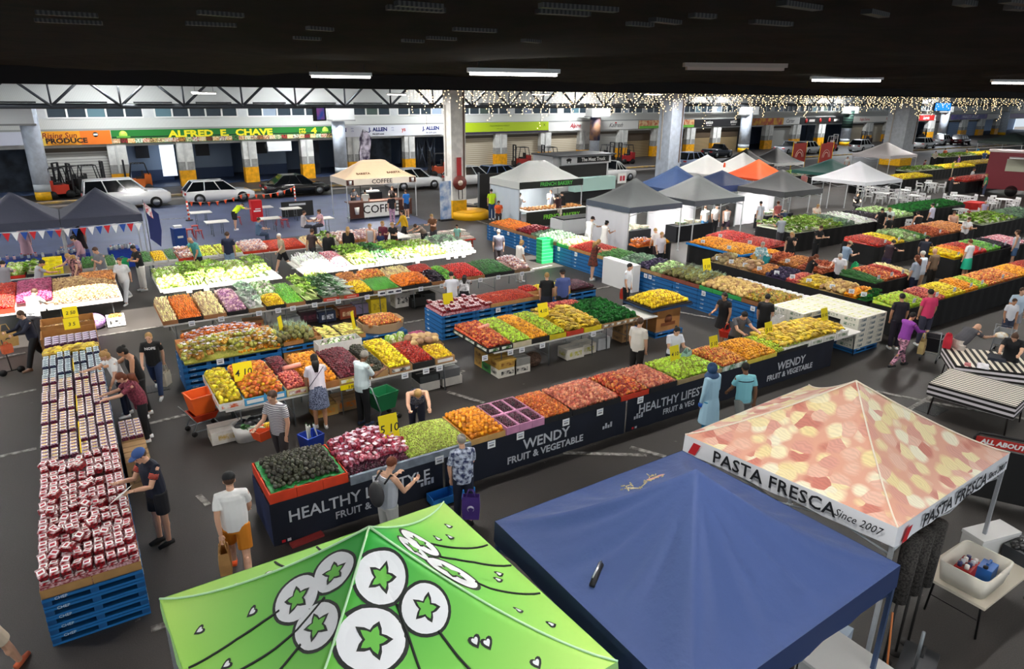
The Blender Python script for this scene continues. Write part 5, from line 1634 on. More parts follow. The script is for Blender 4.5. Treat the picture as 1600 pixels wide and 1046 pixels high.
# ---------------------------------------------------------------- navy skirted stall (front y=9.87)
def navy_stall():
 Y0,Y1=9.87,11.05
 T='on the long navy skirted stall'
 trestle(1.84,16.9,Y0+.03,Y1,.76,'long white topped trestle table under the navy skirted fruit stall',n=9)
 mb=MB()
 navy=M('0f1626',.8,var=.2,scale=2)
 segs=[(1.82,4.9),(4.95,9.35),(9.4,13.2),(13.25,16.9)]
 txt=[('HEALTHY LIFESTYLE','FRUIT & VEG'),('WENDY','FRUIT & VEGETABLE'),('HEALTHY LIFESTYLE','FRUIT & VEG'),('WENDY','FRUIT & VEGETABLE')]
 wh=['at the avocado end','under the plums','under the green apples','at the banana end']
 for k,((a,b_),(t1,t2))in enumerate(zip(segs,txt)):
  t=thing('banner_skirt','navy banner reading %s, %s of the long stall'%(t1.lower()if 'H'!=t1[0]else 'healthy lifestyle',wh[k]),'banner',(a,Y0,0))
  mb=MB()
  n=24
  vs=[]
  for i in range(n+1):
   x=(b_-a)*i/n
   for zz in(.02,.4,.80):
    vs.append((x,-.012-.010*math.sin(i*1.9+zz*3)*(1-zz),zz))
  fs=[(i*3+j,(i+1)*3+j,(i+1)*3+j+1,i*3+j+1)for i in range(n)for j in range(2)]
  mb.add(vs,fs,navy,True)
  mb.add([(v[0],v[1]+.008,v[2])for v in vs],fs,navy,True)
  if k==0:
   mb.b2((0,0,.02),(.012,1.15,.78),M('1c2a52',.8,var=.2,scale=3))
  mb.build('cloth',t)
  c=(b_-a)*(.52 if k else.50)
  if k==2:
   c=(b_-a)*.42
  if k==3:
   c=(b_-a)*.50
  bold=t1=='WENDY'
  for(body,s,z)in((t1,.30 if not bold else.31,.49),(t2,.19 if not bold else.21,.24)):
   o=link('lettering',text_mesh(body,s,M('c4c8d0',.6),.001,.006 if bold else.004,0,1.0 if bold else.95),t)
   basis(o,(c,-.035,z),(1,0,0),(0,0,1))
  mb=MB()
  for q in range(4):
   mb.box(((b_-a)*(.86 if k in(0,1)else.06)+q*.07,-.03,.32+.03*(q%2)),(.05,.004,.12 if q%2 else.07),M('b8bcc6',.6))
  mb.box(((b_-a)*.05,-.03,.08),(.06,.004,.05),M('c8202c',.5));mb.box(((b_-a)*.05+.09,-.03,.08),(.06,.004,.05),M('d8dce0',.5))
  mb.build('small_print',t)
 F=lambda px:fx(px,Y0,.80)
 z=.80
 a,b_=1.84,F(545)
 trays(a,b_,Y0,Y1,.785,3,2,'d8401c',.19,'orange red plastic crate under the avocados',None,None,t=.02,name='plastic_crate')
 mb=MB()
 gp=M('1f8a3c',.45,bump=.8,scale=20,var=.3)
 q=14
 vs,fs=[],[]
 for j in range(q+1):
  for i in range(q+1):
   vs.append((a+.04+(b_-a-.08)*i/q,Y0+.03+(Y1-Y0-.06)*j/q,.965+.03*((i*5+j*3)%4)/3+.04*heapz(i/q,j/q,1)))
 fs=[(j*(q+1)+i,j*(q+1)+i+1,(j+1)*(q+1)+i+1,(j+1)*(q+1)+i)for j in range(q)for i in range(q)]
 mb.add(vs,fs,gp,True)
 tag(mb.build('crate_liner'),'crumpled green plastic liner under the avocados','liner')
 heap('avocado',a+.1,b_-.1,Y0+.08,Y1-.03,.99,.11,250,'dark green avocado heaped at the near end of the navy stall','avocados in the red crates',orient='y',sp=(.076,.098))
 a,b_=F(545),F(640)
 mb=MB();mb.b2((a+.02,Y0-.04,.74),(F(735),Y0+.02,.90),M('7d8894',.6,var=.3,scale=5))
 tag(mb.build('plastic_sheet'),'grey plastic sheet hanging over the stall edge below the celery heap','sheet')
 heap('plum',a,b_,Y0+.02,Y0+.3,.88,.04,60,'small dark plum along the front of the pink bag heap','small plums under the pink bags')
 heap('radish_bag',a+.02,b_+.1,Y0+.22,Y1,.9,.22,70,'clear bag of bright pink fruit heaped beside the yellow 5 10 sign','pink fruit bags',orient='flat',sp=(.13,.13))
 a,b_=F(640),F(735)
 heap('grape',a+.03,b_,Y0+.04,Y1-.02,.88,.17,300,'pale green grape in the big heap beside the oranges','loose green grapes',sp=(.036,.036),jit=.45,base=M('9fae48',.5,col2='d4dc7a',scale=30,bump=.6))
 a,b_=F(736),F(790)
 trays(a,b_,Y0,Y1,.785,2,2,'c49a5c',.13,'yellow brown tray under the oranges')
 heap('orange',a+.02,b_-.02,Y0+.03,Y1-.02,.92,.13,230,'ripe orange in the heap between the green grapes and the plum crates','oranges on the navy skirted stall')
 a,b_=F(792),F(851)
 trays(a,b_,Y0,Y1,.785,3,2,'c98aae',.17,'pink plastic crate holding dark plums',None,None,t=.02,name='plastic_crate')
 w=(b_-a)/3
 for i in range(3):
  for j in range(2):
   heap('plum',a+w*i+.03,a+w*(i+1)-.03,Y0+.03+.59*j,Y0+.56+.59*j,.89+.02*j,.03,50,'dark purple plum in the pink crates of the navy skirted stall','plums in the pink crates')
 S=[('apricot',851,894,110,'red and orange apricot in the first nectarine heap right of the pink crates','1a1a1c'),('peach',895,970,230,'pinkish peach in the widest heap at the middle of the navy stall','1a1a1c'),('nectarine',971,1014,130,'orange red nectarine in the heap above the red tray','c8381e'),('peach',1015,1058,70,'pale peach in black punnet trays left of the green apples','1a1a1c')]
 zz=.90
 for kd,p0,p1,n,lb,tc in S:
  a,b_=F(p0),F(p1)
  trays(a,b_,Y0,Y1,.785,max(1,int((b_-a)/.45+.5)),2,tc,.13,'tray under the '+lb.split(' in ')[0]+'s of the '+{'851':'apricot heap','895':'wide peach heap','971':'nectarine heap','1015':'peach heap by the green apples'}[str(p0)])
  heap(kd,a+.02,b_-.02,Y0+.03,Y1-.02,zz,.11 if p0!=1015 else.05,n,lb,None)
 a,b_=F(1060),F(1128)
 trays(a,b_,Y0,Y1,.785,3,2,'a8926a',.12,'brown tray under the green apples on the navy stall')
 heap('green_apple',a+.02,b_-.02,Y0+.03,Y1-.02,.9,.10,190,'green apple in the heap on the navy skirted stall','green apples on the navy stall')
 a,b_=F(1129),F(1167)
 trays(a,b_,Y0,Y1,.785,2,2,'3f7a4a',.13,'green printed tray under the red apples','e8ece4')
 heap('red_apple',a+.02,b_-.02,Y0+.03,Y1-.02,.91,.14,200,'red apple in the heap between the green apples and the mandarins','red apples on the navy stall')
 a,b_=F(1168),F(1214)
 trays(a,b_,Y0,Y1,.785,2,2,'d8c04a',.12,'yellow tray under the mandarins')
 heap('mandarin',a+.02,b_-.02,Y0+.03,Y1-.02,.9,.17,210,'orange mandarin in the tall heap right of the red apples','mandarins on the navy stall')
 a,b_=F(1215),F(1262)
 trays(a,b_,Y0,Y1,.785,3,2,'1a1a1a',.10,'black tray under the limes')
 heap('lime',a+.02,b_-.02,Y0+.03,Y1-.02,.87,.12,230,'green yellow lime in the heap left of the bananas','limes on the navy stall',sc=1.15)
 a,b_=14.75,17.6
 lab='e8e6dc'
 for k in range(5):
  x=a+.28+k*.57
  carton(x,Y0+.27,.76,.55,.5,.18,'white banana carton edge under the bananas, '+['first','second','third','fourth','fifth'][k]+' from the limes',lab,'5a7a4a')
 mb=MB();mb.b2((16.9,9.9,.72),(18.3,11.0,.76),M('d8d6d0',.5));
 t=thing('trestle_table','short white table carrying the last banana cartons','table',(17.6,10.45,0))
 mb=MB();mb.box((0,0,.74),(1.35,1.1,.04),M('d8d6d0',.5));mb.build('table_top',t)
 for sx in(-1,1):
  for sy in(-1,1):
   mb=MB();mb.tube([(sx*.55,sy*.42,.72),(sx*.6,sy*.46,.01)],.017,M('3a3d40',.5,.5),6);mb.build('leg',t)
 heap('banana_bunch',a,b_-.2,Y0+.05,Y1,.94,.16,160,'hand of yellow bananas in the long heap at the far end of the navy stall','banana hands on the navy stall',orient='flat',sp=(.16,.13))
 heap('banana_bunch',b_-.2,b_+.4,Y0+.45,Y1,.80,.06,20,'hand of yellow bananas in the last carton beside the white box stack',None,orient='flat',sp=(.16,.13))
 k=0
 for lev in range(6):
  for i in range(5):
   for j in range(4):
    if 0<i<4 and 0<j<3 and lev<5:
     continue
    if j>0 and i>0 and lev<5:
     continue
    lb='white carton past the bananas, layer %s, %s, %s'%(['one','two','three','four','five','six'][lev],['first along','second along','third along','fourth along','last along'][i],['front row','second row','third row','back row'][j])
    w,d=.48,.56
    loc=(17.35+w*(i+.5),11.25-.0+d*j-0.28+.0*i,.16+lev*.155)
    loc=(loc[0],10.05+d*(j+.5),loc[2])
    if loc[0]<18.35 and loc[1]<11.2:
     continue
    if k==0:
     CB=thing('banana_carton',lb,'box',loc,0,'white banana cartons in the wall')
     mb=MB();mb.box((0,0,.075),(w*.98,d*.98,.15),M('e4e2d4',.7,var=.05,scale=3));mb.build('body',CB)
     mb=MB();mb.box((0,0,.152),(w*.5,d*.6,.004),M('c9cc5a',.6,col2='e8e6dc',scale=9));mb.build('open_vent',CB)
     for s in(-1,1):
      mb=MB();mb.box((0,s*(d*.49+.001),.08),(w*.6,.003,.08),M('3a5a6a',.6,col2='e4e2d4',scale=14));mb.build('printed_label',CB)
      mb=MB();mb.box((s*(w*.49+.001),0,.08),(.003,d*.6,.08),M('3a6a4a',.6,col2='e4e2d4',scale=14));mb.build('printed_label',CB)
    else:
     dup(CB,loc,0,lb)
    k+=1
 pallets(18.95,10.65,1,'under the near part of the white carton wall')
 pallets(18.0,11.85,1,'under the far part of the white carton wall')
 g=G(513,712,1.1)
 wedge_sign(4.15,Y0+.55,1.08,'5 10','big yellow price sign reading 5 10 between avocados and pink bags',.36,.46,s=.21)
 for px,py,lb in((1056,562,'yellow price sign standing in the green apples of the navy stall'),(1117,545,'yellow price sign standing in the red apples of the navy stall'),(1203,522,'yellow price sign standing in the mandarins and limes'),(1290,497,'yellow price sign standing up among the bananas')):
  x=fx(px,10.6,1.15)
  wedge_sign(x,10.6,1.03,'5 10' if px>1100 else '4 10',lb,.30,.36,s=.13,col=M('f2e000',.5))
 pts,lbs=[],[]
 for px,nm in((590,'below the pink bags'),(687,'below the grape heap'),(768,'below the oranges'),(813,'below the pink crates'),(884,'below the apricots'),(937,'below the peaches'),(1000,'below the nectarines')):
  x=fx(px,Y0-.05,.6)
  pts.append((x,Y0-.05,.735,0));lbs.append('white price ticket on the navy skirt '+nm)
 white_cards(pts,lbs)
 for k,(px,py,w)in enumerate(((680,768,.36),(710,758,.32))):
  g=G(px,py+6,0)
  carton(g.x,9.6,.02 if k==0 else.02,w+.1,.3,.16,'blue plastic tub on the floor by the navy skirt, '+('nearer one' if k==0 else 'farther one'),'1f7fd0',name='storage_tub',opened=True)
 mb=MB();mb.box((0,0,.02),(.55,.14,.04),M('8a2a2a',.7));
 g=G(480,845)
 tag(mb.build('red_plank',None,(g.x,g.y,0),.1),'dull red plank lying on the floor at the corner of the navy skirt','plank')
# ---------------------------------------------------------------- mango table (front y=13.87)
def mango_table():
 Y0,Y1=13.87,15.75
 trestle(1.95,4.75,Y0,15.0,.78,'trestle table under the mangoes and plums',n=3)
 trestle(4.8,7.38,Y0,15.0,.78,'trestle table under the lemons and tomatoes',n=2)
 trestle(1.95,7.3,15.05,Y1+.1,.78,'rear trestle table behind the mangoes and lemons',n=4)
 F=lambda px:fx(px,Y0,.80)
 L=[(343,383,'yellow_mango','yellow mango',85,'e6e4dc','d8602c',Y1,.12,1.1),(383,448,'mango','orange mango',130,'4aa0d0','e8ecec',Y1,.2,1.1),(449,479,'dark_plum','dark red plum',0,'e8d89a','a83a2a',Y1+.1,.1,1),(449,482,'red_plum','pinkish red plum',60,'e8d89a','a83a2a',14.75,.1,1),(483,531,'orange','orange',70,'a8703c',None,Y1,.14,1),(531,580,'dark_plum','dark red plum',250,'b08a54','e8d84a',Y1,.14,1),(583,607,'avocado','dark green avocado',40,'b08a5a',None,Y1,.08,1),(609,645,'lemon','yellow lemon',180,'a87c50','2a2420',Y1,.16,1.1),(646,680,'tomato','red tomato',130,'22201e',None,14.85,.08,1),(681,711,'squash','pale yellow squash',70,'b88a5a','e8e4e0',14.7,.06,1)]
 for i,(p0,p1,kd,nm,n,tc,pc,yb,cr,sc)in enumerate(L):
  a,b_=F(p0),F(p1)
  y0=Y0
  if i==2:
   y0=14.8
  if i==4:
   y0=Y0+.0
  where={0:'at the left end',1:'behind the blue cartons',2:'behind the pinkish plums',3:'right of the mangoes',4:'by the dotted skirt',5:'left of the man in the white shirt',6:'behind the man in the white shirt',7:'in the middle',8:'right of the lemons',9:'at the right end'}[i]
  trays(a,b_,y0,yb,.785,max(1,int(round((b_-a)/.45))),max(1,int(round((yb-y0)/.6))),tc,.16,'tray under the %ss %s of the mango table'%(nm,where),None,pc)
  heap(kd,a+.03,b_-.03,y0+.04,yb-.03,.93,cr,n or 60,nm+' heaped on the mango table '+where,None,orient='y' if kd=='avocado' else 'rand',sc=sc,tilt=(0,.06))
 carton(fx(530,15.7,.9),15.75,.95,1.1,.42,.26,'white cardboard carton with its flaps open behind the dark plums','e2e0da',name='carton',opened=True)
 heap('cauliflower',fx(530,15.7,.9)-.45,fx(530,15.7,.9)+.45,15.6,15.9,1.08,.02,6,'cauliflower in the open white carton',None,orient='flat',sp=(.2,.2))
 a=fx(640,15.4,.9)
 heap('tomato',F(646),F(684),14.87,15.3,.95,.06,60,'small red tomato in the second tray behind the front tomatoes',None)
 trays(F(646),F(684)+.1,14.87,15.3,.8,2,1,'22201e',.15,'black tray of the second row of tomatoes')
 trays(a-.6,a+.6,15.3,15.85,.79,2,1,'3a3226',.14,'dark tray holding lettuces behind the lemons')
 heap('lettuce',a-.55,a+.1,15.3,15.8,.95,.04,8,'pale green lettuce behind the lemons',None,orient='flat',sp=(.2,.2))
 heap('red_onion',a+.1,a+.55,15.3,15.8,.95,.08,30,'purple onion heaped at the back of the mango table',None)
 a=F(700)
 trays(a-.55,a+.35,14.75,15.4,.79,2,1,'b88a5a',.15,'brown tray under the cut pumpkins')
 heap('pumpkin',a-.5,a+.3,14.8,15.35,1.0,.04,12,'cut pale pumpkin at the right rear of the mango table',None,orient='flat',sp=(.22,.22))
 wedge_sign(fx(382,14.6,1.1),14.6,1.08,'4 10','yellow price sign reading 4 10 in the mangoes',.40,.40,s=.2)
 wedge_sign(fx(549,13.8,.8),13.83,.68,'2 50','small yellow label on the carton edge below the dark plums',.5,.12,s=.08,lean=0)
 mb=MB();mb.cyl((0,-.2,0),.06,.4,M('f0a08a',.4),12,ax='y')
 for px,py,nm in((447,588,'pink plastic bag roll lying on the red plums'),):
  tag(mb.build('bag_roll',None,(fx(457,14.7,1.1),14.75,1.12),R(100)),nm,'bag roll')
 under=[(362,14.2,.9,.5,.28,'d8d4cc','white carton of fruit below the mangoes','b8963a'),(505,14.3,.55,.45,.25,'c9a05a','brown carton under the oranges','e8922a'),(538,14.35,.55,.45,.3,'b8946a','brown carton with orange print below the dark plums','e8822a'),(560,14.4,.5,.45,.28,'b08a5a','open brown carton beside the dark trousers of the man','e8822a'),(665,14.4,.55,.5,.22,'e0dcd4','white carton on the floor below the tomatoes',None),(700,14.4,.55,.5,.22,'e0dcd4','white carton on the floor below the squash',None)]
 for px,y,w,d,h,c,lb,pc in under:
  carton(fx(px,y,.2),y,.02,w,d,h,lb,c,pc)
 carton(fx(695,14.4,.4),14.4,.245,.6,.5,.22,'grey lidded carton stacked below the squash table end','6a6c6e')
 carton(fx(665,14.4,.4),14.4,.245,.55,.5,.18,'dark grey carton with a white ticket below the tomatoes','4a4e50')
 t=thing('foam_bin','rounded white foam bin holding a black bag under the mango table','bin',(fx(405,13.95,.2),14.0,0),.05)
 mb=MB()
 rr=lambda w,d,z:[((w/2)*(abs(math.cos(a))**.5)*(1 if math.cos(a)>0 else-1),(d/2)*(abs(math.sin(a))**.5)*(1 if math.sin(a)>0 else-1),z)for a in[2*math.pi*k/20 for k in range(20)]]
 mb.loft([rr(1.0,.45,0),rr(1.1,.52,.36),rr(1.04,.46,.36),rr(.95,.4,.08)],M('dcdcda',.7));mb.build('shell',t)
 mb=MB()
 for q in range(9):
  mb.ball((-.4+q*.1,rng.uniform(-.1,.1),.34),(.12,.12,.09),M('1c1e22',.35),7,5)
 mb.build('bin_bag',t)
 wh=[]
 for px in(545,573,632,665,686):
  wh.append((F(px),Y0-.02,.70,0))
 white_cards(wh,['white price ticket under the edge of the mango table, %s'%s for s in('below the dark plums','beside the man in the white shirt','below the lemons','below the tomatoes','nearest the right end')])
# ---------------------------------------------------------------- apple table (front y=13.87, right)
def apple_table():
 Y0,Y1=13.87,15.75
 x0=8.46
 trestle(x0,12.1,Y0,15.35,.78,'trestle table under the green apples and mandarins',n=3)
 trestle(12.12,14.3,Y0+.1,15.35,.78,'trestle table under the bananas and parsley',n=3)
 F=lambda px:fx(px,Y0,.80)
 L=[(762,802,'nectarine','red nectarine',170,'1e1c1a','3a6a2a'),(802,831,'green_apple','light green apple',110,'d0c4a4',None),(831,859,'mandarin','orange mandarin',120,'1e1c1a',None),(859,885,'lime','lime',80,'d8c21e',None),(886,912,'banana_bunch','banana hand',40,'c8402a',None),(913,940,'banana_bunch','banana hand',40,'e0c81e',None),(941,1000,'parsley','parsley bunch',70,'a8845a','6a5a48')]
 w=['at the left end','next to the nectarines','in the middle','by the yellow sign','above the red carton','above the yellow carton','at the right end']
 for i,(p0,p1,kd,nm,n,tc,pc)in enumerate(L):
  a,b_=F(p0),F(p1)
  trays(a,b_,Y0,Y1,.785,max(1,int(round((b_-a)/.45))),3,tc,.14,'tray under the %s heap %s of the apple table'%(nm,w[i]),None,pc)
  kw=dict(orient='flat',sp=(.15,.13))if kd=='banana_bunch' else{}
  heap(kd,a+.03,b_-.03,Y0+.04,Y1-.03,.92,.10,n,nm+' in the heap %s of the apple table'%w[i],None,tilt=(0,.08),**kw)
 heap('red_plum',F(905),F(960),15.45,15.85,1.06,.05,60,'small red plum along the back of the apple table',None)
 t=thing('cardboard_bin','tall brown cardboard bin carrying the yellow squash tray','bin',(14.95,14.65,.15))
 mb=MB();mb.box((0,0,.36),(1.0,1.0,.72),M('b07a44',.8,var=.15,scale=3));mb.build('body',t)
 mb=MB();mb.cyl((0,-.505,.36),.16,.01,M('6a3a1c',.7),18,ax='y');mb.box((0,-.504,.22),(.6,.008,.1),M('7a4420',.7));mb.build('printed_label',t)
 pallets(14.95,14.65,1,'under the cardboard bin of yellow squash')
 mb=MB();mb.box((0,0,.03),(1.75,1.3,.06),M('1e3a5c',.6));mb.box((0,0,.08),(1.7,1.25,.05),M('22201e',.6))
 tag(mb.build('display_board',None,(15.0,14.7,.87)),'dark blue edged board carrying the yellow squash heap','board')
 heap('yellow_capsicum',14.2,15.8,14.12,15.28,.97,.22,150,'bright yellow capsicum in the heap on the cardboard bin','yellow capsicums on the cardboard bin',sc=1.1)
 wedge_sign(fx(850,14.9,1.1),14.9,1.08,'4.10','yellow price sign between the mandarins and limes of the apple table',.34,.40,s=.14)
 t=thing('bag_roll','pink bag roll lying on the green apples','bag roll',(F(790),15.0,1.09),1.9)
 mb=MB();mb.cyl((0,-.2,0),.055,.4,M('f0a08a',.4),12,ax='y');mb.build('roll',t)
 for k,(px,y,z,w_,h,c,pc,lb)in enumerate([(760,14.9,.02,.5,.24,'b8904a','7a5a2a','brown carton at the left under the apple table, lower'),(760,14.9,.265,.5,.24,'c09a54','7a5a2a','brown carton at the left under the apple table, upper'),(773,14.5,.02,.55,.24,'3a7a3c','1c1c1c','green carton under the apple table'),(773,14.5,.265,.55,.24,'b8903c','1c1c1c','yellow brown carton over the green carton'),(786,14.1,.02,.55,.24,'e0dcd0','1c1c1c','white carton at the bottom of the front pile under the apple table'),(786,14.1,.265,.55,.22,'c8a04a','8a5a2a','yellow brown carton on top of the front pile'),(809,14.1,.02,.5,.22,'dcd8d0','1c1c1c','white carton marked black right of the front pile'),(809,14.1,.245,.5,.2,'8a8a86',None,'grey carton on the black marked white carton'),(892,14.2,.02,.6,.3,'dcd8cc','b8b44a','white carton with yellow print under the bananas, left one'),(911,14.3,.02,.6,.3,'dcd8cc','b8b44a','white carton with yellow print under the bananas, right one'),(936,14.35,.02,.45,.36,'d4d8dc',None,'pale foam box under the parsley'),(975,14.5,.02,.55,.22,'a8845a','6a5038','brown carton at the bottom beside the cardboard bin'),(975,14.5,.245,.5,.22,'a8845a','6a5038','brown carton second beside the cardboard bin'),(975,14.5,.47,.45,.2,'a8845a','6a5038','brown carton on top beside the cardboard bin')]):
  carton(fx(px,y,z+.1),y,z,w_,.45,h,lb,c,pc)
 t=thing('net_sack','brown net sack of onions under the apple table','sack',(fx(832,14.2,.2),14.2,0))
 mb=MB();mb.ball((0,0,.2),(.27,.2,.22),M('6a5040',.8,col2='3a2c24',scale=30,bump=.6),12,8);mb.build('net',t)
 wh=[(F(px),Y0-.02,.70,0)for px in(757,797,815,847,927)]
 white_cards(wh,['white price ticket on the front edge of the apple table, %s'%s for s in('at the nectarine corner','below the nectarines','below the green apples','below the mandarins','below the right bananas')])
# ---------------------------------------------------------------- pallet island with bagged oranges (y 17.15..18.4)
def pallet_islands():
 Y0,Y1=17.15,18.35
 xs=[1.6+.585+1.19*k for k in range(5)]
 names=['under the left of the bagged oranges','under the right of the bagged oranges',None,'under the corn trays','under the round apple bin']
 for k,x in enumerate(xs):
  if k!=2:
   pallets(x,17.75,5 if k<2 else 4,names[k])
 t=thing('cardboard_bin','large brown printed cardboard bin between the pallet stacks','bin',(xs[2],17.75,0))
 mb=MB();mb.box((0,0,.29),(1.1,1.1,.58),M('a8763e',.8,var=.15,scale=3));mb.build('body',t)
 mb=MB();mb.cyl((0,-.56,.36),.2,.01,M('5a2c14',.7),18,ax='y');mb.box((0,-.555,.2),(.7,.008,.1),M('6a3418',.7));mb.build('printed_label',t)
 pallets(xs[2],17.75,1,'on top of the brown printed bin',.58)
 mb=MB()
 heap('lime_bag',1.64,3.9,Y0-.02,17.75,.78,.22,90,'net bag of yellow green citrus along the front of the bagged mound','citrus net bags',orient='flat',sp=(.13,.13),tilt=(0,.25))
 heap('orange_bag',1.8,3.6,17.6,18.4,1.02,.17,90,'purple labelled net bag of oranges at the top of the bagged mound','orange net bags',orient='flat',sp=(.14,.14))
 mb=MB();mb.b2((1.62,17.6,.755),(3.95,18.35,1.03),M('b8602c',.8,col2='d8a04a',scale=12))
 tag(mb.build('citrus_stack'),'lower layers of bagged citrus on the first two pallet stacks','citrus bags',None,'stuff')
 heap('orange',2.9,3.95,Y0,17.5,.78,.05,40,'loose orange spilling at the front of the bagged mound',None)
 heap('pineapple',3.75,4.9,Y0+.05,18.3,.83,.16,90,'pineapple lying in the heap right of the bagged oranges','pineapples on the pallet island',orient='y',sp=(.14,.17))
 F=lambda px:fx(px,Y0,.78)
 z=.755
 trays(F(447)-.05,F(475),Y0+.02,18.3,z,1,3,'b07a44',.11,'brown tray holding mandarins beside the pineapples')
 heap('mandarin',F(447),F(473),Y0+.06,18.2,.85,.05,70,'orange mandarin in the trays beside the pineapples',None)
 trays(F(476),F(504),Y0+.05,18.3,z,1,3,'c08a54',.11,'empty brown tray right of the mandarins')
 trays(F(505),F(537),Y0+.02,18.3,.605,1,2,'3a2a1c',.16,'dark printed tray holding corn')
 heap('corn',F(505)+.05,F(537)-.03,Y0+.05,18.25,.74,.03,40,'yellow corn cob in the dark tray',None,orient='x',sp=(.21,.06))
 trays(F(538),F(572),Y0+.02,18.3,.605,1,2,'b8864a',.11,'brown tray holding yellow corn by the round bin')
 heap('corn',F(538)+.04,F(572)-.03,Y0+.05,18.25,.71,.04,40,'yellow corn cob in the brown tray by the round bin',None,orient='x',sp=(.21,.06))
 t=thing('round_bin','low octagonal cardboard bin of red apples on the last pallet stack','bin',(xs[4],17.75,.605))
 mb=MB()
 o8=lambda r,z:[(r*1.08*math.cos(R(22.5+45*k)),r*math.sin(R(22.5+45*k)),z)for k in range(8)]
 mb.loft([o8(.60,0),o8(.64,.26),o8(.615,.26),o8(.58,.02)],M('b89a78',.8),False);mb.build('wall',t)
 heap('red_apple',xs[4]-.5,xs[4]+.5,17.3,18.2,.83,.07,130,'small red apple in the octagonal bin on the pallet island','apples in the octagonal bin')
 wedge_sign(F(450),17.6,.95,'','narrow yellow price sign leaning between the pineapples and mandarins',.22,.5,rz=.9,lean=.1)
 wedge_sign(F(561),17.5,.8,'','narrow yellow price sign leaning left of the octagonal bin',.22,.5,rz=.9,lean=.1)
 white_cards([(F(343),Y0-.03,.68,0)],'white price ticket on the pallets below the bagged oranges')
 Y0=17.3
 X=[8.72+.585+1.19*k for k in range(5)]
 nm=['under the left berry punnets','under the left cherry tomatoes','under the right cherry tomatoes','behind the couple','under the dark red cherries']
 for k,x in enumerate(X):
  pallets(x,17.9,5,nm[k])
 T0,T1,T2=punnet('berry_punnet','b83040','f0dcdc','e8e4e8',lab2='c8606a')
 FR['berry_punnet']=[T0]
 pr=thing('berry_punnet','clear punnet of red grapes at the left end of the second pallet island','punnet',(0,0,-9),0,'red punnets on the second pallet island')
 link('tub',T0,pr);link('lid',T1,pr);link('paper_label',T2,pr)
 mb=MB();mb.b2((8.75,17.32,.755),(10.4,18.45,.83),M('a83848',.6,col2='e8b8c0',scale=20));tag(mb.build('punnet_layer'),'lower layer of red punnets on the second pallet island','punnet layer',None,'stuff')
 for i in range(12):
  for j in range(6):
   dup(pr,(8.83+i*.135,17.42+j*.185,.832+(.075 if(i*7+j*5)%9>6 else 0)),rng.uniform(-.08,.08))
 pr.location=(8.83+12*.135,17.42,.832)
 F=lambda px:fx(px,17.3,.78)
 trays(10.45,F(857),17.32,18.45,.755,6,2,'c09058',.12,'brown tray with handle holes under the cherry tomatoes')
 heap('orange_tomato',10.35,F(838),17.4,18.4,.86,.12,300,'tiny orange red tomato in the big heap on the second pallet island','cherry tomatoes',jit=.45)
 heap('capsicum',F(838),F(857),17.9,18.4,.87,.08,18,'red capsicum in a tray beyond the cherry tomatoes',None)
 trays(F(858),F(893),17.35,18.4,.755,2,2,'d8b83a',.14,'yellow tray holding lemons behind the couple')
 heap('lemon',F(860),F(893),17.4,18.35,.88,.07,90,'pale lemon in the yellow trays by the couple',None,sc=1.1)
 mb=MB();mb.b2((F(895),17.35,.755),(14.7,18.45,.80),M('1c1a1c',.6));tag(mb.build('display_board'),'black board under the dark red cherries','board')
 heap('plum',F(897),14.65,17.4,18.42,.86,.06,150,'dark red cherry in the flat heap at the right end of the second pallet island','cherries',base=M('5c1a24',.5,col2='8a3a3a',scale=24))
 wedge_sign(fx(701,17.9,1),17.9,.92,'','yellow price sign on the red punnets of the second pallet island',.34,.34,lean=.2)
 mb=MB();mb.cyl((0,-.17,0),.05,.34,M('f0b8a4',.4),12,ax='y')
 tag(mb.build('bag_roll',None,(F(790),17.8,.95),1.2),'pink bag roll lying beyond the cherry tomatoes','bag roll')
 white_cards([(F(778),17.28,.66,0),(F(874),17.28,.62,0)],['white price ticket on the pallets below the cherry tomatoes','white price ticket on the pallets below the lemons'])
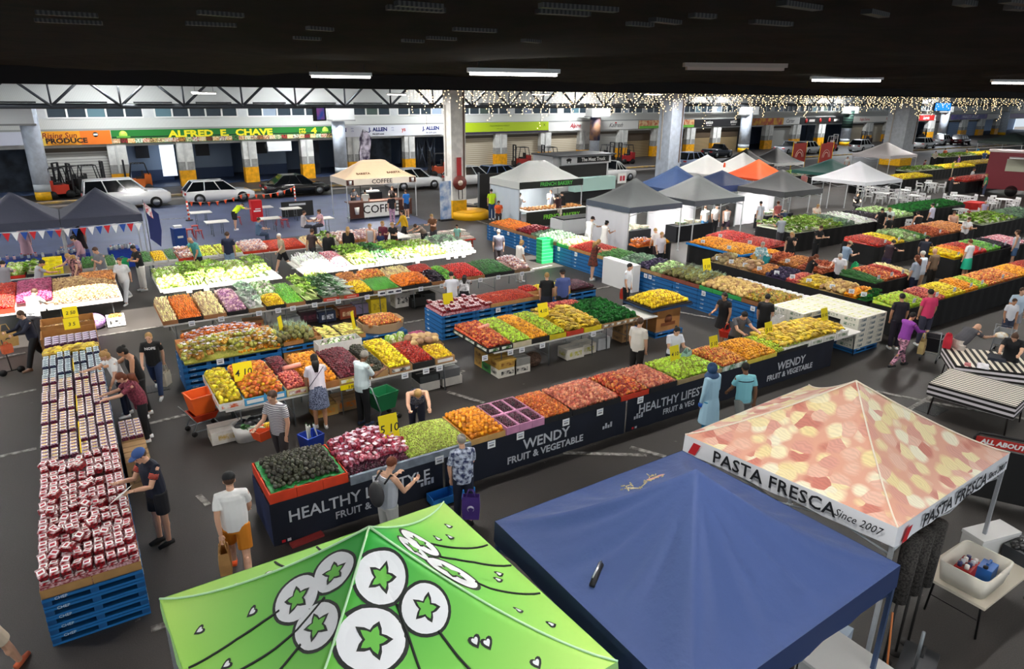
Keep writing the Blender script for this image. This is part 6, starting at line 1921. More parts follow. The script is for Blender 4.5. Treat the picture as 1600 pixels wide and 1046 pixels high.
# ---------------------------------------------------------------- carrot table (front y=20.5)
def carrot_table():
 Y0=20.52
 segs=[(1.6,4.7),(4.72,7.8),(7.82,10.9),(10.92,14.3)]
 for k,(a,b_)in enumerate(segs):
  trestle(a,b_,Y0,22.6 if k<3 else 21.95,.78,'white trestle table of the vegetable row, '+['under the carrots','under the green chillies','under the beans','under the red capsicums'][k],n=3)
 F=lambda px:fx(px,Y0,.80)
 L=[('parsnip',255,279,'parsnip',50,'y',22.7),('carrot',279,318,'carrot',150,'y',22.7),('parsnip',319,355,'cream parsnip',90,'y',22.7),('swede',356,388,'pink turnip',90,'r',22.7),('fennel',389,416,'fennel bulb',26,'y',22.7),('squash',417,447,'yellow squash',80,'r',21.4),('chilli',448,478,'green chilli',170,'y',22.6),('celery',479,504,'pale okra bunch',24,'y',22.5),('spring_onion',505,556,'pale spring onion bunch',40,'x',22.5),('squash',557,584,'bright yellow squash',110,'r',21.6),('bean',585,626,'green bean',200,'y',21.7),('orange_capsicum',627,675,'orange capsicum',130,'r',21.6),('eggplant',676,699,'dark eggplant',50,'y',21.6),('green_capsicum',700,714,'green capsicum',50,'r',22.0),('capsicum',715,758,'red capsicum',130,'r',22.0),('cucumber',759,804,'dark green cucumber',110,'y',22.0),('packet',805,829,'pink packet',40,'f',21.9)]
 for i,(kd,p0,p1,nm,n,o_,yb)in enumerate(L):
  a,b_=F(p0),F(p1)
  tc=['a8744a','1c1a1a','a8744a','1e1c1c','8a6a4a','1e1e1e'][i%6]
  trays(a,b_,Y0,yb,.785,max(1,int(round((b_-a)/.5))),1 if yb<22 else 2,tc,.12,'tray of the vegetable row holding the %ss%s'%(nm,' at the left end' if i==0 else ''))
  kw={}
  if kd in('fennel',):kw=dict(sp=(.17,.3))
  if kd in('celery','spring_onion'):kw=dict(sp=(.14,.3)if o_=='y' else(.34,.12))
  if kd=='bean':kw=dict(sp=(.035,.12),jit=.5)
  if kd=='chilli':kw=dict(sp=(.045,.1),jit=.5)
  if kd=='packet':kw=dict(sp=(.14,.17))
  if kd=='carrot' or kd=='parsnip':kw=dict(sp=(.05,.17))
  heap(kd,a+.02,b_-.02,Y0+.04,yb-.03,.88,.14,n,nm+' in the vegetable row %s'%['at its left end','second heap from the left','between the carrots and turnips','beside the fennel','left of the first yellow squash','below the cauliflowers','right of the first yellow squash','right of the chillies','above the red printed trays','left of the beans','left of the orange capsicums','right of the beans','beside the green capsicums','left of the red capsicums','right of the eggplants','right of the red capsicums','at its right end'][i],None,orient={'y':'y','r':'rand','x':'x','f':'flat'}[o_],tilt=(0,.12),**kw)
 B=[('cauliflower',417,447,21.45,22.6,'white cauliflower',24,dict(orient='flat',sp=(.19,.19))),('lettuce',505,545,22.5,22.8,'pale lettuce',8,dict(orient='flat',sp=(.2,.2))),('onion',557,584,21.65,22.5,'pale onion',40,{}),('red_apple',590,626,21.75,22.5,'reddish potato',60,{}),('parsnip',627,668,21.65,22.4,'cream squash',50,dict(orient='y',sp=(.05,.17))),('tomato',669,700,21.65,22.3,'red chilli',70,{})]
 for kd,p0,p1,y0,y1,nm,n,kw in B:
  heap(kd,F(p0),F(p1),y0,y1,.98,.1,n,nm+' in the second row of the vegetable table behind the '+{417:'first yellow squash',505:'spring onions',557:'bright yellow squash',590:'beans',627:'orange capsicums',669:'eggplants'}[p0],None,tilt=(0,.1),**kw)
 wh=[(F(px),Y0-.03,.74,0)for px in(299,345,404,434,457,491,528,573,657,690,750,778,815)]
 nm=['carrots','cream parsnips','fennel','first yellow squash','green chillies','pale okra','spring onions','bright yellow squash','orange capsicums','eggplants','red capsicums','cucumbers','pink packets']
 white_cards(wh,['white price ticket at the edge of the vegetable row below the '+s for s in nm])
 for k,px in enumerate((596,609,621)):
  t=thing('printed_card','white card with a dark fish mark below the beans, '+['left one','middle one','right one'][k],'card',(F(px),Y0-.03,.79))
  mb=MB();mb.box((0,0,0),(.28,.005,.17),WHITE);mb.build('card',t)
  mb=MB();mb.ball((0,-.005,0),(.08,.004,.035),M('2a3040',.6),10,5);mb.box((.09,-.005,0),(.05,.004,.06),M('2a3040',.6));mb.build('mark',t)
 for k,px in enumerate((518,549)):
  t=thing('red_tray_front','red printed tray front below the spring onions, '+['left one','right one'][k],'tray',(F(px),Y0-.02,.84))
  mb=MB();mb.box((0,0,0),(.5,.02,.1),M('d8402a',.5));mb.build('panel',t)
  mb=MB();mb.box((0,-.012,0),(.32,.004,.03),M('f0c8b8',.6));mb.build('print',t)
 und=[(300,'a8845a','brown carton below the carrots',None),(395,'b87a4a','brown carton with a red label behind the pineapples','b8281e'),(452,'8a8e92','grey tub below the chillies',None),(480,'3a2028','dark carton of onions below the okra','6a2a3c'),(508,'24304a','navy printed carton below the spring onions','dfe4ec'),(512,'a8703c','low wooden crate on the floor behind the corn',None),(540,'9a4a2c','tall brown carton below the spring onions','e8c89a'),(563,'8a80a0','lilac carton below the bright squash',None),(588,'e2c41e','bright yellow carton below the beans','b89a14'),(625,'dcd8d0','white carton with black marks below the capsicums','22201e'),(650,'20201e','black open crate below the orange capsicums',None),(665,'2a2c2a','dark crate with a pale rim below the eggplants',None)]
 for k,(px,c,lb,pc)in enumerate(und):
  yy=21.0+.25*(k%2)
  carton(fx(px,yy,.3),yy,.02,.55,.45,.34 if c not in('e2c41e','dcd8d0')else.5,lb,c,pc,opened=c in('20201e','2a2c2a','a8703c'))
# ---------------------------------------------------------------- sunlit leafy row (front y=24.3)
def leafy_row():
 Y0,Y1=24.3,26.6
 F=lambda px:fx(px,Y0,.80)
 for k,(a,b_,n)in enumerate(((2.05,5.9,3),(6.7,10.2,3),(10.25,13.7,3))):
  trestle(a,b_,Y0,Y1,.78,'sunlit white trestle table of the leafy row, '+['left of the gap','under the leeks and celery','at the right end by the yellow base'][k],n=n)
 L=[('lettuce',250,295,'curly lettuce',60),('celery',296,330,'celery bunch',34),('cos_lettuce',331,362,'cos lettuce',30),('lettuce',363,400,'white hearted lettuce',40),('cos_lettuce',401,430,'bok choy',26),('leek',482,527,'leek',120),('radish',528,552,'red radish',60),('celery',553,590,'tall celery',40),('chard',591,618,'silver beet',26),('cos_lettuce',619,660,'bright green choy',40),('lettuce',661,700,'iceberg lettuce',40),('fennel',701,744,'white bunch',36)]
 for i,(kd,p0,p1,nm,n)in enumerate(L):
  a,b_=F(p0),F(p1)
  kw=dict(orient='y',sp=(.14,.27))if kd in('celery','cos_lettuce','chard','fennel')else dict(orient='y',sp=(.06,.32))if kd=='leek' else dict(orient='flat',sp=(.19,.19))if kd=='lettuce' else{}
  trays(a,b_,Y0,Y1,.785,max(1,int(round((b_-a)/.6))),2,'e6e2da',.1,'white tray under the %s heap of the leafy row'%nm)
  heap(kd,a+.02,b_-.02,Y0+.05,Y1-.03,.87,.16,n,nm+' in the sunlit leafy row',None,tilt=(0,.12),**kw)
 heap('carrot',F(300),F(352),26.1,26.6,1.02,.06,60,'orange carrot behind the celery of the leafy row',None,orient='y',sp=(.05,.17))
 wh=[(F(px),Y0-.03,.74,0)for px in(295,322,415,540,563,652,700,712,724)]
 white_cards(wh,['white price ticket at the sunlit edge of the leafy row below the '+s for s in('celery','cos lettuce','bok choy','red radishes','tall celery','bright choy','white bunches, first','white bunches, second','white bunches, third')])
 for k,px in enumerate((490,520,555,600,650)):
  carton(fx(px,25,.2),25.0,.02,.6,.5,.3,'pale carton stored under the leafy row, '+['first','second','third','fourth','fifth'][k]+' from the gap',['e0dcd8','c88a9a','9a9ea4','8a8e94','d8d0c4'][k])
# ---------------------------------------------------------------- back row (front y~28.9)
def back_row():
 Y0,Y1=28.7,30.2
 F=lambda px:fx(px,Y0,.85)
 for k,(a,b_)in enumerate(((-2.9,1.2),(1.9,6.3),(6.35,10.4),(10.45,13.0))):
  trestle(a,b_,Y0,Y1,.8,'trestle table of the far row, '+['below the lettuce and yellow boxes','below the yellow squash','below the pink trays and tomatoes','by the seated people'][k],n=3)
 L=[(10,40,'lettuce','pale iceberg',20,'d8301c'),(41,66,'cos_lettuce','green leafy bunch',14,'1c1a1e'),(112,128,'packet','pink packet',12,'d8301c'),(129,155,'zucchini','pale zucchini',40,'e8e4e0'),(168,184,'zucchini','green zucchini',30,'e8e0c8'),(222,240,'zucchini','grey green zucchini',30,'e2e0dc'),(241,263,'squash','yellow squash',60,'e2e0dc'),(264,279,'zucchini','mixed zucchini',20,'e2e0dc'),(280,303,'packet','salmon packet',14,'c8381e'),(304,342,'pear','green pear',60,'f0eeea'),(343,380,'pear','pale green pear',60,'f0eeea'),(381,421,'packet','pink tray packet',40,'c8381e'),(422,478,'orange_tomato','bright orange tomato',200,'b83a1e'),(482,508,'parsnip','pale mushroom',30,'e0dccc'),(509,530,'cos_lettuce','green bunch',10,'d8d0b8'),(531,560,'packet','brown packet',20,'b8804a'),(561,600,'packet','orange packet',24,'b8804a')]
 for i,(p0,p1,kd,nm,n,tc)in enumerate(L):
  a,b_=F(p0),F(p1)
  trays(a,b_,Y0,Y1,.805,max(1,int(round((b_-a)/.7))),1,tc,.11,'tray of the far row under the %ss%s'%(nm,' in slot %s'%'abcdefghijklmnopq'[i]if False else ''))
  kw=dict(orient='flat',sp=(.19,.19))if kd in('lettuce','cos_lettuce')else dict(orient='flat',sp=(.15,.18))if kd=='packet' else dict(orient='y',sp=(.055,.2))if kd in('zucchini','parsnip')else{}
  heap(kd,a+.02,b_-.02,Y0+.05,Y1-.03,.88,.08,n,nm+' in the far row',None,tilt=(0,.1),sc=1.2 if kd=='pear' else 1,**kw)
 a,b_=F(68),F(100)
 k=0
 for i in range(3):
  for j in range(4):
   t=thing('yellow_packet','bright yellow box on the far row, %s, %s row'%(['left column','middle column','right column'][i],['front','second','third','rear'][j]),'box',(a+(b_-a)*(i+.5)/3,Y0+.2+j*.36,.81+.06*j))
   mb=MB();mb.box((0,0,.1),((b_-a)/3*.95,.34,.2),M('f2e21c',.5,var=.1,scale=7));mb.build('body',t)
   mb=MB();mb.box((0,0,.202),((b_-a)/3*.6,.2,.004),M('d8c010',.5));mb.build('lid_mark',t)
 t=thing('tray_rack','sloping display rack of pale trays near the yellow pillar guard','display rack',(14.7,29.2,0))
 mb=MB();mb.box((0,0,.38),(3.3,1.3,.06),M('c8301c',.5));mb.build('red_edge',t)
 mb=MB()
 for sx in(-1,1):
  for sy in(-1,1):
   mb.box((sx*1.5,sy*.55,.19),(.06,.06,.38),M('b8301c',.5))
 mb.build('frame',t)
 k=0
 for i in range(7):
  for j in range(3):
   tr=thing('pale_tray','pale tray with brown goods on the red edged rack, %s of seven, %s row'%(['first','second','third','fourth','fifth','sixth','seventh'][i],['front','middle','rear'][j]),'tray',(13.3+i*.46,28.78+j*.42,.42+.1*j))
   mb=MB();mb.box((0,0,.04),(.43,.39,.08),M('d8d4c8',.6));mb.build('body',tr)
   mb=MB();mb.box((0,0,.085),(.36,.32,.02),M(['b8847a','6a5a4a','a8a08c'][(i+j)%3],.6,col2='e6ded2',scale=14));mb.build('goods',tr)
 for k,(a,b_)in enumerate(((-3.2,-1.2),(-1.15,.85))):
  trestle(a,b_,24.05,27.1,.78,'trestle table of the left tomato row, '+['under the tomatoes','under the pale sunlit onions'][k],n=2)
 trays(-3.2,-1.95,24.1,27.0,.785,2,3,'d8341c',.15,'red crate under the left tomatoes',name='plastic_crate')
 heap('tomato',-3.15,-1.95,24.15,26.9,.93,.14,230,'red tomato in the big heap at the left edge','tomatoes at the left edge',tilt=(0,.12),sc=1.15)
 heap('red_onion',-1.92,-1.0,24.6,26.9,.95,.12,150,'magenta onion heaped right of the left edge tomatoes','red onions',tilt=(0,.12))
 heap('potato',-.98,.8,24.1,26.9,.9,.14,200,'pale sunlit potato in the bright heap by the aisle','sunlit potatoes',tilt=(0,.12))
 heap('onion',-.2,.8,25.8,27.0,1.06,.06,100,'brown onion at the back of the bright potato heap','brown onions',tilt=(0,.03))
 trays(-1.95,.82,24.1,27.0,.785,4,2,'efe6dc',.13,'white tray under the sunlit potatoes and onions')
 g=thing('net_sack','purple net sack of onions on the floor under the sunlit table','sack',(-.05,23.9,0))
 mb=MB();mb.ball((0,0,.24),(.34,.25,.26),M('6a3f8a',.5,col2='c8a0c8',scale=24,bump=.4),12,8);mb.build('net',g)
 carton(.55,23.95,.02,.5,.42,.3,'white ventilated carton under the sunlit table end','f0eeea','2a2a2a',opened=True)
 heap('onion',.36,.74,23.8,24.1,.28,.03,20,'brown onion in the white ventilated carton',None)
# ---------------------------------------------------------------- strawberry block
def strawberry_block():
 cx=-.63
 ys=[9.27+.59+1.19*k for k in range(9)]
 for k,y in enumerate(ys):
  pallets(cx,y,5,'under the berry block, %s from the near end'%['first','second','third','fourth','fifth','sixth','seventh','eighth','ninth'][k])
 trays(-1.215,-.04,9.28,9.28+1.19*3,.755,2,6,'b08652',.13,'brown cardboard tray of strawberry punnets',name='berry_tray')
 trays(-1.215,-.04,9.28+1.19*3,9.28+1.19*8,.755,2,10,'a88c64',.12,'brown cardboard tray of berry punnets',name='berry_tray')
 kinds={'strawberry':(punnet('tub','b01c28','ecd8dc','f2eef0',lab2='b8283a'),'clear punnet of strawberries with a white label in the near red block','strawberry punnets'),'raspberry':(punnet('tub','8a2a4a','e8e0ea','eeeaf2',.125,.125,.07,lab2='f0c41e'),'small punnet with a yellow striped label in the middle of the berry block','yellow striped berry punnets'),'blueberry':(punnet('tub','3a4468','dfe4ea','dde6ea',.125,.125,.07,lab2='5a8a8a'),'small punnet with a pale blue label near the top of the berry block','blue labelled berry punnets'),'grape':(punnet('tub','6a3050','e4dcea','cfc4d8',.16,.16,.12),'tall clear tub of dark grapes at the far end of the berry block','dark grape tubs')}
 protos={}
 for k,(ms,lb,gp)in kinds.items():
  t=thing(k+'_punnet',lb,'punnet',(0,0,-9),0,gp)
  link('tub',ms[0],t);link('lid',ms[1],t);link('paper_label',ms[2],t)
  protos[k]=[t,False,0]
 def putp(k,loc,rz,rx=0,ry=0):
  P=protos[k]
  if not P[1]:
   P[0].location=loc;P[0].rotation_euler=(rx,ry,rz);P[1]=True
  else:
   o=dup(P[0],loc,rz);o.rotation_euler=(rx,ry,rz)
  P[2]+=1
 lay=MB()
 lay.b2((-1.2,9.3,.77),(-.055,12.8,.95),M('8a1f2a',.5,col2='e0b8bc',scale=26))
 tag(lay.build('punnet_layer'),'lower layers of strawberry punnets in the near red block','punnet layer',None,'stuff')
 n=0
 for j in range(18):
  for i in range(9):
   x=-1.14+i*.128+rng.uniform(-.01,.01)
   y=9.42+j*.19+rng.uniform(-.02,.02)
   mess=rng.random()<(.5 if i<5 else.2)
   z=.955+(rng.uniform(.0,.07)if mess else rng.uniform(0,.02))+(.05 if i>4 and j%4 else 0)
   putp('strawberry',(x,y,z),rng.uniform(-.5,.5)if mess else rng.uniform(-.06,.06),rng.uniform(-.3,.3)if mess else 0,rng.uniform(-.3,.3)if mess else 0)
 for i in range(9):
  for lv in range(2):
   putp('strawberry',(-1.13+i*.128,9.385,.80+lv*.082),0)
 for k in range(14):
  putp('strawberry',(rng.uniform(-1.05,-.4),rng.uniform(9.6,12.3),1.08),rng.uniform(-1,1),rng.uniform(-.25,.25),rng.uniform(-.25,.25))
 lay=MB()
 lay.b2((-1.2,12.83,.77),(-.055,18.75,.93),M('5a2a4a',.5,col2='cfc0c8',scale=30))
 tag(lay.build('punnet_layer'),'lower layers of berry punnets in the middle of the block','punnet layer',None,'stuff')
 j=0
 y=12.9
 while y<18.7:
  for i in range(8):
   kind='raspberry' if y<16.9 else 'blueberry'
   if kind=='raspberry' and protos['raspberry'][2]>290:
    kind='blueberry'
   gap=.02 if i>=4 else 0
   putp(kind,(-1.14+i*.145+gap,y,.935+(.06 if(j//4+i//2)%2 else 0)),rng.uniform(-.04,.04))
  y+=.137
  j+=1
 mb=MB()
 for yy,L in((13.5,1.4),(15.2,.9),(17.6,.9)):
  mb.box((-.6,yy,1.07),(.022,L,.012),M('f2c81e',.5))
 tag(mb.build('strapping'),'yellow plastic strapping running down the middle of the berry block','strapping')
 trays(-1.2,-.05,18.8,19.3,.755,2,1,'b08652',.16,'brown tray of chillies behind the blue labelled punnets')
 heap('green_banana',-1.18,-.07,18.82,19.28,.93,.06,30,'small yellow banana hand in the strip across the berry block',None,orient='flat',sp=(.12,.11))
 for j in range(5):
  for i in range(7):
   putp('grape',(-1.1+i*.165,19.45+j*.18,.77),rng.uniform(-.05,.05))
   if j>0:
    putp('grape',(-1.1+i*.165,19.45+j*.18,.90),rng.uniform(-.05,.05))
 for k,(y,nm)in enumerate(((20.75,'nearer'),(21.75,'farther'))):
  t=thing('cardboard_bin','brown cardboard bin of potatoes beyond the berry block, '+nm+' one','bin',(-.65,y,0))
  mb=MB()
  W,D,H_=1.25,.8,.95+.05*k
  cm=M('b8834a',.8,var=.15,scale=4)
  for s in(-1,1):
   mb.box((s*W/2,0,H_/2),(.02,D,H_),cm)
   mb.box((0,s*D/2,H_/2),(W,.02,H_),cm)
  mb.box((0,0,.02),(W,D,.04),cm)
  mb.build('body',t)
  heap('potato',-1.24,-.06,y-.36,y+.36,.72+.05*k,.06,60,('washed potato' if k==0 else 'brown potato')+' in the '+nm+' cardboard bin',None)
  wedge_sign(-.55,y+.1,.98+.05*k,'3 5' if k==0 else '2 50','yellow price sign standing in the '+nm+' potato bin',.36,.30,s=.13)
 mb=MB()
 mb.b2((.0,13.0,.0),(.36,15.2,.45),M('b08652',.8,var=.1,scale=4))
 for q in range(5):
  x=.2
  carton(.22,13.1+q*.45,0,.4,.42,.62 if q<4 else.5,'brown carton stacked against the berry block behind the capped man, %s from the near end'%['first','second','third','fourth','fifth'][q],'a8845a','6a5038')
 for i in range(3):
  for j in range(6):
   putp('raspberry',(.09+i*.13,13.9+j*.14,.625),0)
# ---------------------------------------------------------------- long blue pallet wall (x=17.9, faces left)
def blue_wall():
 X0,X1=17.75,18.95
 ys=[]
 y=11.95
 k=0
 words_=['first','second','third','fourth','fifth','sixth','seventh','eighth','ninth','tenth','eleventh','twelfth','thirteenth','fourteenth','fifteenth','sixteenth']
 y=12.6
 while y<29.6:
  pallets((X0+X1)/2,y,5,'of the long blue wall, %s from the mangoes'%words_[k])
  y+=1.19
  k+=1
 Fy=lambda px:fyy(px,X0,.8)
 L=[(1158,1243,'green_mango','green and orange mango',240,'r','8a5a34'),(1092,1158,'melon','round yellow melon',110,'r','2a9a4c'),(1033,1092,'pineapple','pineapple',120,'-y','8a4a3a'),(1012,1033,'cabbage','green cabbage',18,'f','a8845a'),(992,1012,'red_cabbage','dark purple cabbage',24,'f','a8845a'),(964,992,'kale','pale leafy kale',28,'f','b8945a'),(930,964,'zucchini','dark green zucchini',90,'y','b8945a'),(888,930,'tomato','red tomato',200,'r','b8804a'),(869,888,'cauliflower','white cauliflower',24,'f','2a9a4c'),(828,869,'kale','grey green leafy bunch',60,'f','8a6a4a'),(805,828,'berry_punnet','pink packet',30,'f','8a6a4a'),(764,805,'carrot','orange carrot',120,'y','a8744a')]
 for i,(p0,p1,kd,nm,n,o_,tc)in enumerate(L):
  yb,ya=Fy(p0),Fy(p1)
  if p1==1243:
   ya=12.05
  y0,y1=min(ya,yb),max(ya,yb)
  trays(X0,X1,y0,y1,.755,1,max(1,int(round((y1-y0)/.6))),tc,.14,'tray of the blue wall under the %ss'%nm)
  kw={}
  if kd in('kale','cauliflower','cabbage','red_cabbage'):kw=dict(sp=(.18,.18))
  if kd=='pineapple':kw=dict(sp=(.2,.15))
  if kd in('zucchini','carrot'):kw=dict(sp=(.06,.17))
  if kd=='berry_punnet':kw=dict(sp=(.15,.19),name='produce_packet')
  if kd=='pineapple':
   o_='x'
  heap(kd,X0+.04,X1+.05,y0+.02,y1-.02,.87,.09,n,nm+' in the heaps along the long blue pallet wall',None,orient={'y':'y','r':'rand','x':'x','f':'flat','-y':'-y'}[o_],tilt=(.12,0),ang=math.pi if o_=='x' else None,**kw)
 t=thing('foam_tray_sheet','long scalloped white foam sheet behind the mangoes','foam sheet',(19.3,13.4,0))
 mb=MB()
 for q in range(16):
  mb.cyl((-.12,-1.7+q*.22,.78),.11,.3,M('e8e6ea',.6),10)
 mb.box((0,-.05,.48),(.12,3.5,.96),M('dcdade',.6));mb.build('sheet',t)
 t=thing('foam_sheet_board','large upright white foam board standing before the blue pallet wall','board',(17.45,19.2,0),0)
 mb=MB();mb.box((0,0,.52),(.36,1.75,1.04),M('ececec',.5));mb.build('board',t)
 mb=MB();mb.box((-.185,-.7,.95),(.01,.05,.05),GREY);mb.build('handle_hole',t)
 y=Fy(858)
 for k in range(7):
  t=thing('plastic_crate','bright green plastic crate, %s of the tall crate stack by the blue wall'%(['bottom','second','third','fourth','fifth','sixth','top'][k]),'crate',(17.35,24.15,.0+k*.155))
  gm=M('22b05c',.45)
  mb=MB()
  W,D,h=.58,.42,.15
  for s in(-1,1):
   mb.box((s*W/2,0,h/2),(.02,D,h),gm);mb.box((0,s*D/2,h/2),(W,.02,h),gm)
  mb.box((0,0,.01),(W,D,.02),gm)
  mb.build('body',t)
  mb=MB()
  for s in(-1,1):
   mb.box((s*(W/2+.012),0,h-.012),(.012,D+.03,.024),M('5fe08f',.4));mb.box((0,s*(D/2+.012),h-.012),(W+.03,.012,.024),M('5fe08f',.4))
  mb.build('rim',t)
 wedge_sign(18.8,Fy(1072),1.08,'5 10','yellow price sign standing in the pineapples of the blue wall',.4,.5,s=.16)
 pts,lb=[],[]
 for px in(774,795,815,874,901,970,994,1010,1017,1101,1178):
  pts.append((X0-.03,Fy(px),.66,-R(90)));lb.append('white price ticket on the blue wall, %s'%{774:'below the carrots',795:'right of the carrots',815:'below the pink packets',874:'below the cauliflowers',901:'below the tomatoes',970:'below the kale',994:'below the purple cabbages',1010:'below the green cabbages',1017:'beside the pineapples',1101:'below the melons',1178:'below the mangoes'}[px])
 white_cards(pts,lb)
# ---------------------------------------------------------------- black skirted stalls on the right
def black_stall(x0,x1,y0,y1,z,label,secs,axis='x',top='cloth'):
 t=thing('skirted_table',label,'table',((x0+x1)/2,(y0+y1)/2,0))
 bk=M('0c0c0f',.85,var=.3,scale=3)
 W,D=x1-x0,y1-y0
 mb=MB()
 mb.box((0,0,z-.02),(W,D,.04),bk)
 mb.build('table_top',t)
 mb=MB()
 pts=[]
 def edge(ax,ay,bx,by):
  L=math.hypot(bx-ax,by-ay)
  n=max(4,int(L/.16))
  for k in range(n):
   u=k/n
   nx_,ny_=(by-ay)/L,-(bx-ax)/L
   o_=.018*math.sin(k*1.7)+.01
   pts.append((ax+(bx-ax)*u+nx_*o_,ay+(by-ay)*u+ny_*o_))
 edge(-W/2,-D/2,W/2,-D/2);edge(W/2,-D/2,W/2,D/2);edge(W/2,D/2,-W/2,D/2);edge(-W/2,D/2,-W/2,-D/2)
 mb.loft([[(p[0],p[1],.02)for p in pts],[(p[0],p[1],z)for p in pts]],bk,True,True,False)
 mb.build('skirt',t)
 n=len(secs)
 if y1<23:
  q=[(x0+W*(s[1]+s[2])/2,y0+.12,z+.2,0)if axis=='x' else(x0+.12,y0+D*(s[1]+s[2])/2,z+.2,-R(60))for s in secs]
  white_cards(q,['white ticket standing in '+' '.join(s[3].split()[:12])for s in secs])
 for i,s in enumerate(secs):
  kd,f0,f1,lb,cnt=s[:5]
  kw=dict(s[5])if len(s)>5 else{}
  if 'sp' not in kw:
   kw['sc']=kw.get('sc',1)*(1.35 if x0>28 else 1.15)
  if axis=='x':
   a,b_=x0+W*f0,x0+W*f1
   heap(kd,a+.02,b_-.02,y0+.05,y1-.05,z+.03,.09,cnt,lb,None,tilt=(0,.12),**kw)
  else:
   a,b_=y0+D*f0,y0+D*f1
   heap(kd,x0+.05,x1-.05,a+.02,b_-.02,z+.03,.09,cnt,lb,None,tilt=(.12,0),**kw)
 return t
def right_side():
 FL=dict(orient='flat',sp=(.19,.19))
 YS=dict(orient='y',sp=(.06,.18))
 black_stall(20.9,22.0,11.35,17.9,.86,'long black skirted table behind the mangoes and white cartons',[('parsley',0,.06,'green leafy bunch at the near end of the pumpkin table',10,FL),('orange',.06,.13,'orange near the white tickets of the pumpkin table',30),('melon',.13,.27,'small tan melon on the pumpkin table',40,dict(sc=.8)),('banana_bunch',.27,.40,'bright yellow green banana hand on the pumpkin table',34,dict(orient='flat',sp=(.15,.14))),('red_plum',.40,.47,'dusky red plum on the pumpkin table',30),('red_cabbage',.47,.60,'blue purple cabbage on the pumpkin table',24,FL),('onion',.60,.70,'pale onion on the pumpkin table',40),('pumpkin',.70,.80,'large tan pumpkin on the pumpkin table',12,dict(orient='flat',sp=(.25,.25))),('potato',.80,.90,'pinkish potato on the pumpkin table',60),('rockmelon',.90,1,'brown netted melon at the far end of the pumpkin table',24)],'y')
 black_stall(20.85,34.0,10.15,11.2,.88,'very long black skirted table running to the right edge',[('lime',0,.12,'yellow lime at the near end of the long right table',70,dict(sc=1.2)),('red_plum',.13,.2,'dark red plum on the long right table',70),('lemon',.2,.3,'lemon on the long right table',90,dict(sc=1.1)),('orange',.3,.37,'orange on the long right table',60),('lime',.37,.42,'green lime on the long right table beyond the oranges',50),('red_apple',.42,.60,'red apple on the long right table',130),('mandarin',.60,.70,'mandarin on the long right table',80),('tomato',.70,.80,'tomato far along the long right table',60),('pear',.80,.9,'green pear far along the long right table',40),('red_apple',.9,1,'red apple at the far end of the long right table',30)],'x')
 black_stall(22.9,24.3,18.0,20.9,.86,'black skirted table with a blue rim under the mandarins and strawberries',[('mandarin',0,.5,'mandarin on the blue rimmed black table',110),('orange',.5,1,'orange on the blue rimmed black table',60)],'y')
 mb=MB();mb.b2((22.82,17.95,.82),(22.9,20.95,.9),M('1f7fc8',.5));mb.b2((22.9,17.9,.82),(24.3,17.98,.9),M('1f7fc8',.5))
 tag(mb.build('blue_rim'),'bright blue plastic rim round the mandarin table','rim')
 black_stall(24.6,26.2,18.2,21.5,.86,'black skirted table of watermelon and tomatoes behind the mandarins',[('tomato',0,.5,'tomato on the table behind the mandarins',80),('capsicum',.5,1,'red capsicum on the table behind the mandarins',40)],'y')
 black_stall(22.9,24.3,14.3,17.6,.86,'black skirted island of sweet potatoes with shoppers leaning over',[('sweet_potato',0,.35,'sweet potato on the black island',70),('onion',.35,.6,'brown onion on the black island',70),('sweet_potato',.6,.85,'large sweet potato on the black island',50),('orange',.85,1,'orange on the black island',20)],'y')
 black_stall(23.3,26.0,12.45,13.9,.86,'black skirted island of nectarines beside the three shoppers',[('cucumber',0,.25,'dark cucumber on the nectarine island',60,YS),('nectarine',.25,.62,'bright nectarine on the nectarine island',170),('tomato',.62,.8,'tomato on the nectarine island',60),('parsnip',.8,1,'pale root on the nectarine island',40,YS)],'x')
 black_stall(28.9,39.5,19.7,22.0,.9,'long black skirted table of greens behind the shoppers',[('cos_lettuce',0,.18,'leafy green bunch on the far greens table',50,FL),('celery',.18,.36,'green celery on the far greens table',50,FL),('kale',.36,.48,'dark kale on the far greens table',24,FL),('leek',.48,.66,'leek on the far greens table',40,YS),('eggplant',.66,.8,'dark eggplant on the far greens table',30,YS),('cabbage',.8,1,'cabbage on the far greens table',20,FL)],'x')
 black_stall(29.4,38.0,15.9,17.6,.88,'black skirted table of red tomatoes in the right hall',[('tomato',0,.16,'tomato on the right hall table',90),('lemon',.16,.26,'yellow lemon on the right hall table',40),('cabbage',.3,.42,'cabbage on the right hall table',14,FL),('zucchini',.42,.52,'zucchini on the right hall table',30,YS),('sweet_potato',.52,.74,'sweet potato on the right hall table',50),('onion',.74,1,'onion on the right hall table',40)],'x')
 black_stall(29.8,36.5,12.9,14.3,.88,'black skirted table of yellow and red capsicums in the right hall',[('yellow_capsicum',0,.13,'yellow capsicum on the right hall capsicum table',40),('orange_capsicum',.13,.24,'orange capsicum on the right hall capsicum table',40),('capsicum',.24,.42,'red capsicum on the right hall capsicum table',60),('green_capsicum',.42,.6,'green capsicum on the right hall capsicum table',40),('eggplant',.6,.75,'eggplant on the right hall capsicum table',24,YS),('radish',.75,1,'radish bunch on the right hall capsicum table',50)],'x')
 black_stall(39.6,47,16.2,17.8,.88,'black skirted table of leafy vegetables at the right edge',[('cos_lettuce',0,.5,'leafy bunch on the right edge table',40,FL),('kale',.5,1,'kale on the right edge table',30,FL)],'x')
 black_stall(40.5,47,20.5,22.0,.88,'black skirted table of herbs beyond the greens',[('parsley',0,1,'herb bunch on the table beyond the greens',60,FL)],'x')
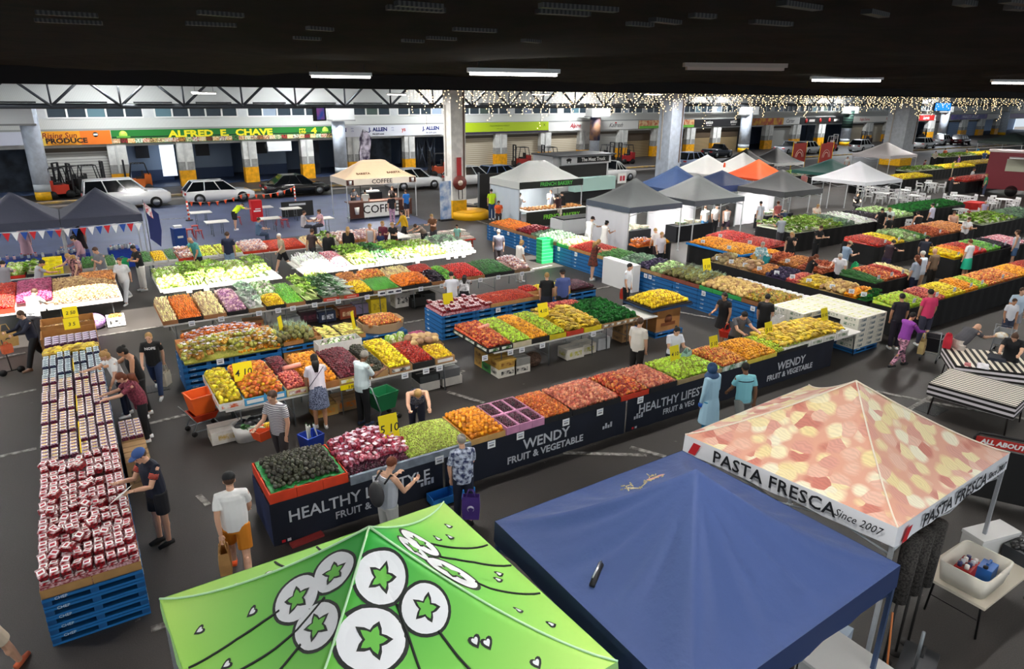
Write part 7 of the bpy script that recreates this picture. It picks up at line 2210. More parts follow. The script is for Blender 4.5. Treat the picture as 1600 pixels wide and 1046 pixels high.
 black_stall(20.3,22.3,21.35,22.0,.84,'dark wooden table of yellow fruit before the grey tent',[('orange_bag',0,.5,'yellow fruit bag before the grey tent',12,dict(orient='flat',sp=(.15,.15))),('mandarin',.5,1,'mandarin before the grey tent',20)],'x')
 for k,(x0,x1,y,secs)in enumerate([(52,62,30,'ol'),(64,76,33,'gl'),(60,72,26.5,'rl'),(78,92,34,'yl'),(50,60,36,'gl'),(84,100,40,'gl')]):
  kinds={'o':('orange','orange'),'l':('lemon','lemon'),'g':('cos_lettuce','green bunch'),'r':('tomato','tomato'),'y':('banana_bunch','banana hand')}
  a,b_=kinds[secs[0]],kinds[secs[1]]
  kwf=lambda kd:FL if kd in('cos_lettuce',)else dict(orient='flat',sp=(.16,.16))if kd=='banana_bunch' else dict(sc=1.6)
  w=['by the white tent','right of the far grey pillar','near the maroon van','towards the far corner','left of the far grey pillar','farthest from the camera'][k]
  black_stall(x0,x1,y,y+1.4,.9,'dark skirted far stall '+w,[(a[0],0,.5,a[1]+' on the far stall '+w,14,kwf(a[0])),(b_[0],.5,1,b_[1]+' on the far stall '+w,14,kwf(b_[0]))],'x')
 mb=MB()
 for k in range(5):
  pass
navy_stall()
mango_table()
apple_table()
pallet_islands()
carrot_table()
leafy_row()
back_row()
strawberry_block()
blue_wall()
right_side()
# ================================================================== canopies
class Canopy:
 def __init__(s,name,label,cat,L,B,Rr,F,ze,zp,col,val=.22,vcol=None,leg='c8ccd0',p=1.42,dip=.05,ridge=0.0,seam=None,mat=None,legs=True,N=24,fold=0):
  s.c=[Vector((*q,0))for q in(L,B,Rr,F)]
  s.ze,s.zp,s.p,s.dip,s.ridge,s.fold=ze,zp,p,dip,ridge,fold
  cen=sum(s.c,Vector())/4
  s.o=cen
  t=s.t=thing(name,label,cat,(cen.x,cen.y,0))
  m=mat or M(col,.65,bump=.35,scale=5)
  s.m=m
  mb=MB()
  vs=[]
  for j in range(N+1):
   for i in range(N+1):
    vs.append(s.S(-1+2*i/N,-1+2*j/N)-cen)
  fs=[]
  for j in range(N):
   for i in range(N):
    a,b_,c,d=j*(N+1)+i,j*(N+1)+i+1,(j+1)*(N+1)+i+1,(j+1)*(N+1)+i
    x,y=-1+2*(i+.5)/N,-1+2*(j+.5)/N
    fs+=[(a,b_,c),(a,c,d)]if x*y>0 else[(a,b_,d),(b_,c,d)]
  mb.add(vs,fs,m,True)
  mb.add([v-Vector((0,0,.006))for v in vs],[f[::-1]for f in fs],m,True)
  s.roof=mb.build('canopy_roof',t)
  vm=M(vcol,.6)if vcol else m
  if val:
   names=['a','b']
   for(e0,e1)in(((-1,-1),(1,-1)),((1,-1),(1,1)),((1,1),(-1,1)),((-1,1),(-1,-1))):
    mb=MB()
    n=14
    top,bot=[],[]
    for k in range(n+1):
     u=k/n
     a,b_=e0[0]+(e1[0]-e0[0])*u,e0[1]+(e1[1]-e0[1])*u
     q=s.S(a,b_)-cen
     out=Vector((q.x,q.y,0)).normalized()*(.012+.012*math.sin(k*2.1)*(k%n!=0))
     top.append(q+Vector((0,0,.004)))
     bot.append(q+out-Vector((0,0,val+.01*math.sin(k*1.3))))
    vv=top+bot
    mb.add(vv,[(k,k+1,n+2+k,n+1+k)for k in range(n)],vm,True)
    mb.add([v*.998 for v in vv],[(k,n+1+k,n+2+k,k+1)for k in range(n)],vm,True)
    mb.build('valance',t)
  if seam:
   sm=M(seam,.5)
   for(a,b_)in((1,1),(1,-1),(-1,1),(-1,-1)):
    mb=MB()
    mb.tube([s.S(a*k/12,b_*k/12)-cen+Vector((0,0,.006))for k in range(13)],.011,sm,6)
    mb.build('seam',t)
  if legs:
   lm=M(leg,.35,.5)
   for q in s.c:
    mb=MB()
    d=(q-cen)*.985
    mb.box((d.x,d.y,(ze-.05)/2),(.045,.045,ze-.05),lm)
    mb.box((d.x,d.y,.01),(.09,.09,.02),lm)
    mb.build('leg',t)
   mb=MB()
   for k in range(4):
    a=(s.c[k]-cen)*.97
    b_=(s.c[(k+1)%4]-cen)*.97
    for(z0,z1)in((ze-.1,ze-.4),(ze-.4,ze-.1)):
     mid=(a+b_)/2
     mb.tube([(a.x,a.y,z0),(mid.x,mid.y,z1),(b_.x,b_.y,z0)],.014,lm,5)
   mb.build('frame',t)
 def S(s,a,b_):
  u,v=(a+1)/2,(b_+1)/2
  L,B,Rr,F=s.c
  xy=F*(1-u)*(1-v)+Rr*u*(1-v)+B*u*v+L*(1-u)*v
  ra=max(0,abs(a)-s.ridge)/(1-s.ridge)
  r=max(ra,abs(b_))
  m=min(ra,abs(b_))
  z=s.ze+(s.zp-s.ze)*(1-min(1,r))**s.p-s.dip*4*r*(1-r)*(1-m/max(r,1e-6))
  if s.fold:
   ang=math.atan2(b_,a)
   z+=s.fold*r*(1-r)*3*(math.sin(ang*17)+.6*math.sin(ang*29+r*4))
  return Vector((xy.x,xy.y,z))
 def L_(s,a,b_,h=.008):
  return s.S(a,b_)-s.o+Vector((0,0,h))
 def patch(s,name,c,ax,ay,outline,m,h,parent=None,rings=4):
  """star shaped print: outline = [(u,v)] in the frame c + u*ax + v*ay"""
  mb=MB()
  n=len(outline)
  vs=[s.L_(c[0],c[1],h)]
  for r in range(1,rings+1):
   for(u,v)in outline:
    k=r/rings
    vs.append(s.L_(c[0]+(u*ax[0]+v*ay[0])*k,c[1]+(u*ax[1]+v*ay[1])*k,h))
  fs=[(0,1+k,1+(k+1)%n)for k in range(n)]
  for r in range(rings-1):
   for k in range(n):
    a,b_=1+r*n+k,1+r*n+(k+1)%n
    fs.append((a,a+n,b_+n,b_))
  mb.add(vs,fs,m,False)
  return mb.build(name,parent or s.t)
 def line(s,name,pts,r,m,parent=None,sub=5):
  mb=MB()
  P_=[]
  for(a,b_)in zip(pts[:-1],pts[1:]):
   for k in range(sub):
    P_.append(s.L_(a[0]+(b_[0]-a[0])*k/sub,a[1]+(b_[1]-a[1])*k/sub,.004))
  P_.append(s.L_(*pts[-1],.004))
  mb.tube(P_,r,m,6,True)
  return mb.build(name,parent or s.t)
def ell(n=30,w=.1):
 return[(math.sin(2*math.pi*k/n)*(1-.0),math.cos(2*math.pi*k/n)*(1+w*(math.cos(2*math.pi*k/n)<0)))for k in range(n)]
def star(seed=0):
 q=random.Random(seed)
 o=[]
 for k in range(20):
  a=2*math.pi*k/20
  r=.26+.26*(.5+.5*math.cos(a*5))**1.3*q.uniform(.85,1.1)
  o.append((math.sin(a)*r,math.cos(a)*r))
 return o
def heart():
 return[(.9*math.sin(t)**3,(.8*math.cos(t)-.3*math.cos(2*t)-.12*math.cos(3*t)))for t in[2*math.pi*k/18 for k in range(18)]]
def grow(o,f):
 return[(u*f,v*f)for u,v in o]
def green_tent():
 m=bpy.data.materials.new('green canopy')
 m.use_nodes=True
 nt=m.node_tree
 b=nt.nodes['Principled BSDF']
 b.inputs['Roughness'].default_value=.6
 tc=nt.nodes.new('ShaderNodeTexCoord')
 gr=nt.nodes.new('ShaderNodeVectorMath');gr.operation='LENGTH'
 mp=nt.nodes.new('ShaderNodeVectorMath');mp.operation='MULTIPLY';mp.inputs[1].default_value=(1,1,0)
 nt.links.new(tc.outputs['Object'],mp.inputs[0]);nt.links.new(mp.outputs[0],gr.inputs[0])
 rp=nt.nodes.new('ShaderNodeValToRGB')
 rp.color_ramp.elements[0].position=.1;rp.color_ramp.elements[0].color=(*lin('2fae3e'),1)
 rp.color_ramp.elements[1].position=1.0;rp.color_ramp.elements[1].color=(*lin('b4e26a'),1)
 e=rp.color_ramp.elements.new(.5);e.color=(*lin('7ccf52'),1)
 sc_=nt.nodes.new('ShaderNodeMath');sc_.operation='DIVIDE';sc_.inputs[1].default_value=2.0
 nt.links.new(gr.outputs['Value'],sc_.inputs[0]);nt.links.new(sc_.outputs[0],rp.inputs[0]);nt.links.new(rp.outputs[0],b.inputs['Base Color'])
 C=Canopy('market_tent','green tent printed with white balloons and stars in the foreground','tent',(.06,6.32),(3.16,6.35),(3.31,3.36),(.21,3.33),2.35,3.45,'7ccf52',.1,'a9e08a',seam='c9f5c4',mat=m,N=32,fold=.004)
 wh,bk,gr_=M('eef0f4',.6),M('141a16',.6),M('6cc24a',.6)
 bal=[((-.402,.115),(.108,.016),(.032,-.14)),((-.215,.011),(.096,-.012),(.02,-.128)),((-.39,-.171),(.096,.036),(.036,-.156)),((-.025,-.199),(.052,.1),(.128,-.032)),((-.181,-.413),(.06,.12),(.165,-.044)),((.142,-.381),(.035,.1),(.12,-.032)),((.446,-.12),(.15,.03),(-.02,.16)),((.285,.045),(.075,.0),(-.01,.11)),((.40,.2),(.11,.02),(-.02,.12))]
 for k,(c,a1,a2)in enumerate(bal):
  o=C.patch('printed_balloon',c,a1,a2,grow(ell(),1.10),bk,.005)
  C.patch('balloon_fill',c,a1,a2,grow(ell(),.97),wh,.008,o)
  C.patch('star_outline',c,a1,a2,grow(star(k),1.22),bk,.011,o)
  C.patch('star_fill',c,a1,a2,grow(star(k),.88),gr_,.014,o)
 st=[[(-.49,.165),(-.573,.2),(-.716,.249),(-.843,.275),(-.97,.29)],[(-.3,-.06),(-.46,-.06),(-.58,-.03),(-.741,.03),(-.95,.1)],[(-.48,-.17),(-.595,-.188),(-.95,-.25)],[(.16,-.48),(.2,-.609),(.235,-.7),(.26,-.97)],[(.004,-.31),(.0,-.459),(-.011,-.6),(-.03,-.97)],[(.575,-.17),(.652,-.22),(.788,-.25),(.98,-.29)],[(.48,.09),(.6,.12),(.741,.122),(.99,.05)],[(.5,.25),(.747,.3),(.98,.333)],[(-.24,.45),(-.256,.56),(-.3,.97)],[(0,.40),(.001,.787),(-.01,.98)],[(.2,.4),(.25,.97)]]
 for q in st:
  C.line('printed_string',q,.012,bk)
 for k,(a,b_)in enumerate([(-.6,.33),(-.86,.52),(-.80,.137),(-.59,.76),(.321,-.591),(.379,-.622),(.579,-.805),(.835,.624),(.62,.382),(.851,-.016),(.80,-.086),(.70,-.458),(.836,-.6),(.379,.6),(-.38,.8),(-.15,.75),(-.7,-.45),(.75,.45)]):
  if abs(a)>abs(b_):
   ax,ay=(0,.032*(1 if a<0 else-1)),(-.03 if a>0 else.03,0)
  else:
   ax,ay=(.032,0),(0,.03 if b_<0 else-.03)
  o=C.patch('printed_heart',(a,b_),ax,ay,grow(heart(),1.25),bk,.005,rings=2)
  C.patch('heart_fill',(a,b_),ax,ay,grow(heart(),.68),wh,.008,o,rings=2)
def pasta_tent():
 m=bpy.data.materials.new('pasta print')
 m.use_nodes=True
 nt=m.node_tree
 b=nt.nodes['Principled BSDF']
 b.inputs['Roughness'].default_value=.5
 tc=nt.nodes.new('ShaderNodeTexCoord')
 nz=nt.nodes.new('ShaderNodeTexNoise');nz.inputs['Scale'].default_value=3.0
 mx=nt.nodes.new('ShaderNodeMix');mx.data_type='RGBA';mx.inputs[0].default_value=.12
 nt.links.new(tc.outputs['Object'],nz.inputs['Vector']);nt.links.new(tc.outputs['Object'],mx.inputs[6]);nt.links.new(nz.outputs['Color'],mx.inputs[7])
 v1=nt.nodes.new('ShaderNodeTexVoronoi');v1.inputs['Scale'].default_value=5.6;v1.feature='F1'
 v2=nt.nodes.new('ShaderNodeTexVoronoi');v2.inputs['Scale'].default_value=5.6;v2.feature='SMOOTH_F1';v2.inputs['Smoothness'].default_value=.3
 for v in(v1,v2):
  nt.links.new(mx.outputs[2],v.inputs['Vector'])
 sp=nt.nodes.new('ShaderNodeSeparateColor');nt.links.new(v1.outputs['Color'],sp.inputs[0])
 rp=nt.nodes.new('ShaderNodeValToRGB');rp.color_ramp.interpolation='CONSTANT'
 cs=['f0dfae','dca090','f4e8c4','e8bca8','eedba4','cf8272','f2ead0']
 rp.color_ramp.elements[0].color=(*lin(cs[0]),1);rp.color_ramp.elements[0].position=0
 rp.color_ramp.elements[1].color=(*lin(cs[-1]),1);rp.color_ramp.elements[1].position=.86
 for k in range(1,6):
  e=rp.color_ramp.elements.new(k/7);e.color=(*lin(cs[k]),1)
 nt.links.new(sp.outputs[0],rp.inputs[0])
 wv=nt.nodes.new('ShaderNodeTexWave');wv.inputs['Scale'].default_value=7;wv.inputs['Distortion'].default_value=9;wv.inputs['Detail'].default_value=1
 nt.links.new(tc.outputs['Object'],wv.inputs['Vector'])
 ml=nt.nodes.new('ShaderNodeMix');ml.data_type='RGBA';ml.blend_type='MULTIPLY';ml.inputs[0].default_value=.12
 nt.links.new(rp.outputs[0],ml.inputs[6]);nt.links.new(wv.outputs['Color'],ml.inputs[7])
 r2=nt.nodes.new('ShaderNodeValToRGB')
 r2.color_ramp.elements[0].position=.50;r2.color_ramp.elements[0].color=(0,0,0,1)
 r2.color_ramp.elements[1].position=.74;r2.color_ramp.elements[1].color=(1,1,1,1)
 nt.links.new(v2.outputs['Distance'],r2.inputs[0])
 m3=nt.nodes.new('ShaderNodeMix');m3.data_type='RGBA'
 nt.links.new(r2.outputs[0],m3.inputs[0]);nt.links.new(ml.outputs[2],m3.inputs[6]);m3.inputs[7].default_value=(*lin('dca38c'),1)
 nt.links.new(m3.outputs[2],b.inputs['Base Color'])
 C=Canopy('market_tent','tent roof printed all over with pasta shells, PASTA FRESCA on its white edge','tent',(6.93,6.03),(10.1,6.2),(10.39,3.25),(7.31,3.12),2.36,3.32,'f2e0c0',.26,'e9ebf0',seam='f6ead8',mat=m,N=26,p=1.25)
 tk=M('1b1d22',.6)
 for(A,B,nm)in(((6.93,6.03),(7.31,3.12),0),((7.31,3.12),(10.39,3.25),1)):
  A,B=Vector((*A,2.36)),Vector((*B,2.36))
  e=(B-A).normalized()
  n=e.cross(Vector((0,0,1)))
  L=(B-A).length
  vz=2.36-.125
  for body,u,s_,sh in(('PASTA FRESCA',.47,.255,0),('Since 2007',.855,.15,.35)):
   o=link('lettering',text_mesh(body,s_,tk,.002,.003 if sh==0 else 0,sh,1.0 if sh==0 else.8,1.05),C.t)
   P_=A+e*L*u+n*.035
   basis(o,(P_.x-C.o.x,P_.y-C.o.y,vz),e,(0,0,1))
  mb=MB()
  a0,a1=A+e*.10+n*.035,A+e*.30+n*.035
  q=[(a0.x-C.o.x,a0.y-C.o.y,vz-.11),(a0.x-C.o.x+e.x*.12,a0.y-C.o.y+e.y*.12,vz-.11),(a1.x-C.o.x,a1.y-C.o.y,vz+.08),(a1.x-C.o.x-e.x*.12,a1.y-C.o.y-e.y*.12,vz+.08)]
  mb.add(q,[(0,1,2,3)],M('c8232c',.5));mb.build('red_stripe',C.t)
def blue_tent():
 C=Canopy('market_tent','plain navy blue tent between the green and pasta tents','tent',(3.48,5.69),(6.56,5.73),(6.70,2.75),(3.47,2.63),2.35,3.3,'2b3f72',.28,'20325c',leg='4a5f84',p=1.5,N=60,fold=.022,dip=.06,mat=M('34497c',.7,bump=.5,scale=9))
 g1=M('c8b98a',.6)
 mb=MB()
 q=random.Random(4)
 for k in range(34):
  a,b_=q.uniform(.02,.42),q.uniform(.62,.8)
  mb.tube([C.L_(a,b_,.006),C.L_(a+q.uniform(-.05,.05),b_+q.uniform(-.05,.05),.006)],.008,g1,4)
 mb.build('printed_twigs',C.t)
 C.patch('printed_petal',(.34,.68),(.1,0),(0,.03),ell(16),M('c88a7a',.6),.006)
 o=link('lettering',text_mesh('GAZEBO',.07,M('d8c838',.5),.002),C.t)
 basis(o,(1.535,-1.15,2.17),(0,1,0),(0,0,1))
 mb=MB();mb.tube([C.L_(-.72,.1,.02),C.L_(-.86,.02,.02)],.03,DARK,6);mb.tube([C.L_(-.72,.1,.05),C.L_(-.83,.05,.05)],.012,M('c8ccd2',.3,.8),5);mb.build('buckle',C.t)
def box_tent(name,label,x0,x1,y0,y1,ze,zp,col,**k):
 return Canopy(name,label,'tent',(x0,y1),(x1,y1),(x1,y0),(x0,y0),ze,zp,col,**k)
def tent_wall(C,side,col,z1=None,z0=.05):
 s=C.c
 a,b_={'left':(s[3],s[0]),'back':(s[0],s[1]),'right':(s[2],s[1]),'front':(s[3],s[2])}[side]
 a,b_=(a-C.o)*.97,(b_-C.o)*.97
 mb=MB()
 n=20
 e=(b_-a).normalized()
 nn=Vector((-e.y,e.x,0))
 top,bot=[],[]
 for k in range(n+1):
  p=a+(b_-a)*k/n
  top.append(p+Vector((0,0,(z1 or C.ze)-.03)))
  bot.append(p+nn*.05*math.sin(k*1.4)+Vector((0,0,z0)))
 m=M(col,.7)
 mb.add(top+bot,[(k,k+1,n+2+k,n+1+k)for k in range(n)],m,True)
 mb.add([v+nn*.01 for v in top+bot],[(k,k+1,n+2+k,n+1+k)for k in range(n)],m,True)
 mb.build('side_wall',C.t)
def all_tents():
 green_tent();pasta_tent();blue_tent()
 N=12
 for k,(a,b_)in enumerate(((-3.4,-.5),(-.48,2.35))):
  box_tent('market_tent','charcoal tent of the bunting stall, %s peak'%('left' if k==0 else 'right'),a,b_,31.6,34.6,2.3,3.3,'34384a',val=.3,leg='c8ccd0',N=N,dip=.02,p=1.2)
 C=box_tent('coffee_tent','cream coffee tent with brown printed roof band',13.4,17.8,38.3,41.0,2.4,3.35,'e6c8a4',val=.35,vcol='e8dccc',N=16,ridge=.35,p=1.2)
 for x,z,s_ in((15.6,2.22,.34),):
  o=link('lettering',text_mesh('COFFEE',s_,M('2a1c14',.6),.003,.004,0,1.1),C.t);basis(o,(0,-1.40,2.22),(1,0,0),(0,0,1))
 for s_ in(-1,1):
  mb=MB();mb.box((s_*1.95,-1.375,2.22),(.42,.03,.30),M('4a2418',.6));mb.cyl((s_*1.95,-1.40,2.12),.07,.2,WHITE,10,.09);mb.build('cup_print',C.t)
  o=link('lettering',text_mesh('BARISTA',.22,M('6a4426',.6),.003,.01),C.t)
  p0,p1=C.L_(s_*.35,-.66,.02),C.L_(s_*.35,-.45,.02)
  basis(o,(s_*.95,p0.y,p0.z+.01),(1,0,0),(p1-p0))
 C=box_tent('bakery_tent','pale grey bakery tent with a black FRENCH BAKERY edge',21.2,25.7,32.1,35.3,2.45,3.45,'c6cac8',val=.38,vcol='c8ccca',N=16,ridge=.3,p=1.2)
 mb=MB();mb.box((0,-1.64,2.27),(4.5,.02,.38),M('161a16',.6));o_=mb.build('black_valance',C.t)
 o=link('lettering',text_mesh('FRENCH BAKERY',.30,M('4fb04a',.5),.003,.008),o_);basis(o,(.3,-1.66,2.27),(1,0,0),(0,0,1))
 tent_wall(C,'left','c8d4e0');tent_wall(C,'back','aeb8c0')
 for nm,lb,x0,x1,y0,y1,zp,col,kw,walls in[('market_tent','nearest grey tent with white side walls beside the blue pallet wall',21.1,24.45,22.9,26.0,3.4,'74787a',dict(val=.25,vcol='4a5462'),('left','back')),('market_tent','second grey tent, next to the nearest one with white walls',25.3,28.9,22.9,26.1,3.35,'74787a',dict(val=.25,vcol='4a5058'),('back',)),('market_tent','grey tent left of the large white tent',32.1,35.5,22.9,26.0,3.3,'6a6c6e',dict(val=.28,vcol='46484c'),('back',)),('market_tent','navy tent behind the two nearest grey tents',27.4,30.8,26.4,29.5,3.4,'2a4470',dict(val=.2),()),('market_tent','navy tent tucked under the orange tent',31.2,34.2,26.3,29.2,3.0,'1f3560',dict(val=.35,vcol='4a5a90'),()),('market_tent','bright orange tent among the grey and navy ones',35.9,39.3,27.5,30.6,3.35,'e8521a',dict(val=.1),()),('market_tent','white tent with a small orange mark behind the navy tent',35.1,38.8,31.1,34.4,3.4,'dcdcda',dict(val=.3),()),('market_tent','small white tent between the orange and black tents',39.4,42.6,31.5,34.6,3.4,'d4d4d2',dict(val=.3),()),('market_tent','black tent left of the red banners, nearer the pillar',42.8,45.9,34,37,3.4,'26282c',dict(val=.2),()),('market_tent','black tent beside the first red banner',46.3,49.6,34,37,3.4,'2a2c30',dict(val=.2,vcol='d8dad8'),()),('market_tent','dark green tent behind the large white tent',43.2,47.2,27.4,30.5,3.1,'14504a',dict(val=.2),()),('market_tent','large white tent standing over the produce tables',40.3,44.4,23.3,26.9,3.35,'e2e4ea',dict(val=.2),()),('market_tent','pale tent at the foot of the far grey pillar',62,66.5,34,37.6,3.4,'c4bec0',dict(val=.25),()),('market_tent','dark green tent at the far right edge',98,105,38,43,3.3,'24302e',dict(val=.3),())]:
  C=box_tent(nm,lb,x0,x1,y0,y1,2.3,zp,col,N=N,p=1.3,leg='d0d4d8',**kw)
  for w in walls:
   tent_wall(C,w,'d6d6dc')
  if 'orange mark' in lb:
   mb=MB();p0=C.L_(.35,-.6,.02);mb.ball(p0,(.12,.03,.3),M('e8521a',.5),8,5);mb.build('orange_mark',C.t)
all_tents()
for(x_,y_)in((22.7,24.4),(27.1,24.5),(33.7,24.4),(42.3,25.1),(23.4,33.6),(15.6,39.6)):
 lamp(x_,y_,2.25,1.6,.3,160)  # unseen fill lamps added under the canopies to brighten walls and counters
# ================================================================== vehicles, furniture and the rest
def box_t(name,label,cat,loc,rz,parts):
 """thing from (part name, [(centre, size)], material)"""
 t=thing(name,label,cat,loc,rz)
 for pn,bx,m in parts:
  mb=MB()
  for c,d in bx:
   mb.box(c,d,m)
  mb.build(pn,t)
 return t
def car(label,x,y,col,L=4.6,H=1.5,W=1.85,rz=0,kind='hatch',name='car'):
 t=thing(name,label,'car',(x,y,0),rz)
 pm=M(col,.25,.1,coat=.6)
 gl=M('101418',.08,spec=.8)
 tm=M('121214',.8)
 g=.2 if kind!='suv' else.26
 b=H*.60
 def ring(xx,z0,z1,w0,w1):
  return[(xx,-w0,z0),(xx,-w1,(z0+z1)/2),(xx,-w1*.97,z1-.06),(xx,-w1*.9,z1),(xx,w1*.9,z1),(xx,w1*.97,z1-.06),(xx,w1,(z0+z1)/2),(xx,w0,z0)]
 w=W/2
 hood=b*(.95 if kind=='suv' else.90)
 mb=MB()
 mb.loft([ring(-L/2,g+.15,b*.85,w*.8,w*.84),ring(-L/2+.12,g,b,w*.92,w*.96),ring(-L*.2,g,b+.02,w*.95,w),ring(L*.15,g,b,w*.95,w),ring(L*.22,g,hood+.03,w*.95,w),ring(L/2-.3,g,hood*.96,w*.92,w*.96),ring(L/2,g+.1,hood*.82,w*.78,w*.82)],pm)
 body=mb.build('body',t)
 rear={'suv':(-L/2+.08,-L/2+.22),'hatch':(-L/2+.05,-L/2+.55),'sedan':(-L/2+.55,-L*.22),'ute':(-L*.02,L*.02)}[kind]
 fr=(L*.23,L*.07)
 mb=MB()
 r4=lambda xb,xt,s_:None
 za,zb=b-.03,H-.04
 lo=[(rear[0],-w*.93,za),(fr[0],-w*.93,za),(fr[0],w*.93,za),(rear[0],w*.93,za)]
 hi=[(rear[1],-w*.72,zb),(fr[1],-w*.72,zb),(fr[1],w*.72,zb),(rear[1],w*.72,zb)]
 mb.loft([lo,hi],gl,False)
 mb.build('windows',t)
 mb=MB()
 hi2=[(p[0]*1.0,p[1]*1.03,zb)for p in hi]
 mb.loft([hi2,[(p[0]*.94,p[1]*.93,H)for p in hi]],pm,False)
 for sx in(-1,1):
  for k,u in enumerate((0,.36,.68,1)):
   a=Vector(lo[0]).lerp(Vector(lo[1]),u)
   c=Vector(hi[0]).lerp(Vector(hi[1]),u)
   mb.tube([(a.x,a.y*sx*-1*1.012,a.z),(c.x,c.y*sx*-1*1.02,c.z)],.035,pm,5)
 mb.build('roof',t)
 for sx in(-1,1):
  for sy in(-1,1):
   c=(sx*L*.31,sy*(w-.08),.35)
   mb=MB();mb.cyl((c[0],c[1]-.11,c[2]),.35,.24,tm,20,ax='y');wh=mb.build('wheel',t)
   mb=MB();mb.cyl((c[0],c[1]+sy*.115-.01,c[2]),.21,.02,M('9a9ea4',.3,.8),14,ax='y');mb.build('rim',wh)
 mb=MB()
 for sy in(-1,1):
  mb.box((-L/2+.03,sy*w*.68,b*.8),(.12,.36,.14),M('a81c20',.3))
 mb.build('tail_light',t)
 mb=MB()
 for sy in(-1,1):
  mb.box((L/2-.1,sy*w*.6,hood*.72),(.14,.36,.12),M('d8dde4',.15))
 mb.build('head_light',t)
 mb=MB();mb.box((-L/2-.005,0,b*.62),(.02,.4,.11),WHITE);mb.build('number_plate',t)
 if kind=='ute':
  mb=MB();mb.box((-L*.27,0,b+.04),(L*.42,W*.84,.06),M('4a4c50',.5));mb.build('tray_cover',t)
 return t
def forklift(label,x,y,rz,col='2a2a2c',base='d8381c',s=1.0):
 t=thing('forklift',label,'forklift',(x,y,0),rz)
 bm,dk=M(base,.5),M(col,.6)
 def p(n,f):
  mb=MB();f(mb);return mb.build(n,t)
 p('body',lambda m:(m.box((-.35,0,.62),(1.3,1.0,.6),bm),m.box((-.85,0,.85),(.45,1.0,.8),bm)))
 p('seat',lambda m:(m.box((-.3,0,1.0),(.5,.5,.14),dk),m.box((-.52,0,1.25),(.12,.5,.5),dk)))
 def cage(m):
  for sy in(-.45,.45):
   m.tube([(.35,sy,.9),(.15,sy,2.05),(-.75,sy,2.05),(-.95,sy,1.1)],.04,dk,6)
  for k in range(5):
   m.box((.1-k*.2,0,2.06),(.06,.9,.04),dk)
 p('overhead_guard',cage)
 def mast(m):
  for sy in(-.3,.3):
   m.box((.62,sy,1.2),(.12,.1,2.2),dk)
  for z in(.4,1.1,1.8,2.28):
   m.box((.62,0,z),(.08,.6,.08),dk)
  m.box((.72,0,.5),(.06,.9,.45),dk)
 p('mast',mast)
 for sy in(-.25,.25):
  p('fork',lambda m:m.box((1.2,sy,.16),(1.0,.12,.05),dk))
 for sx,sy in((.3,.5),(.3,-.5),(-.8,.45),(-.8,-.45)):
  p('wheel',lambda m:m.cyl((sx,sy-.1,.28),.28,.2,BLACK,16,ax='y'))
 return t
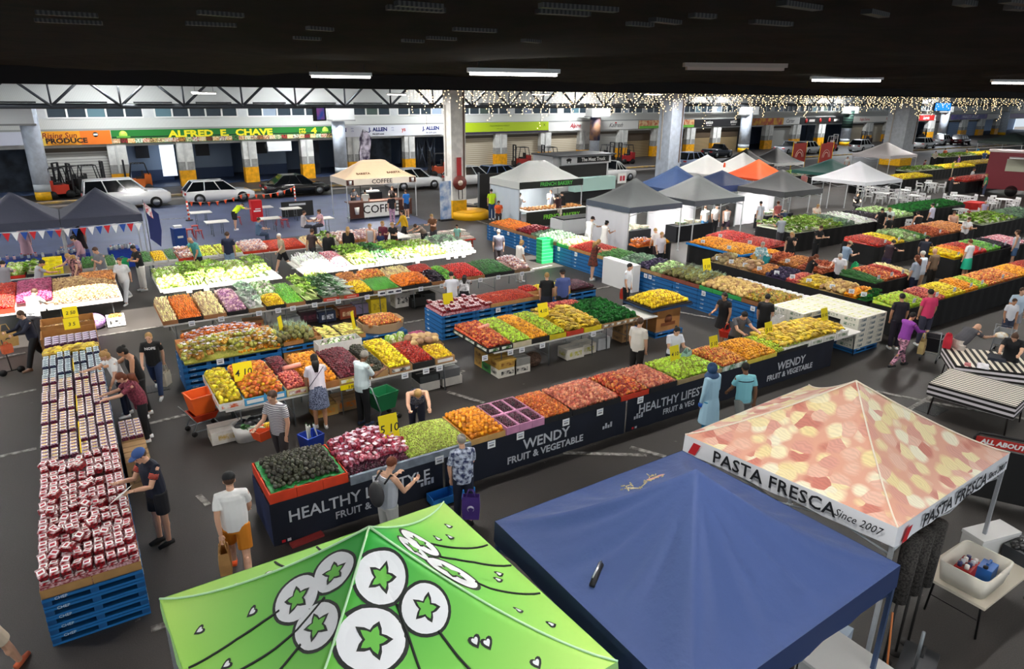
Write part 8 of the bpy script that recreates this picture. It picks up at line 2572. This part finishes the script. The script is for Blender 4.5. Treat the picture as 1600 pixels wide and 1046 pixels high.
def vehicles():
 car('white four wheel drive behind the bunting stall',3.1,50.4,'e8eaec',4.9,1.85,1.9,.02,'suv')
 car('white hatchback on the lane below the green sign',8.6,50.3,'e6e8ea',4.4,1.48,1.8,.0,'hatch')
 car('black sedan on the lane left of the coffee tent',14.1,51.2,'0e1014',4.7,1.5,1.85,.03,'sedan')
 car('white compact off-roader right of the coffee tent',23.1,50.2,'dfe2e6',4.4,1.62,1.85,.06,'suv')
 car('white car half hidden behind the hose reel pillar',28.2,50.0,'d8dadc',4.5,1.6,1.85,.06,'hatch')
 car('white pickup truck left of the blue grey pillar',40.3,46.6,'d6d8da',5.3,1.8,1.9,.1,'ute','pickup_truck')
 car('white pickup truck parked under the signature board',44,53.5,'d8dadc',5.2,1.8,1.9,.1,'ute','pickup_truck')
 car('blue grey car glimpsed behind the bakery tent',31.4,50.4,'5a7098',4.4,1.5,1.8,.1,'hatch')
 for lb,px,py,c,k in(('small blue car beside the blue grey pillar',1082,262,'8a98b8','hatch'),('dark car before the brown roller shutters',1120,246,'1c2430','ute'),('grey pickup behind the black tents',1230,240,'b8bcc4','ute'),('white van like car by the red banners',1262,240,'d8dce0','suv'),('white car left of the pale far tent',1345,236,'dce0e4','hatch'),('white car right of the far grey pillar',1443,232,'e4e6e8','suv'),('second white car right of the far grey pillar',1472,226,'dfe2e4','suv'),('dark red car among the far crowd',1500,226,'4a1c1e','suv')):
  g=G(px,py)
  car(lb,g.x,g.y,c,4.6,1.65,1.85,.12,k)
 for lb,px,py,rz,b in(('forklift with a red orange body left of the white four wheel drive',100,309,.3,'d8381c'),('black forklift by the roller shutter of the orange sign',108,300,2.6,'1c1c1e'),('black forklift before the first pier',148,296,.2,'24242a'),('forklift with an orange rear in the first open bay',203,286,3.1,'d86a1c'),('orange forklift half behind the hose reel pillar',682,276,2.9,'c8502a'),('black forklift left of the second shutter pier',812,262,3.0,'a8302a'),('red and black forklift behind the bakery roof',856,262,3.0,'c83a2a'),('black forklift under the signature board',950,256,.2,'24242a'),('red forklift beside the shutter pier',975,256,3.0,'b8242a'),('white caged forklift before the black red sign',1300,236,.2,'c8382a'),('dark forklift before the pale shutters',1350,228,3.0,'3a2a28'),('forklift left of the far grey pillar',1385,230,.2,'24242a'),('forklift in the bay of the red script sign',1440,222,.3,'202024')):
  g=G(px,py)
  forklift(lb,g.x,min(g.y,fy(g.x)-1.3),rz,base=b,col='d8d8d8' if 'caged' in lb else '1c1c1f')
 t=thing('food_trailer','white trailer shop with THE MEAT TRUCK written along its top','trailer',(30.6,39.3,0),.05)
 for pn,c,d,m in(('body',(0,.3,1.9),(5.2,2.2,2.5),'d0d2d4'),('dark_opening',(.2,-.82,2.0),(4.4,.06,1.0),'1c1818'),('roof',(0,0,3.2),(5.4,3.0,.08),'3a3c40'),('sign_panel',(.3,-1.0,2.85),(4.6,.08,.55),'d8dadc'),('display_case',(.5,-1.5,1.25),(3.8,.7,.9),'b8dcd4'),('skirt',(.2,-1.3,.45),(4.4,.5,.7),'24262a')):
  mb=MB();mb.box(c,d,M(m,.5));o=mb.build(pn,t)
  if pn=='sign_panel':
   mb=MB();mb.box((.9,-1.045,2.87),(3.0,.01,.40),BLACK);mb.build('name_plate',o)
   q=link('lettering',text_mesh('The Meat Truck',.34,WHITE,.002,.01),o);basis(q,(.9,-1.06,2.87),(1,0,0),(0,0,1))
   mb=MB();mb.ball((-1.35,-1.05,2.9),(.24,.01,.11),BLACK,10,6);mb.box((-1.5,-1.05,2.76),(.05,.02,.16),BLACK);mb.box((-1.2,-1.05,2.76),(.05,.02,.16),BLACK);mb.build('cow_mark',o)
 for sx in(-1,1):
  mb=MB();mb.cyl((sx*1.0,-1.1,.36),.36,.25,BLACK,18,ax='y');mb.build('wheel',t)
 for k,x in enumerate((28.0,33.7)):
  box_t('price_board','white board with red figures %s of the meat trailer'%('left','right')[k],'sign',(x,37.6,0),0,[('board',[((0,0,1.5),(.8,.05,.7))],WHITE),('red_figures',[((-.12,-.03,1.5),(.18,.01,.35)),((.15,-.03,1.5),(.2,.01,.35))],M('c8384a',.5)),('post',[((0,.03,.6),(.05,.03,1.2))],STEEL)])
 t=thing('food_van','maroon food van with an open white hatch at the far right','van',(63.6,21.9,0),R(-68))
 for pn,c,d,m in(('body',(0,0,1.9),(9,2.4,2.8),'7a2430'),('roof',(0,0,3.35),(9.2,2.6,.12),'d8c8c8'),('serving_window',(-1.2,-1.22,2.35),(4.2,.06,.9),'b8b8a4'),('awning',(-.4,-1.9,2.95),(5.6,1.4,.06),'e4e0e0'),('menu_board',(3.2,-1.24,1.7),(.9,.05,1.6),'16161a')):
  mb=MB();mb.box(c,d,M(m,.5));mb.build(pn,t)
 for sx in(-2.6,2.6):
  mb=MB();mb.cyl((sx,-1.2,.42),.42,.25,BLACK,18,ax='y');mb.build('wheel',t)
 box_t('food_trailer','pale trailer with a blue lit counter cut by the right edge','trailer',(52.5,15.6,0),-.1,[('body',[((0,0,1.6),(5,2.2,2.4))],M('d8c8bc',.5)),('blue_front',[((-.6,-1.12,1.7),(3,.05,1.5))],M('24346a',.5,col2='8a9ac8',scale=3)),('step',[((-.6,-1.5,.3),(3,.6,.5))],M('22304a',.6))])
def chair_set():
 wm=M('f0f0f2',.4)
 c=thing('garden_chair','x','chair',(0,0,-9))
 mb=MB();mb.box((0,0,.43),(.46,.44,.04),wm);mb.build('seat',c)
 mb=MB();mb.box((0,.24,.78),(.42,.03,.14),wm);mb.box((0,.23,.55),(.42,.03,.08),wm)
 for s in(-.2,0,.2):
  mb.box((s,.235,.62),(.05,.03,.38),wm)
 mb.build('backrest',c)
 for sx in(-1,1):
  mb=MB();mb.tube([(sx*.24,.24,.66),(sx*.25,-.2,.64),(sx*.24,-.24,.43)],.022,wm,6);mb.build('armrest',c)
  for sy in(-1,1):
   mb=MB();mb.tube([(sx*.2,sy*.19,.43),(sx*.24,sy*.23,0)],.022,wm,6);mb.build('leg',c)
 tb=thing('garden_table','x','table',(0,0,-9))
 mb=MB();mb.cyl((0,0,.70),.5,.035,wm,24);mb.build('table_top',tb)
 for k in range(4):
  a=R(45+90*k)
  mb=MB();mb.tube([(math.cos(a)*.32,math.sin(a)*.32,.7),(math.cos(a)*.42,math.sin(a)*.42,0)],.025,wm,6);mb.build('leg',tb)
 used=[0]
 for k,(px,py,wh)in enumerate(((1495,345,'nearest the lilac shirt'),(1497,322,'left of the red cloth'),(1565,328,'right of the red cloth'),(1440,372,'behind the lilac shirt'),(1425,322,'right of the large white tent, front'),(1408,312,'right of the large white tent, back'),(1375,318,'under the large white tent, front'),(1452,300,'near the green chairs'),(1360,308,'under the large white tent, back'))):
  g=G(px,py)
  lb='white plastic table '+wh
  if not used[0]:
   tb.location=g;tb['label']=lb
  else:
   dup(tb,g,0,lb)
  for q in range(4):
   a=R(35+90*q+k*13)
   p=(g.x+math.cos(a)*.78,g.y+math.sin(a)*.78,0)
   rz=a-R(90)
   lb='white plastic garden chair, %s at the table %s'%(['far side','left side','near side','right side'][q],wh)
   if not used[0]:
    c.location=p;c.rotation_euler.z=rz;c['label']=lb;c['group']='white plastic chairs';used[0]=1
   else:
    dup(c,p,rz,lb,'white plastic chairs')
 g=G(1519,335)
 box_t('cloth_table','table under a bright red cloth among the white chairs','table',g,.1,[('table_cloth',[((0,0,.4),(1.3,.9,.8))],M('c8201c',.7,var=.2,scale=3))])
 for k,(px,py,wh)in enumerate(((316,352,'with the red stools, farther'),(341,368,'with the red stools, nearer'),(412,343,'before the hi-vis worker'),(423,362,'of the person in grey blue'),(456,345,'left of the seated pair'),(505,362,'of the seated pair'))):
  g=G(px,py)
  trestle(g.x-.55,g.x+.55,g.y-.4,g.y+.4,.74,'small white square table '+wh,n=2)
 for k,(px,py)in enumerate(((298,372),(312,374),(306,366),(372,352),(436,352),(446,356))):
  g=G(px,py)
  t=thing('stool','red metal stool by the small white tables, %s'%['nearest the bin','second','third','near the hi-vis worker','left of the seated pair','right of the fourth'][k],'stool',g)
  rm=M('b8241c',.4)
  mb=MB();mb.box((0,0,.45),(.32,.32,.03),rm);mb.build('seat',t)
  for sx in(-1,1):
   for sy in(-1,1):
    mb=MB();mb.tube([(sx*.12,sy*.12,.44),(sx*.17,sy*.17,0)],.014,rm,5);mb.build('leg',t)
 g=G(282,385);box_t('wheelie_bin','blue bin with a white bag on top by the yellow squash','bin',g,.1,[('body',[((0,0,.45),(.55,.6,.9))],M('14408a',.5)),('white_bag',[((0,0,.95),(.35,.3,.12))],WHITE),('front_marks',[((0,-.305,.5),(.25,.01,.1))],WHITE)])
 g=G(402,345);box_t('drinks_fridge','small red drinks fridge with a white script','fridge',(g.x,g.y,0),0,[('body',[((0,0,.6),(.6,.55,1.2))],M('c81820',.4)),('script',[((0,-.28,.6),(.4,.01,.08)),((.05,-.28,.72),(.3,.01,.05))],WHITE)])
 g=G(466,338);box_t('black_screen','black fabric panel on the lane behind the stools','screen panel',(g.x,g.y,0),0,[('panel',[((0,0,.45),(1.9,.06,.9))],M('16171a',.7)),('lettering_strip',[((0,-.035,.72),(1.0,.01,.12))],M('c8ccd0',.6))])
 a,b_=G(296,345),G(462,318)
 for k,q in enumerate((a,b_)):
  mb=MB();mb.cyl((0,0,0),.05,1.15,M('e04018',.5,col2='f2f2f2',scale=1.3,kind='str_z'),10);mb.cyl((0,0,0),.2,.06,DARK,14)
  tag(mb.build('barrier_post',None,(q.x,q.y,0)),'orange and white barrier post, %s'%('by the red stools' if k==0 else 'beside the black panel'),'post')
 t=thing('pennant_line','string of orange pennants between the barrier posts','bunting',(0,0,0))
 mb=MB();n=14
 P_=[a.lerp(b_,k/n)+Vector((0,0,1.12-.25*math.sin(math.pi*((k*2/n)%1))))for k in range(n+1)]
 mb.tube(P_,.008,M('e8e0d8',.6),4);mb.build('cord',t)
 for k in range(n):
  p=P_[k].lerp(P_[k+1],.5);e=(P_[k+1]-P_[k]).normalized()*.12
  mb=MB();mb.add([p-e,p+e,p-Vector((0,0,.28)),p-e+Vector((0,.006,0)),p+e+Vector((0,.006,0)),p-Vector((0,-.006,.28))],[(0,2,1),(3,4,5)],M('e8501c',.6));mb.build('pennant',t)
 t=thing('pennant_line','red, white and blue bunting under the edge of the charcoal tents','bunting',(0,0,0))
 mb=MB();mb.tube([(-3.3,31.55,2.0),(-.5,31.55,1.92),(2.2,31.55,2.0)],.008,WHITE,4);mb.build('cord',t)
 for k in range(20):
  x=-3.2+k*.275
  mb=MB();mb.add([(x,31.55,1.95),(x+.24,31.55,1.95),(x+.12,31.55,1.62),(x,31.56,1.95),(x+.24,31.56,1.95),(x+.12,31.56,1.62)],[(0,2,1),(3,4,5)],M(('c8202c','f0f0f2','1f4aa0')[k%3],.6));mb.build('pennant',t)
 t=thing('flag','dark blue flag with a red and white corner hanging at the tent corner','flag',(2.45,31.4,0),-.3)
 mb=MB();mb.tube([(0,0,0),(0,0,2.9)],.02,STEEL,6);mb.build('pole',t)
 mb=MB();mb.loft([[(0.02,0,2.8),(.5,.02,2.3)],[(.06,.05,2.0),(.5,.1,1.6)],[(.05,0,1.3),(.42,-.04,.95)]],M('14225c',.6),True,False,False);mb.build('cloth',t)
 mb=MB();mb.loft([[(0.02,-.012,2.8),(.26,-.0,2.55)],[(.05,.03,2.35),(.28,.055,2.1)]],M('c8283a',.6,col2='f0f0f4',scale=7),True,False,False);mb.build('corner_cross',t)
 bl=M('123a9c',.7,var=.15,scale=4)
 for k,(x0,x1,y,wh)in enumerate(((-3.3,-1.0,32.2,'left'),(-.9,.3,32.4,'middle'),(.95,2.1,32.3,'right'))):
  t=box_t('cloth_table','table with a royal blue cloth in the bunting stall, '+wh,'table',((x0+x1)/2,y+.4,0),0,[('table_cloth',[((0,0,.39),(x1-x0,.8,.76))],bl)])
  q=random.Random(k)
  for i in range(9):
   xx=x0+.12+(x1-x0-.2)*i/9
   tag(MB().cyl((0,0,0),.05,.14,M(q.choice(('f0f0f2','d8b8c4','b8c8d8')),.5),10).cyl((0,0,.14),.035,.03,M(q.choice(('c83a4a','3a6ab0','e8e8e8')),.5),8).build('jar',None,(xx,y+.25+.2*(i%2),.771)),'small jar on the blue cloth table of the bunting stall, '+wh+' table','jar','jars on the %s blue table'%wh)
 t=box_t('coffee_counter','white fronted coffee counter reading COFFEE with brown ends','counter',(15.6,38.95,0),0,[('counter_top',[((0,0,1.02),(4.0,.8,.05))],M('5a3420',.5)),('front_panel',[((0,-.36,.55),(2.2,.04,.85))],M('e6e6e2',.5)),('brown_end',[((-1.55,-.36,.55),(.85,.05,.9))],M('4a2418',.6)),('brown_end',[((1.55,-.36,.55),(.85,.05,.9))],M('4a2418',.6)),('frame',[((0,0,.1),(3.9,.7,.05))],STEEL)])
 o=link('lettering',text_mesh('COFFEE',.68,M('14110f',.6),.003,.005),t);basis(o,(0,-.385,.56),(1,0,0),(0,0,1))
 for s in(-1,1):
  mb=MB();mb.cyl((s*1.55,-.42,.35),.10,.4,M('f0ece6',.5),12,.15);mb.build('cup_print',t)
 box_t('coffee_machine','dark espresso machine on the back counter of the coffee stall','coffee machine',(15.4,39.6,0),0,[('body',[((0,0,1.2),(1.2,.5,.5))],M('2a2c30',.3,.6)),('stand',[((0,0,.47),(1.4,.55,.94))],M('24201e',.6)),('cups',[((0,0,1.49),(.9,.35,.08))],WHITE)])
 g=G(521,305);mb=MB()
 t=thing('feather_banner','tall feather shaped banner in purple and white left of the coffee roof','banner',(18.4,49.5,0))
 mb=MB();mb.tube([(0,0,0),(.1,0,3),(.5,0,4.6),(.9,0,4.4)],.03,BLACK,6);mb.build('pole',t)
 mb=MB();mb.loft([[(.05+.1*z/3,0,z),(.55+.14*z,0,z)]for z in(1.0,2,3,4.0)]+[[(.4,0,4.5),(.85,0,4.45)]],M('3a2a4a',.6,col2='e0d8e8',scale=2.2),True,False,False);mb.build('cloth',t)
 g=G(697,345);box_t('info_board','tall white information stand left of the hose reel pillar','sign',(g.x,g.y,0),0,[('board',[((0,0,1.2),(.7,.06,2.2))],M('dfe6f0',.5,col2='6a90c8',scale=2)),('foot',[((0,0,.05),(.8,.4,.1))],DARK)])
 g=G(748,318);box_t('loading_ramp','pale metal loading ramp beside the bakery tent','ramp',(g.x,g.y,0),.2,[('plate',[((0,0,.12),(2.6,2.0,.12))],M('a8a49c',.5,.3)),('rail',[((0,-1.0,.2),(2.6,.06,.1))],STEEL)])
 box_t('black_partition','black panel partition left of the bakery tent','partition',(23.0,37.4,0),0,[('panel',[((0,0,1.2),(2.6,.1,2.4))],M('141214',.7)),('post',[((-1.35,0,1.25),(.08,.12,2.5)),((1.35,0,1.25),(.08,.12,2.5))],STEEL)])
 t=box_t('bakery_counter','bakery counter with a black front of green lettering','counter',(23.5,31.9,0),0,[('counter_top',[((0,.3,.86),(4.3,1.3,.05))],WHITE),('black_front',[((0,-.36,.44),(4.3,.04,.82))],M('14180f',.6))])
 o=link('lettering',text_mesh('FRENCH BAKERY',.34,M('7ac83a',.5),.003,.01),t);basis(o,(.3,-.39,.5),(1,0,0),(0,0,1))
 lf=M('c88a4a',.7,var=.2,scale=9)
 k=0
 for i in range(14):
  for j in range(3):
   tag(MB().ball((0,0,.05),(.11,.16,.05),lf,9,5).build('bread_loaf',None,(21.7+i*.28,31.85+j*.36,.888)),'brown loaf laid out on the bakery counter','bread','loaves on the bakery counter')
 box_t('chest_freezer','long white and black chest cabinet before the bakery','freezer',(23.2,29.2,0),0,[('body',[((0,0,.4),(3.0,1.1,.8))],M('d8dadc',.5)),('dark_lid',[((0,0,.83),(2.8,1.0,.06))],M('1c1e22',.4))])
 for k,(px,a_)in enumerate(((1258,'left'),(1300,'right'))):
  g=G(px,268)
  t=thing('printed_banner','brick red banner with a white round arch mark, %s one of two'%a_,'banner',(g.x,g.y+1,0),.1)
  for s in(-1,1):
   mb=MB();mb.tube([(s*1.3,0,0),(s*1.3,0,2.9)],.05,YEL,6);mb.build('post',t)
  mb=MB();mb.box((0,0,1.7),(2.5,.05,2.1),M('a02c24',.6));o=mb.build('cloth',t)
  mb=MB()
  for r in(.5,.75):
   mb.tube([(math.cos(R(q))*r,-.04,1.35+math.sin(R(q))*r)for q in range(0,181,15)],.035,M('e8c8c0',.6),5)
  mb.build('arch_mark',o)
 for k,(x,y,w,wh)in enumerate(((27.0,24.7,2.6,'second grey tent'),(33.8,24.6,2.4,'grey tent by the white tent'),(23.4,25.0,1.6,'nearest grey tent'))):
  box_t('cloth_table','dark cloth table inside the '+wh,'table',(x,y,0),0,[('table_cloth',[((0,0,.4),(w,.8,.8))],M('1a1c22',.8)),('goods',[((-.6,0,.87),(.5,.4,.14)),((.1,.1,.9),(.4,.4,.2)),((.7,0,.86),(.4,.3,.12))],M('c8b8a8',.6,col2='6a8a6a',scale=6))])
def striped(name,label,c,ex,w,d,horiz):
 st=M('1b1716',.7,col2='e9e2d2',scale=2.6 if horiz else 2.0,kind='str_y' if horiz else 'str_x')
 st2=M('1b1716',.7,col2='e9e2e6',scale=2.6,kind='str_z')
 t=thing(name,label,'table',(c[0],c[1],0),ex)
 mb=MB();mb.box((0,0,.80),(w,d,.03),st);mb.build('striped_cloth_top',t)
 mb=MB()
 for s in(-1,1):
  mb.box((0,s*(d/2+.004),.66),(w,.008,.30),st2);mb.box((s*(w/2+.004),0,.66),(.008,d,.30),st2)
 mb.build('striped_cloth_drop',t)
 for sx in(-1,1):
  for sy in(-1,1):
   mb=MB();mb.tube([(sx*w*.42,sy*d*.38,.79),(sx*w*.45,sy*d*.42,0)],.02,M('1c1412',.5),6);mb.build('leg',t)
 return t
def foreground():
 a,b_,c=G(1452,598,.82),G(1588,636,.82),G(1477,578,.82)
 e=(b_-a);L=e.length
 n=(c-a)
 ang=math.atan2(e.y,e.x)
 W=abs(n.dot(Vector((-math.sin(ang),math.cos(ang),0))))+.25
 mid=a+e*.5+Vector((-math.sin(ang),math.cos(ang),0))*W/2
 striped('striped_table','folding table under a black and cream striped cloth, nearer one',(mid.x,mid.y),ang,L,W,True)
 g=G(1540,568,.82)
 striped('striped_table','table under a wide striped cloth where the bald person leans',(g.x+.35,g.y+.1),ang+.5,1.7,1.5,False)
 for(px,py,nm,col,dd)in((1512,570,'pink cloth folded on the striped table','c87a7a',(.2,.14,.04)),(1536,572,'white paper lying on the striped table','e8e6ea',(.4,.25,.03)),(1558,560,'dark folded garment on the striped table','1c2230',(.5,.4,.06))):
  g=G(px,py,.83)
  mb=MB();mb.box((0,0,dd[2]/2),dd,M(col,.8,var=.2,scale=9),top=.85);tag(mb.build('folded_cloth' if 'paper' not in nm else 'paper_sheet',None,(g.x,g.y,.818),.4),nm,'cloth' if 'paper' not in nm else 'paper')
 def cart(name,label,g,rz,col,h=.95):
  t=thing(name,label,'trolley',(g.x,g.y,0),rz)
  mb=MB();mb.loft([[(-.2,-.18,.3),(.2,-.18,.3),(.2,.18,.3),(-.2,.18,.3)],[(-.28,-.24,h*.75),(.28,-.24,h*.75),(.28,.24,h*.75),(-.28,.24,h*.75)],[(-.25,-.21,h*.75),(.25,-.21,h*.75),(.25,.21,h*.75),(-.25,.21,h*.75)],[(-.17,-.15,.33),(.17,-.15,.33),(.17,.15,.33),(-.17,.15,.33)]],M(col,.5),False);mb.build('basket',t)
  mb=MB();mb.tube([(-.3,-.2,.1),(-.2,-.2,.3),(-.4,-.2,h),(-.4,.2,h),(-.2,.2,.3),(-.3,.2,.1)],.014,STEEL,6);mb.tube([(-.3,-.2,.1),(.3,-.2,.1),(.3,.2,.1),(-.3,.2,.1)],.012,STEEL,6);mb.build('frame',t)
  for sx in(-1,1):
   for sy in(-1,1):
    mb=MB();mb.cyl((sx*.28,sy*.2-.02,.06),.06,.04,BLACK,12,ax='y');mb.build('wheel',t)
  return t
 cart('stroller','black stroller pushed by the person in the purple hoodie',G(1452,562),.3,'1c1c22')
 g=G(1440,545,.6);tote((g.x,g.y,1.05),.3,'woven tan bag hanging on the stroller','b8a06a',.34,.36,.14,mark=True)
 cart('shopping_cart','shopping cart of groceries beside the striped tables',G(1562,552),.2,'8a8c8e')
 g=G(1562,535,.6)
 mb=MB();mb.ball((0,0,0),(.2,.16,.09),M('d8b070',.7,col2='e8e8e4',scale=9),10,6);tag(mb.build('grocery_bag',None,(g.x,g.y,.80)),'bag of groceries lying in the shopping cart','bag')
 cart('crate_trolley','wheeled trolley with a dark orange bucket base at the left of the mango table',G(320,672),.2,'b8381c',.62)
 g=G(320,672)
 t=thing('plastic_basket','tall bright orange plastic basket on the wheeled trolley','basket',(g.x,g.y,.47),.2)
 om=M('ee6420',.5)
 sq=lambda s,z:[(-s,-s,z),(s,-s,z),(s,s,z),(-s,s,z)]
 mb=MB();mb.loft([sq(.20,0),sq(.26,.42),sq(.24,.42),sq(.18,.02)],om,False);mb.build('body',t)
 mb=MB()
 for s in(-1,1):
  mb.box((s*.255,0,.41),(.03,.54,.03),om);mb.box((0,s*.255,.41),(.54,.03,.03),om)
 mb.build('rim',t)
 t=thing('shopping_bag','royal blue bag of green leaves behind the avocados','bag',(G(488,705).x,G(488,705).y,0),.3)
 mb=MB();mb.loft([sq(.16,.02),sq(.2,.4),sq(.17,.4),sq(.12,.06)],M('1c3fa8',.5),False);mb.build('body',t)
 for k in range(5):
  o=link('leek_leaf',FR['leek'][0],t,(rng.uniform(-.1,.1),rng.uniform(-.1,.1),.42));o.rotation_euler=(1.3,rng.uniform(-.4,.4),rng.uniform(0,3))
 t=cart('shopping_cart','shopping trolley with green and grey bags at the dark plum table',G(600,655),.2,'1c7a4a')
 t=trestle(9.1,11.2,2.64,3.52,.74,'off-white folding table at the bottom right',top='cfc6b4',leg='1c1a1a',n=2)
 t=thing('foam_tub','large open cream foam tub on the folding table','tub',(9.58,3.02,.742),.02)
 rr=lambda w,d,z:[((w/2)*(abs(math.cos(a))**.22)*(1 if math.cos(a)>0 else-1),(d/2)*(abs(math.sin(a))**.22)*(1 if math.sin(a)>0 else-1),z)for a in[2*math.pi*k/28 for k in range(28)]]
 mb=MB();mb.loft([rr(.76,.56,0),rr(.84,.64,.30),rr(.78,.58,.30),rr(.72,.52,.04)],M('dcd6c8',.7));mb.build('shell',t)
 t=box_t('red_caddy','small red crate of labelled jars inside the foam tub','crate',(9.45,3.08,.785),.1,[('body',[((0,0,.11),(.36,.2,.22))],M('a81c1c',.5))])
 for k in range(8):
  tag(MB().cyl((0,0,0),.03,.06,M(('e8e0dc','2a2a5a','c8c8d0')[k%3],.5),8).build('jar',None,(9.33+.08*(k%4),3.03+.09*(k//4),1.007)),'little jar in the red crate in the foam tub','jar','jars in the red crate')
 t=box_t('jerry_can','blue plastic jerry can inside the foam tub','container',(9.70,2.92,.785),.1,[('body',[((0,0,.10),(.26,.18,.2))],M('2a6ab8',.4)),('handle',[((.02,0,.235),(.14,.03,.03)),((-.05,0,.215),(.02,.03,.03)),((.09,0,.215),(.02,.03,.03))],M('2460a8',.4))])
 mb=MB();mb.cyl((-.1,0,.2),.03,.03,BLACK,10);mb.build('cap',t)
 t=thing('water_bottle','clear water bottle standing on the folding table','bottle',(10.12,2.82,.742))
 mb=MB();mb.cyl((0,0,0),.033,.16,M('c8d8e4',.1,alpha=.6),12);mb.cyl((0,0,.16),.033,.04,M('c8d8e4',.1,alpha=.6),12,.014);mb.build('body',t)
 mb=MB();mb.cyl((0,0,.2),.015,.02,M('e8e8f0',.5),10);mb.build('cap',t)
 g=G(1550,838)
 t=box_t('foam_box','big white polystyrene box behind the cream tub','box',(10.55,3.25,.742),-.25,[('body',[((0,0,.12),(.74,.32,.24))],M('dcdcda',.7)),('lid',[((0,0,.265),(.76,.34,.05))],M('e4e4e2',.7))])
 t=box_t('storage_tub','dark storage tub full of black plastic at the right edge','tub',(10.72,2.86,.742),-.1,[('body',[((0,0,.1),(.5,.34,.2))],M('2a2e34',.5)),('teal_book',[((.12,-.05,.22),(.16,.04,.14))],M('3ab0c0',.5))])
 mb=MB()
 for k in range(12):
  mb.ball((rng.uniform(-.2,.1),rng.uniform(-.1,.1),.21),(.08,.06,.045),M('101012',.3),7,5)
 mb.build('black_plastic',t)
 for k in range(3):
  x=7.95+k*.30
  t=thing('wicker_rack','dark woven hanging basket under the pasta tent edge, %s'%['first','second','third'][k],'basket',(x,3.2,0))
  mb=MB();mb.cyl((0,0,1.0),.10,.95,M('4a4642',.8,col2='17130f',scale=40,bump=.8),14,.11);mb.build('weave',t)
  mb=MB();mb.cyl((0,0,0),.018,1.0,M('1c1a18',.7),8);mb.cyl((0,0,0),.1,.02,M('1c1a18',.7),12);mb.build('stand',t)
 t=thing('stall_sign','black framed stand with a red ALL ABOUT MEAT board right of the pasta tent','sign',(13.38,4.15,0),-1.06)
 mb=MB()
 for s in(-1,1):
  mb.tube([(s*.6,0,0),(s*.6,0,1.22),(s*.55,0,1.32)],.025,BLACK,6)
 mb.tube([(-.55,0,1.32),(.55,0,1.32)],.025,BLACK,6);mb.box((0,.01,.55),(1.2,.02,1.0),M('141414',.6));mb.build('frame',t)
 mb=MB();mb.box((0,-.02,1.18),(1.16,.03,.16),M('b8241c',.5));o=mb.build('red_board',t)
 q=link('lettering',text_mesh('ALL ABOUT MEAT',.125,WHITE,.002,.005,.15,1.0),o);basis(q,(0,-.04,1.18),(1,0,0),(0,0,1))
 box_t('white_counter','white topped counter showing below the blue tent edge','counter',(6.5,2.75,0),0,[('top',[((0,0,.93),(.75,1.3,.04))],M('e4e2de',.4)),('frame',[((0,.6,.45),(.7,.04,.9)),((.33,0,.45),(.04,1.2,.9)),((-.33,0,.45),(.04,1.2,.9))],M('c8c8c4',.5))])
 box_t('clear_tub','clear blue grey plastic tub beside the white counter','tub',(7.1,3.45,0),.2,[('body',[((0,0,.55),(.36,.28,.4))],M('b8c8da',.3,alpha=.75)),('stand',[((0,0,.17),(.4,.3,.34))],M('5a5c60',.6))])
 t=thing('hand_cart','black wheeled hand cart in the shade under the pasta tent','trolley',(8.05,2.85,0),.3)
 for s in(-1,1):
  mb=MB();mb.cyl((s*.25,-.04,.15),.15,.08,BLACK,18,ax='y');mb.build('wheel',t)
 mb=MB();mb.box((0,0,.2),(.7,.4,.05),M('3a3c40',.4,.5));mb.tube([(-.35,0,.2),(-.4,0,1.0)],.02,STEEL,6);mb.build('frame',t)
 mb=MB();mb.tube([(6.9,2.8,1.6),(6.95,2.75,.9),(7.1,2.6,.3),(7.4,2.4,.02),(7.9,2.2,.02)],.012,M('c8743a',.6),6)
 tag(mb.build('power_cord'),'orange power cord hanging below the blue tent','cord')
def fairy_lights():
 bulb=M('ffd9a0',.5,emit=5)
 wire=M('1c1410',.8)
 q=random.Random(9)
 k=0
 px=640
 bm=MB().ball((0,0,0),.035,bulb,6,4).mesh('fairy_bulb')
 while px<1600:
  y=q.uniform(20,40)
  top=GR(px,150,y)
  x=top.x
  ztop=7.5
  if PX(x,y,ztop)[1]<120:
   y=34;x=GR(px,150,y).x
  L=q.uniform(.6,1.25)*(1.6 if q.random()<.15 else 1)
  t=thing('fairy_light_string','warm fairy light string hanging from the ceiling netting','fairy lights',(x,y,0),0,'hanging fairy light strings')
  mb=MB();mb.tube([(0,0,ztop),(0,0,ztop-L)],.004,wire,4);mb.build('wire',t)
  mb=MB()
  n=int(L/.11)
  for i in range(n):
   mb.ball((q.uniform(-.14,.14),q.uniform(-.14,.14),ztop-.04-L*(i+.5)/n),.022*(y/30),bulb,6,4)
  o=mb.build('bulbs',t);o['kind']='stuff'
  px+=q.uniform(2.6,5.6)*(1.4 if px<900 else 1)
  k+=1
vehicles()
chair_set()
foreground()
fairy_lights()
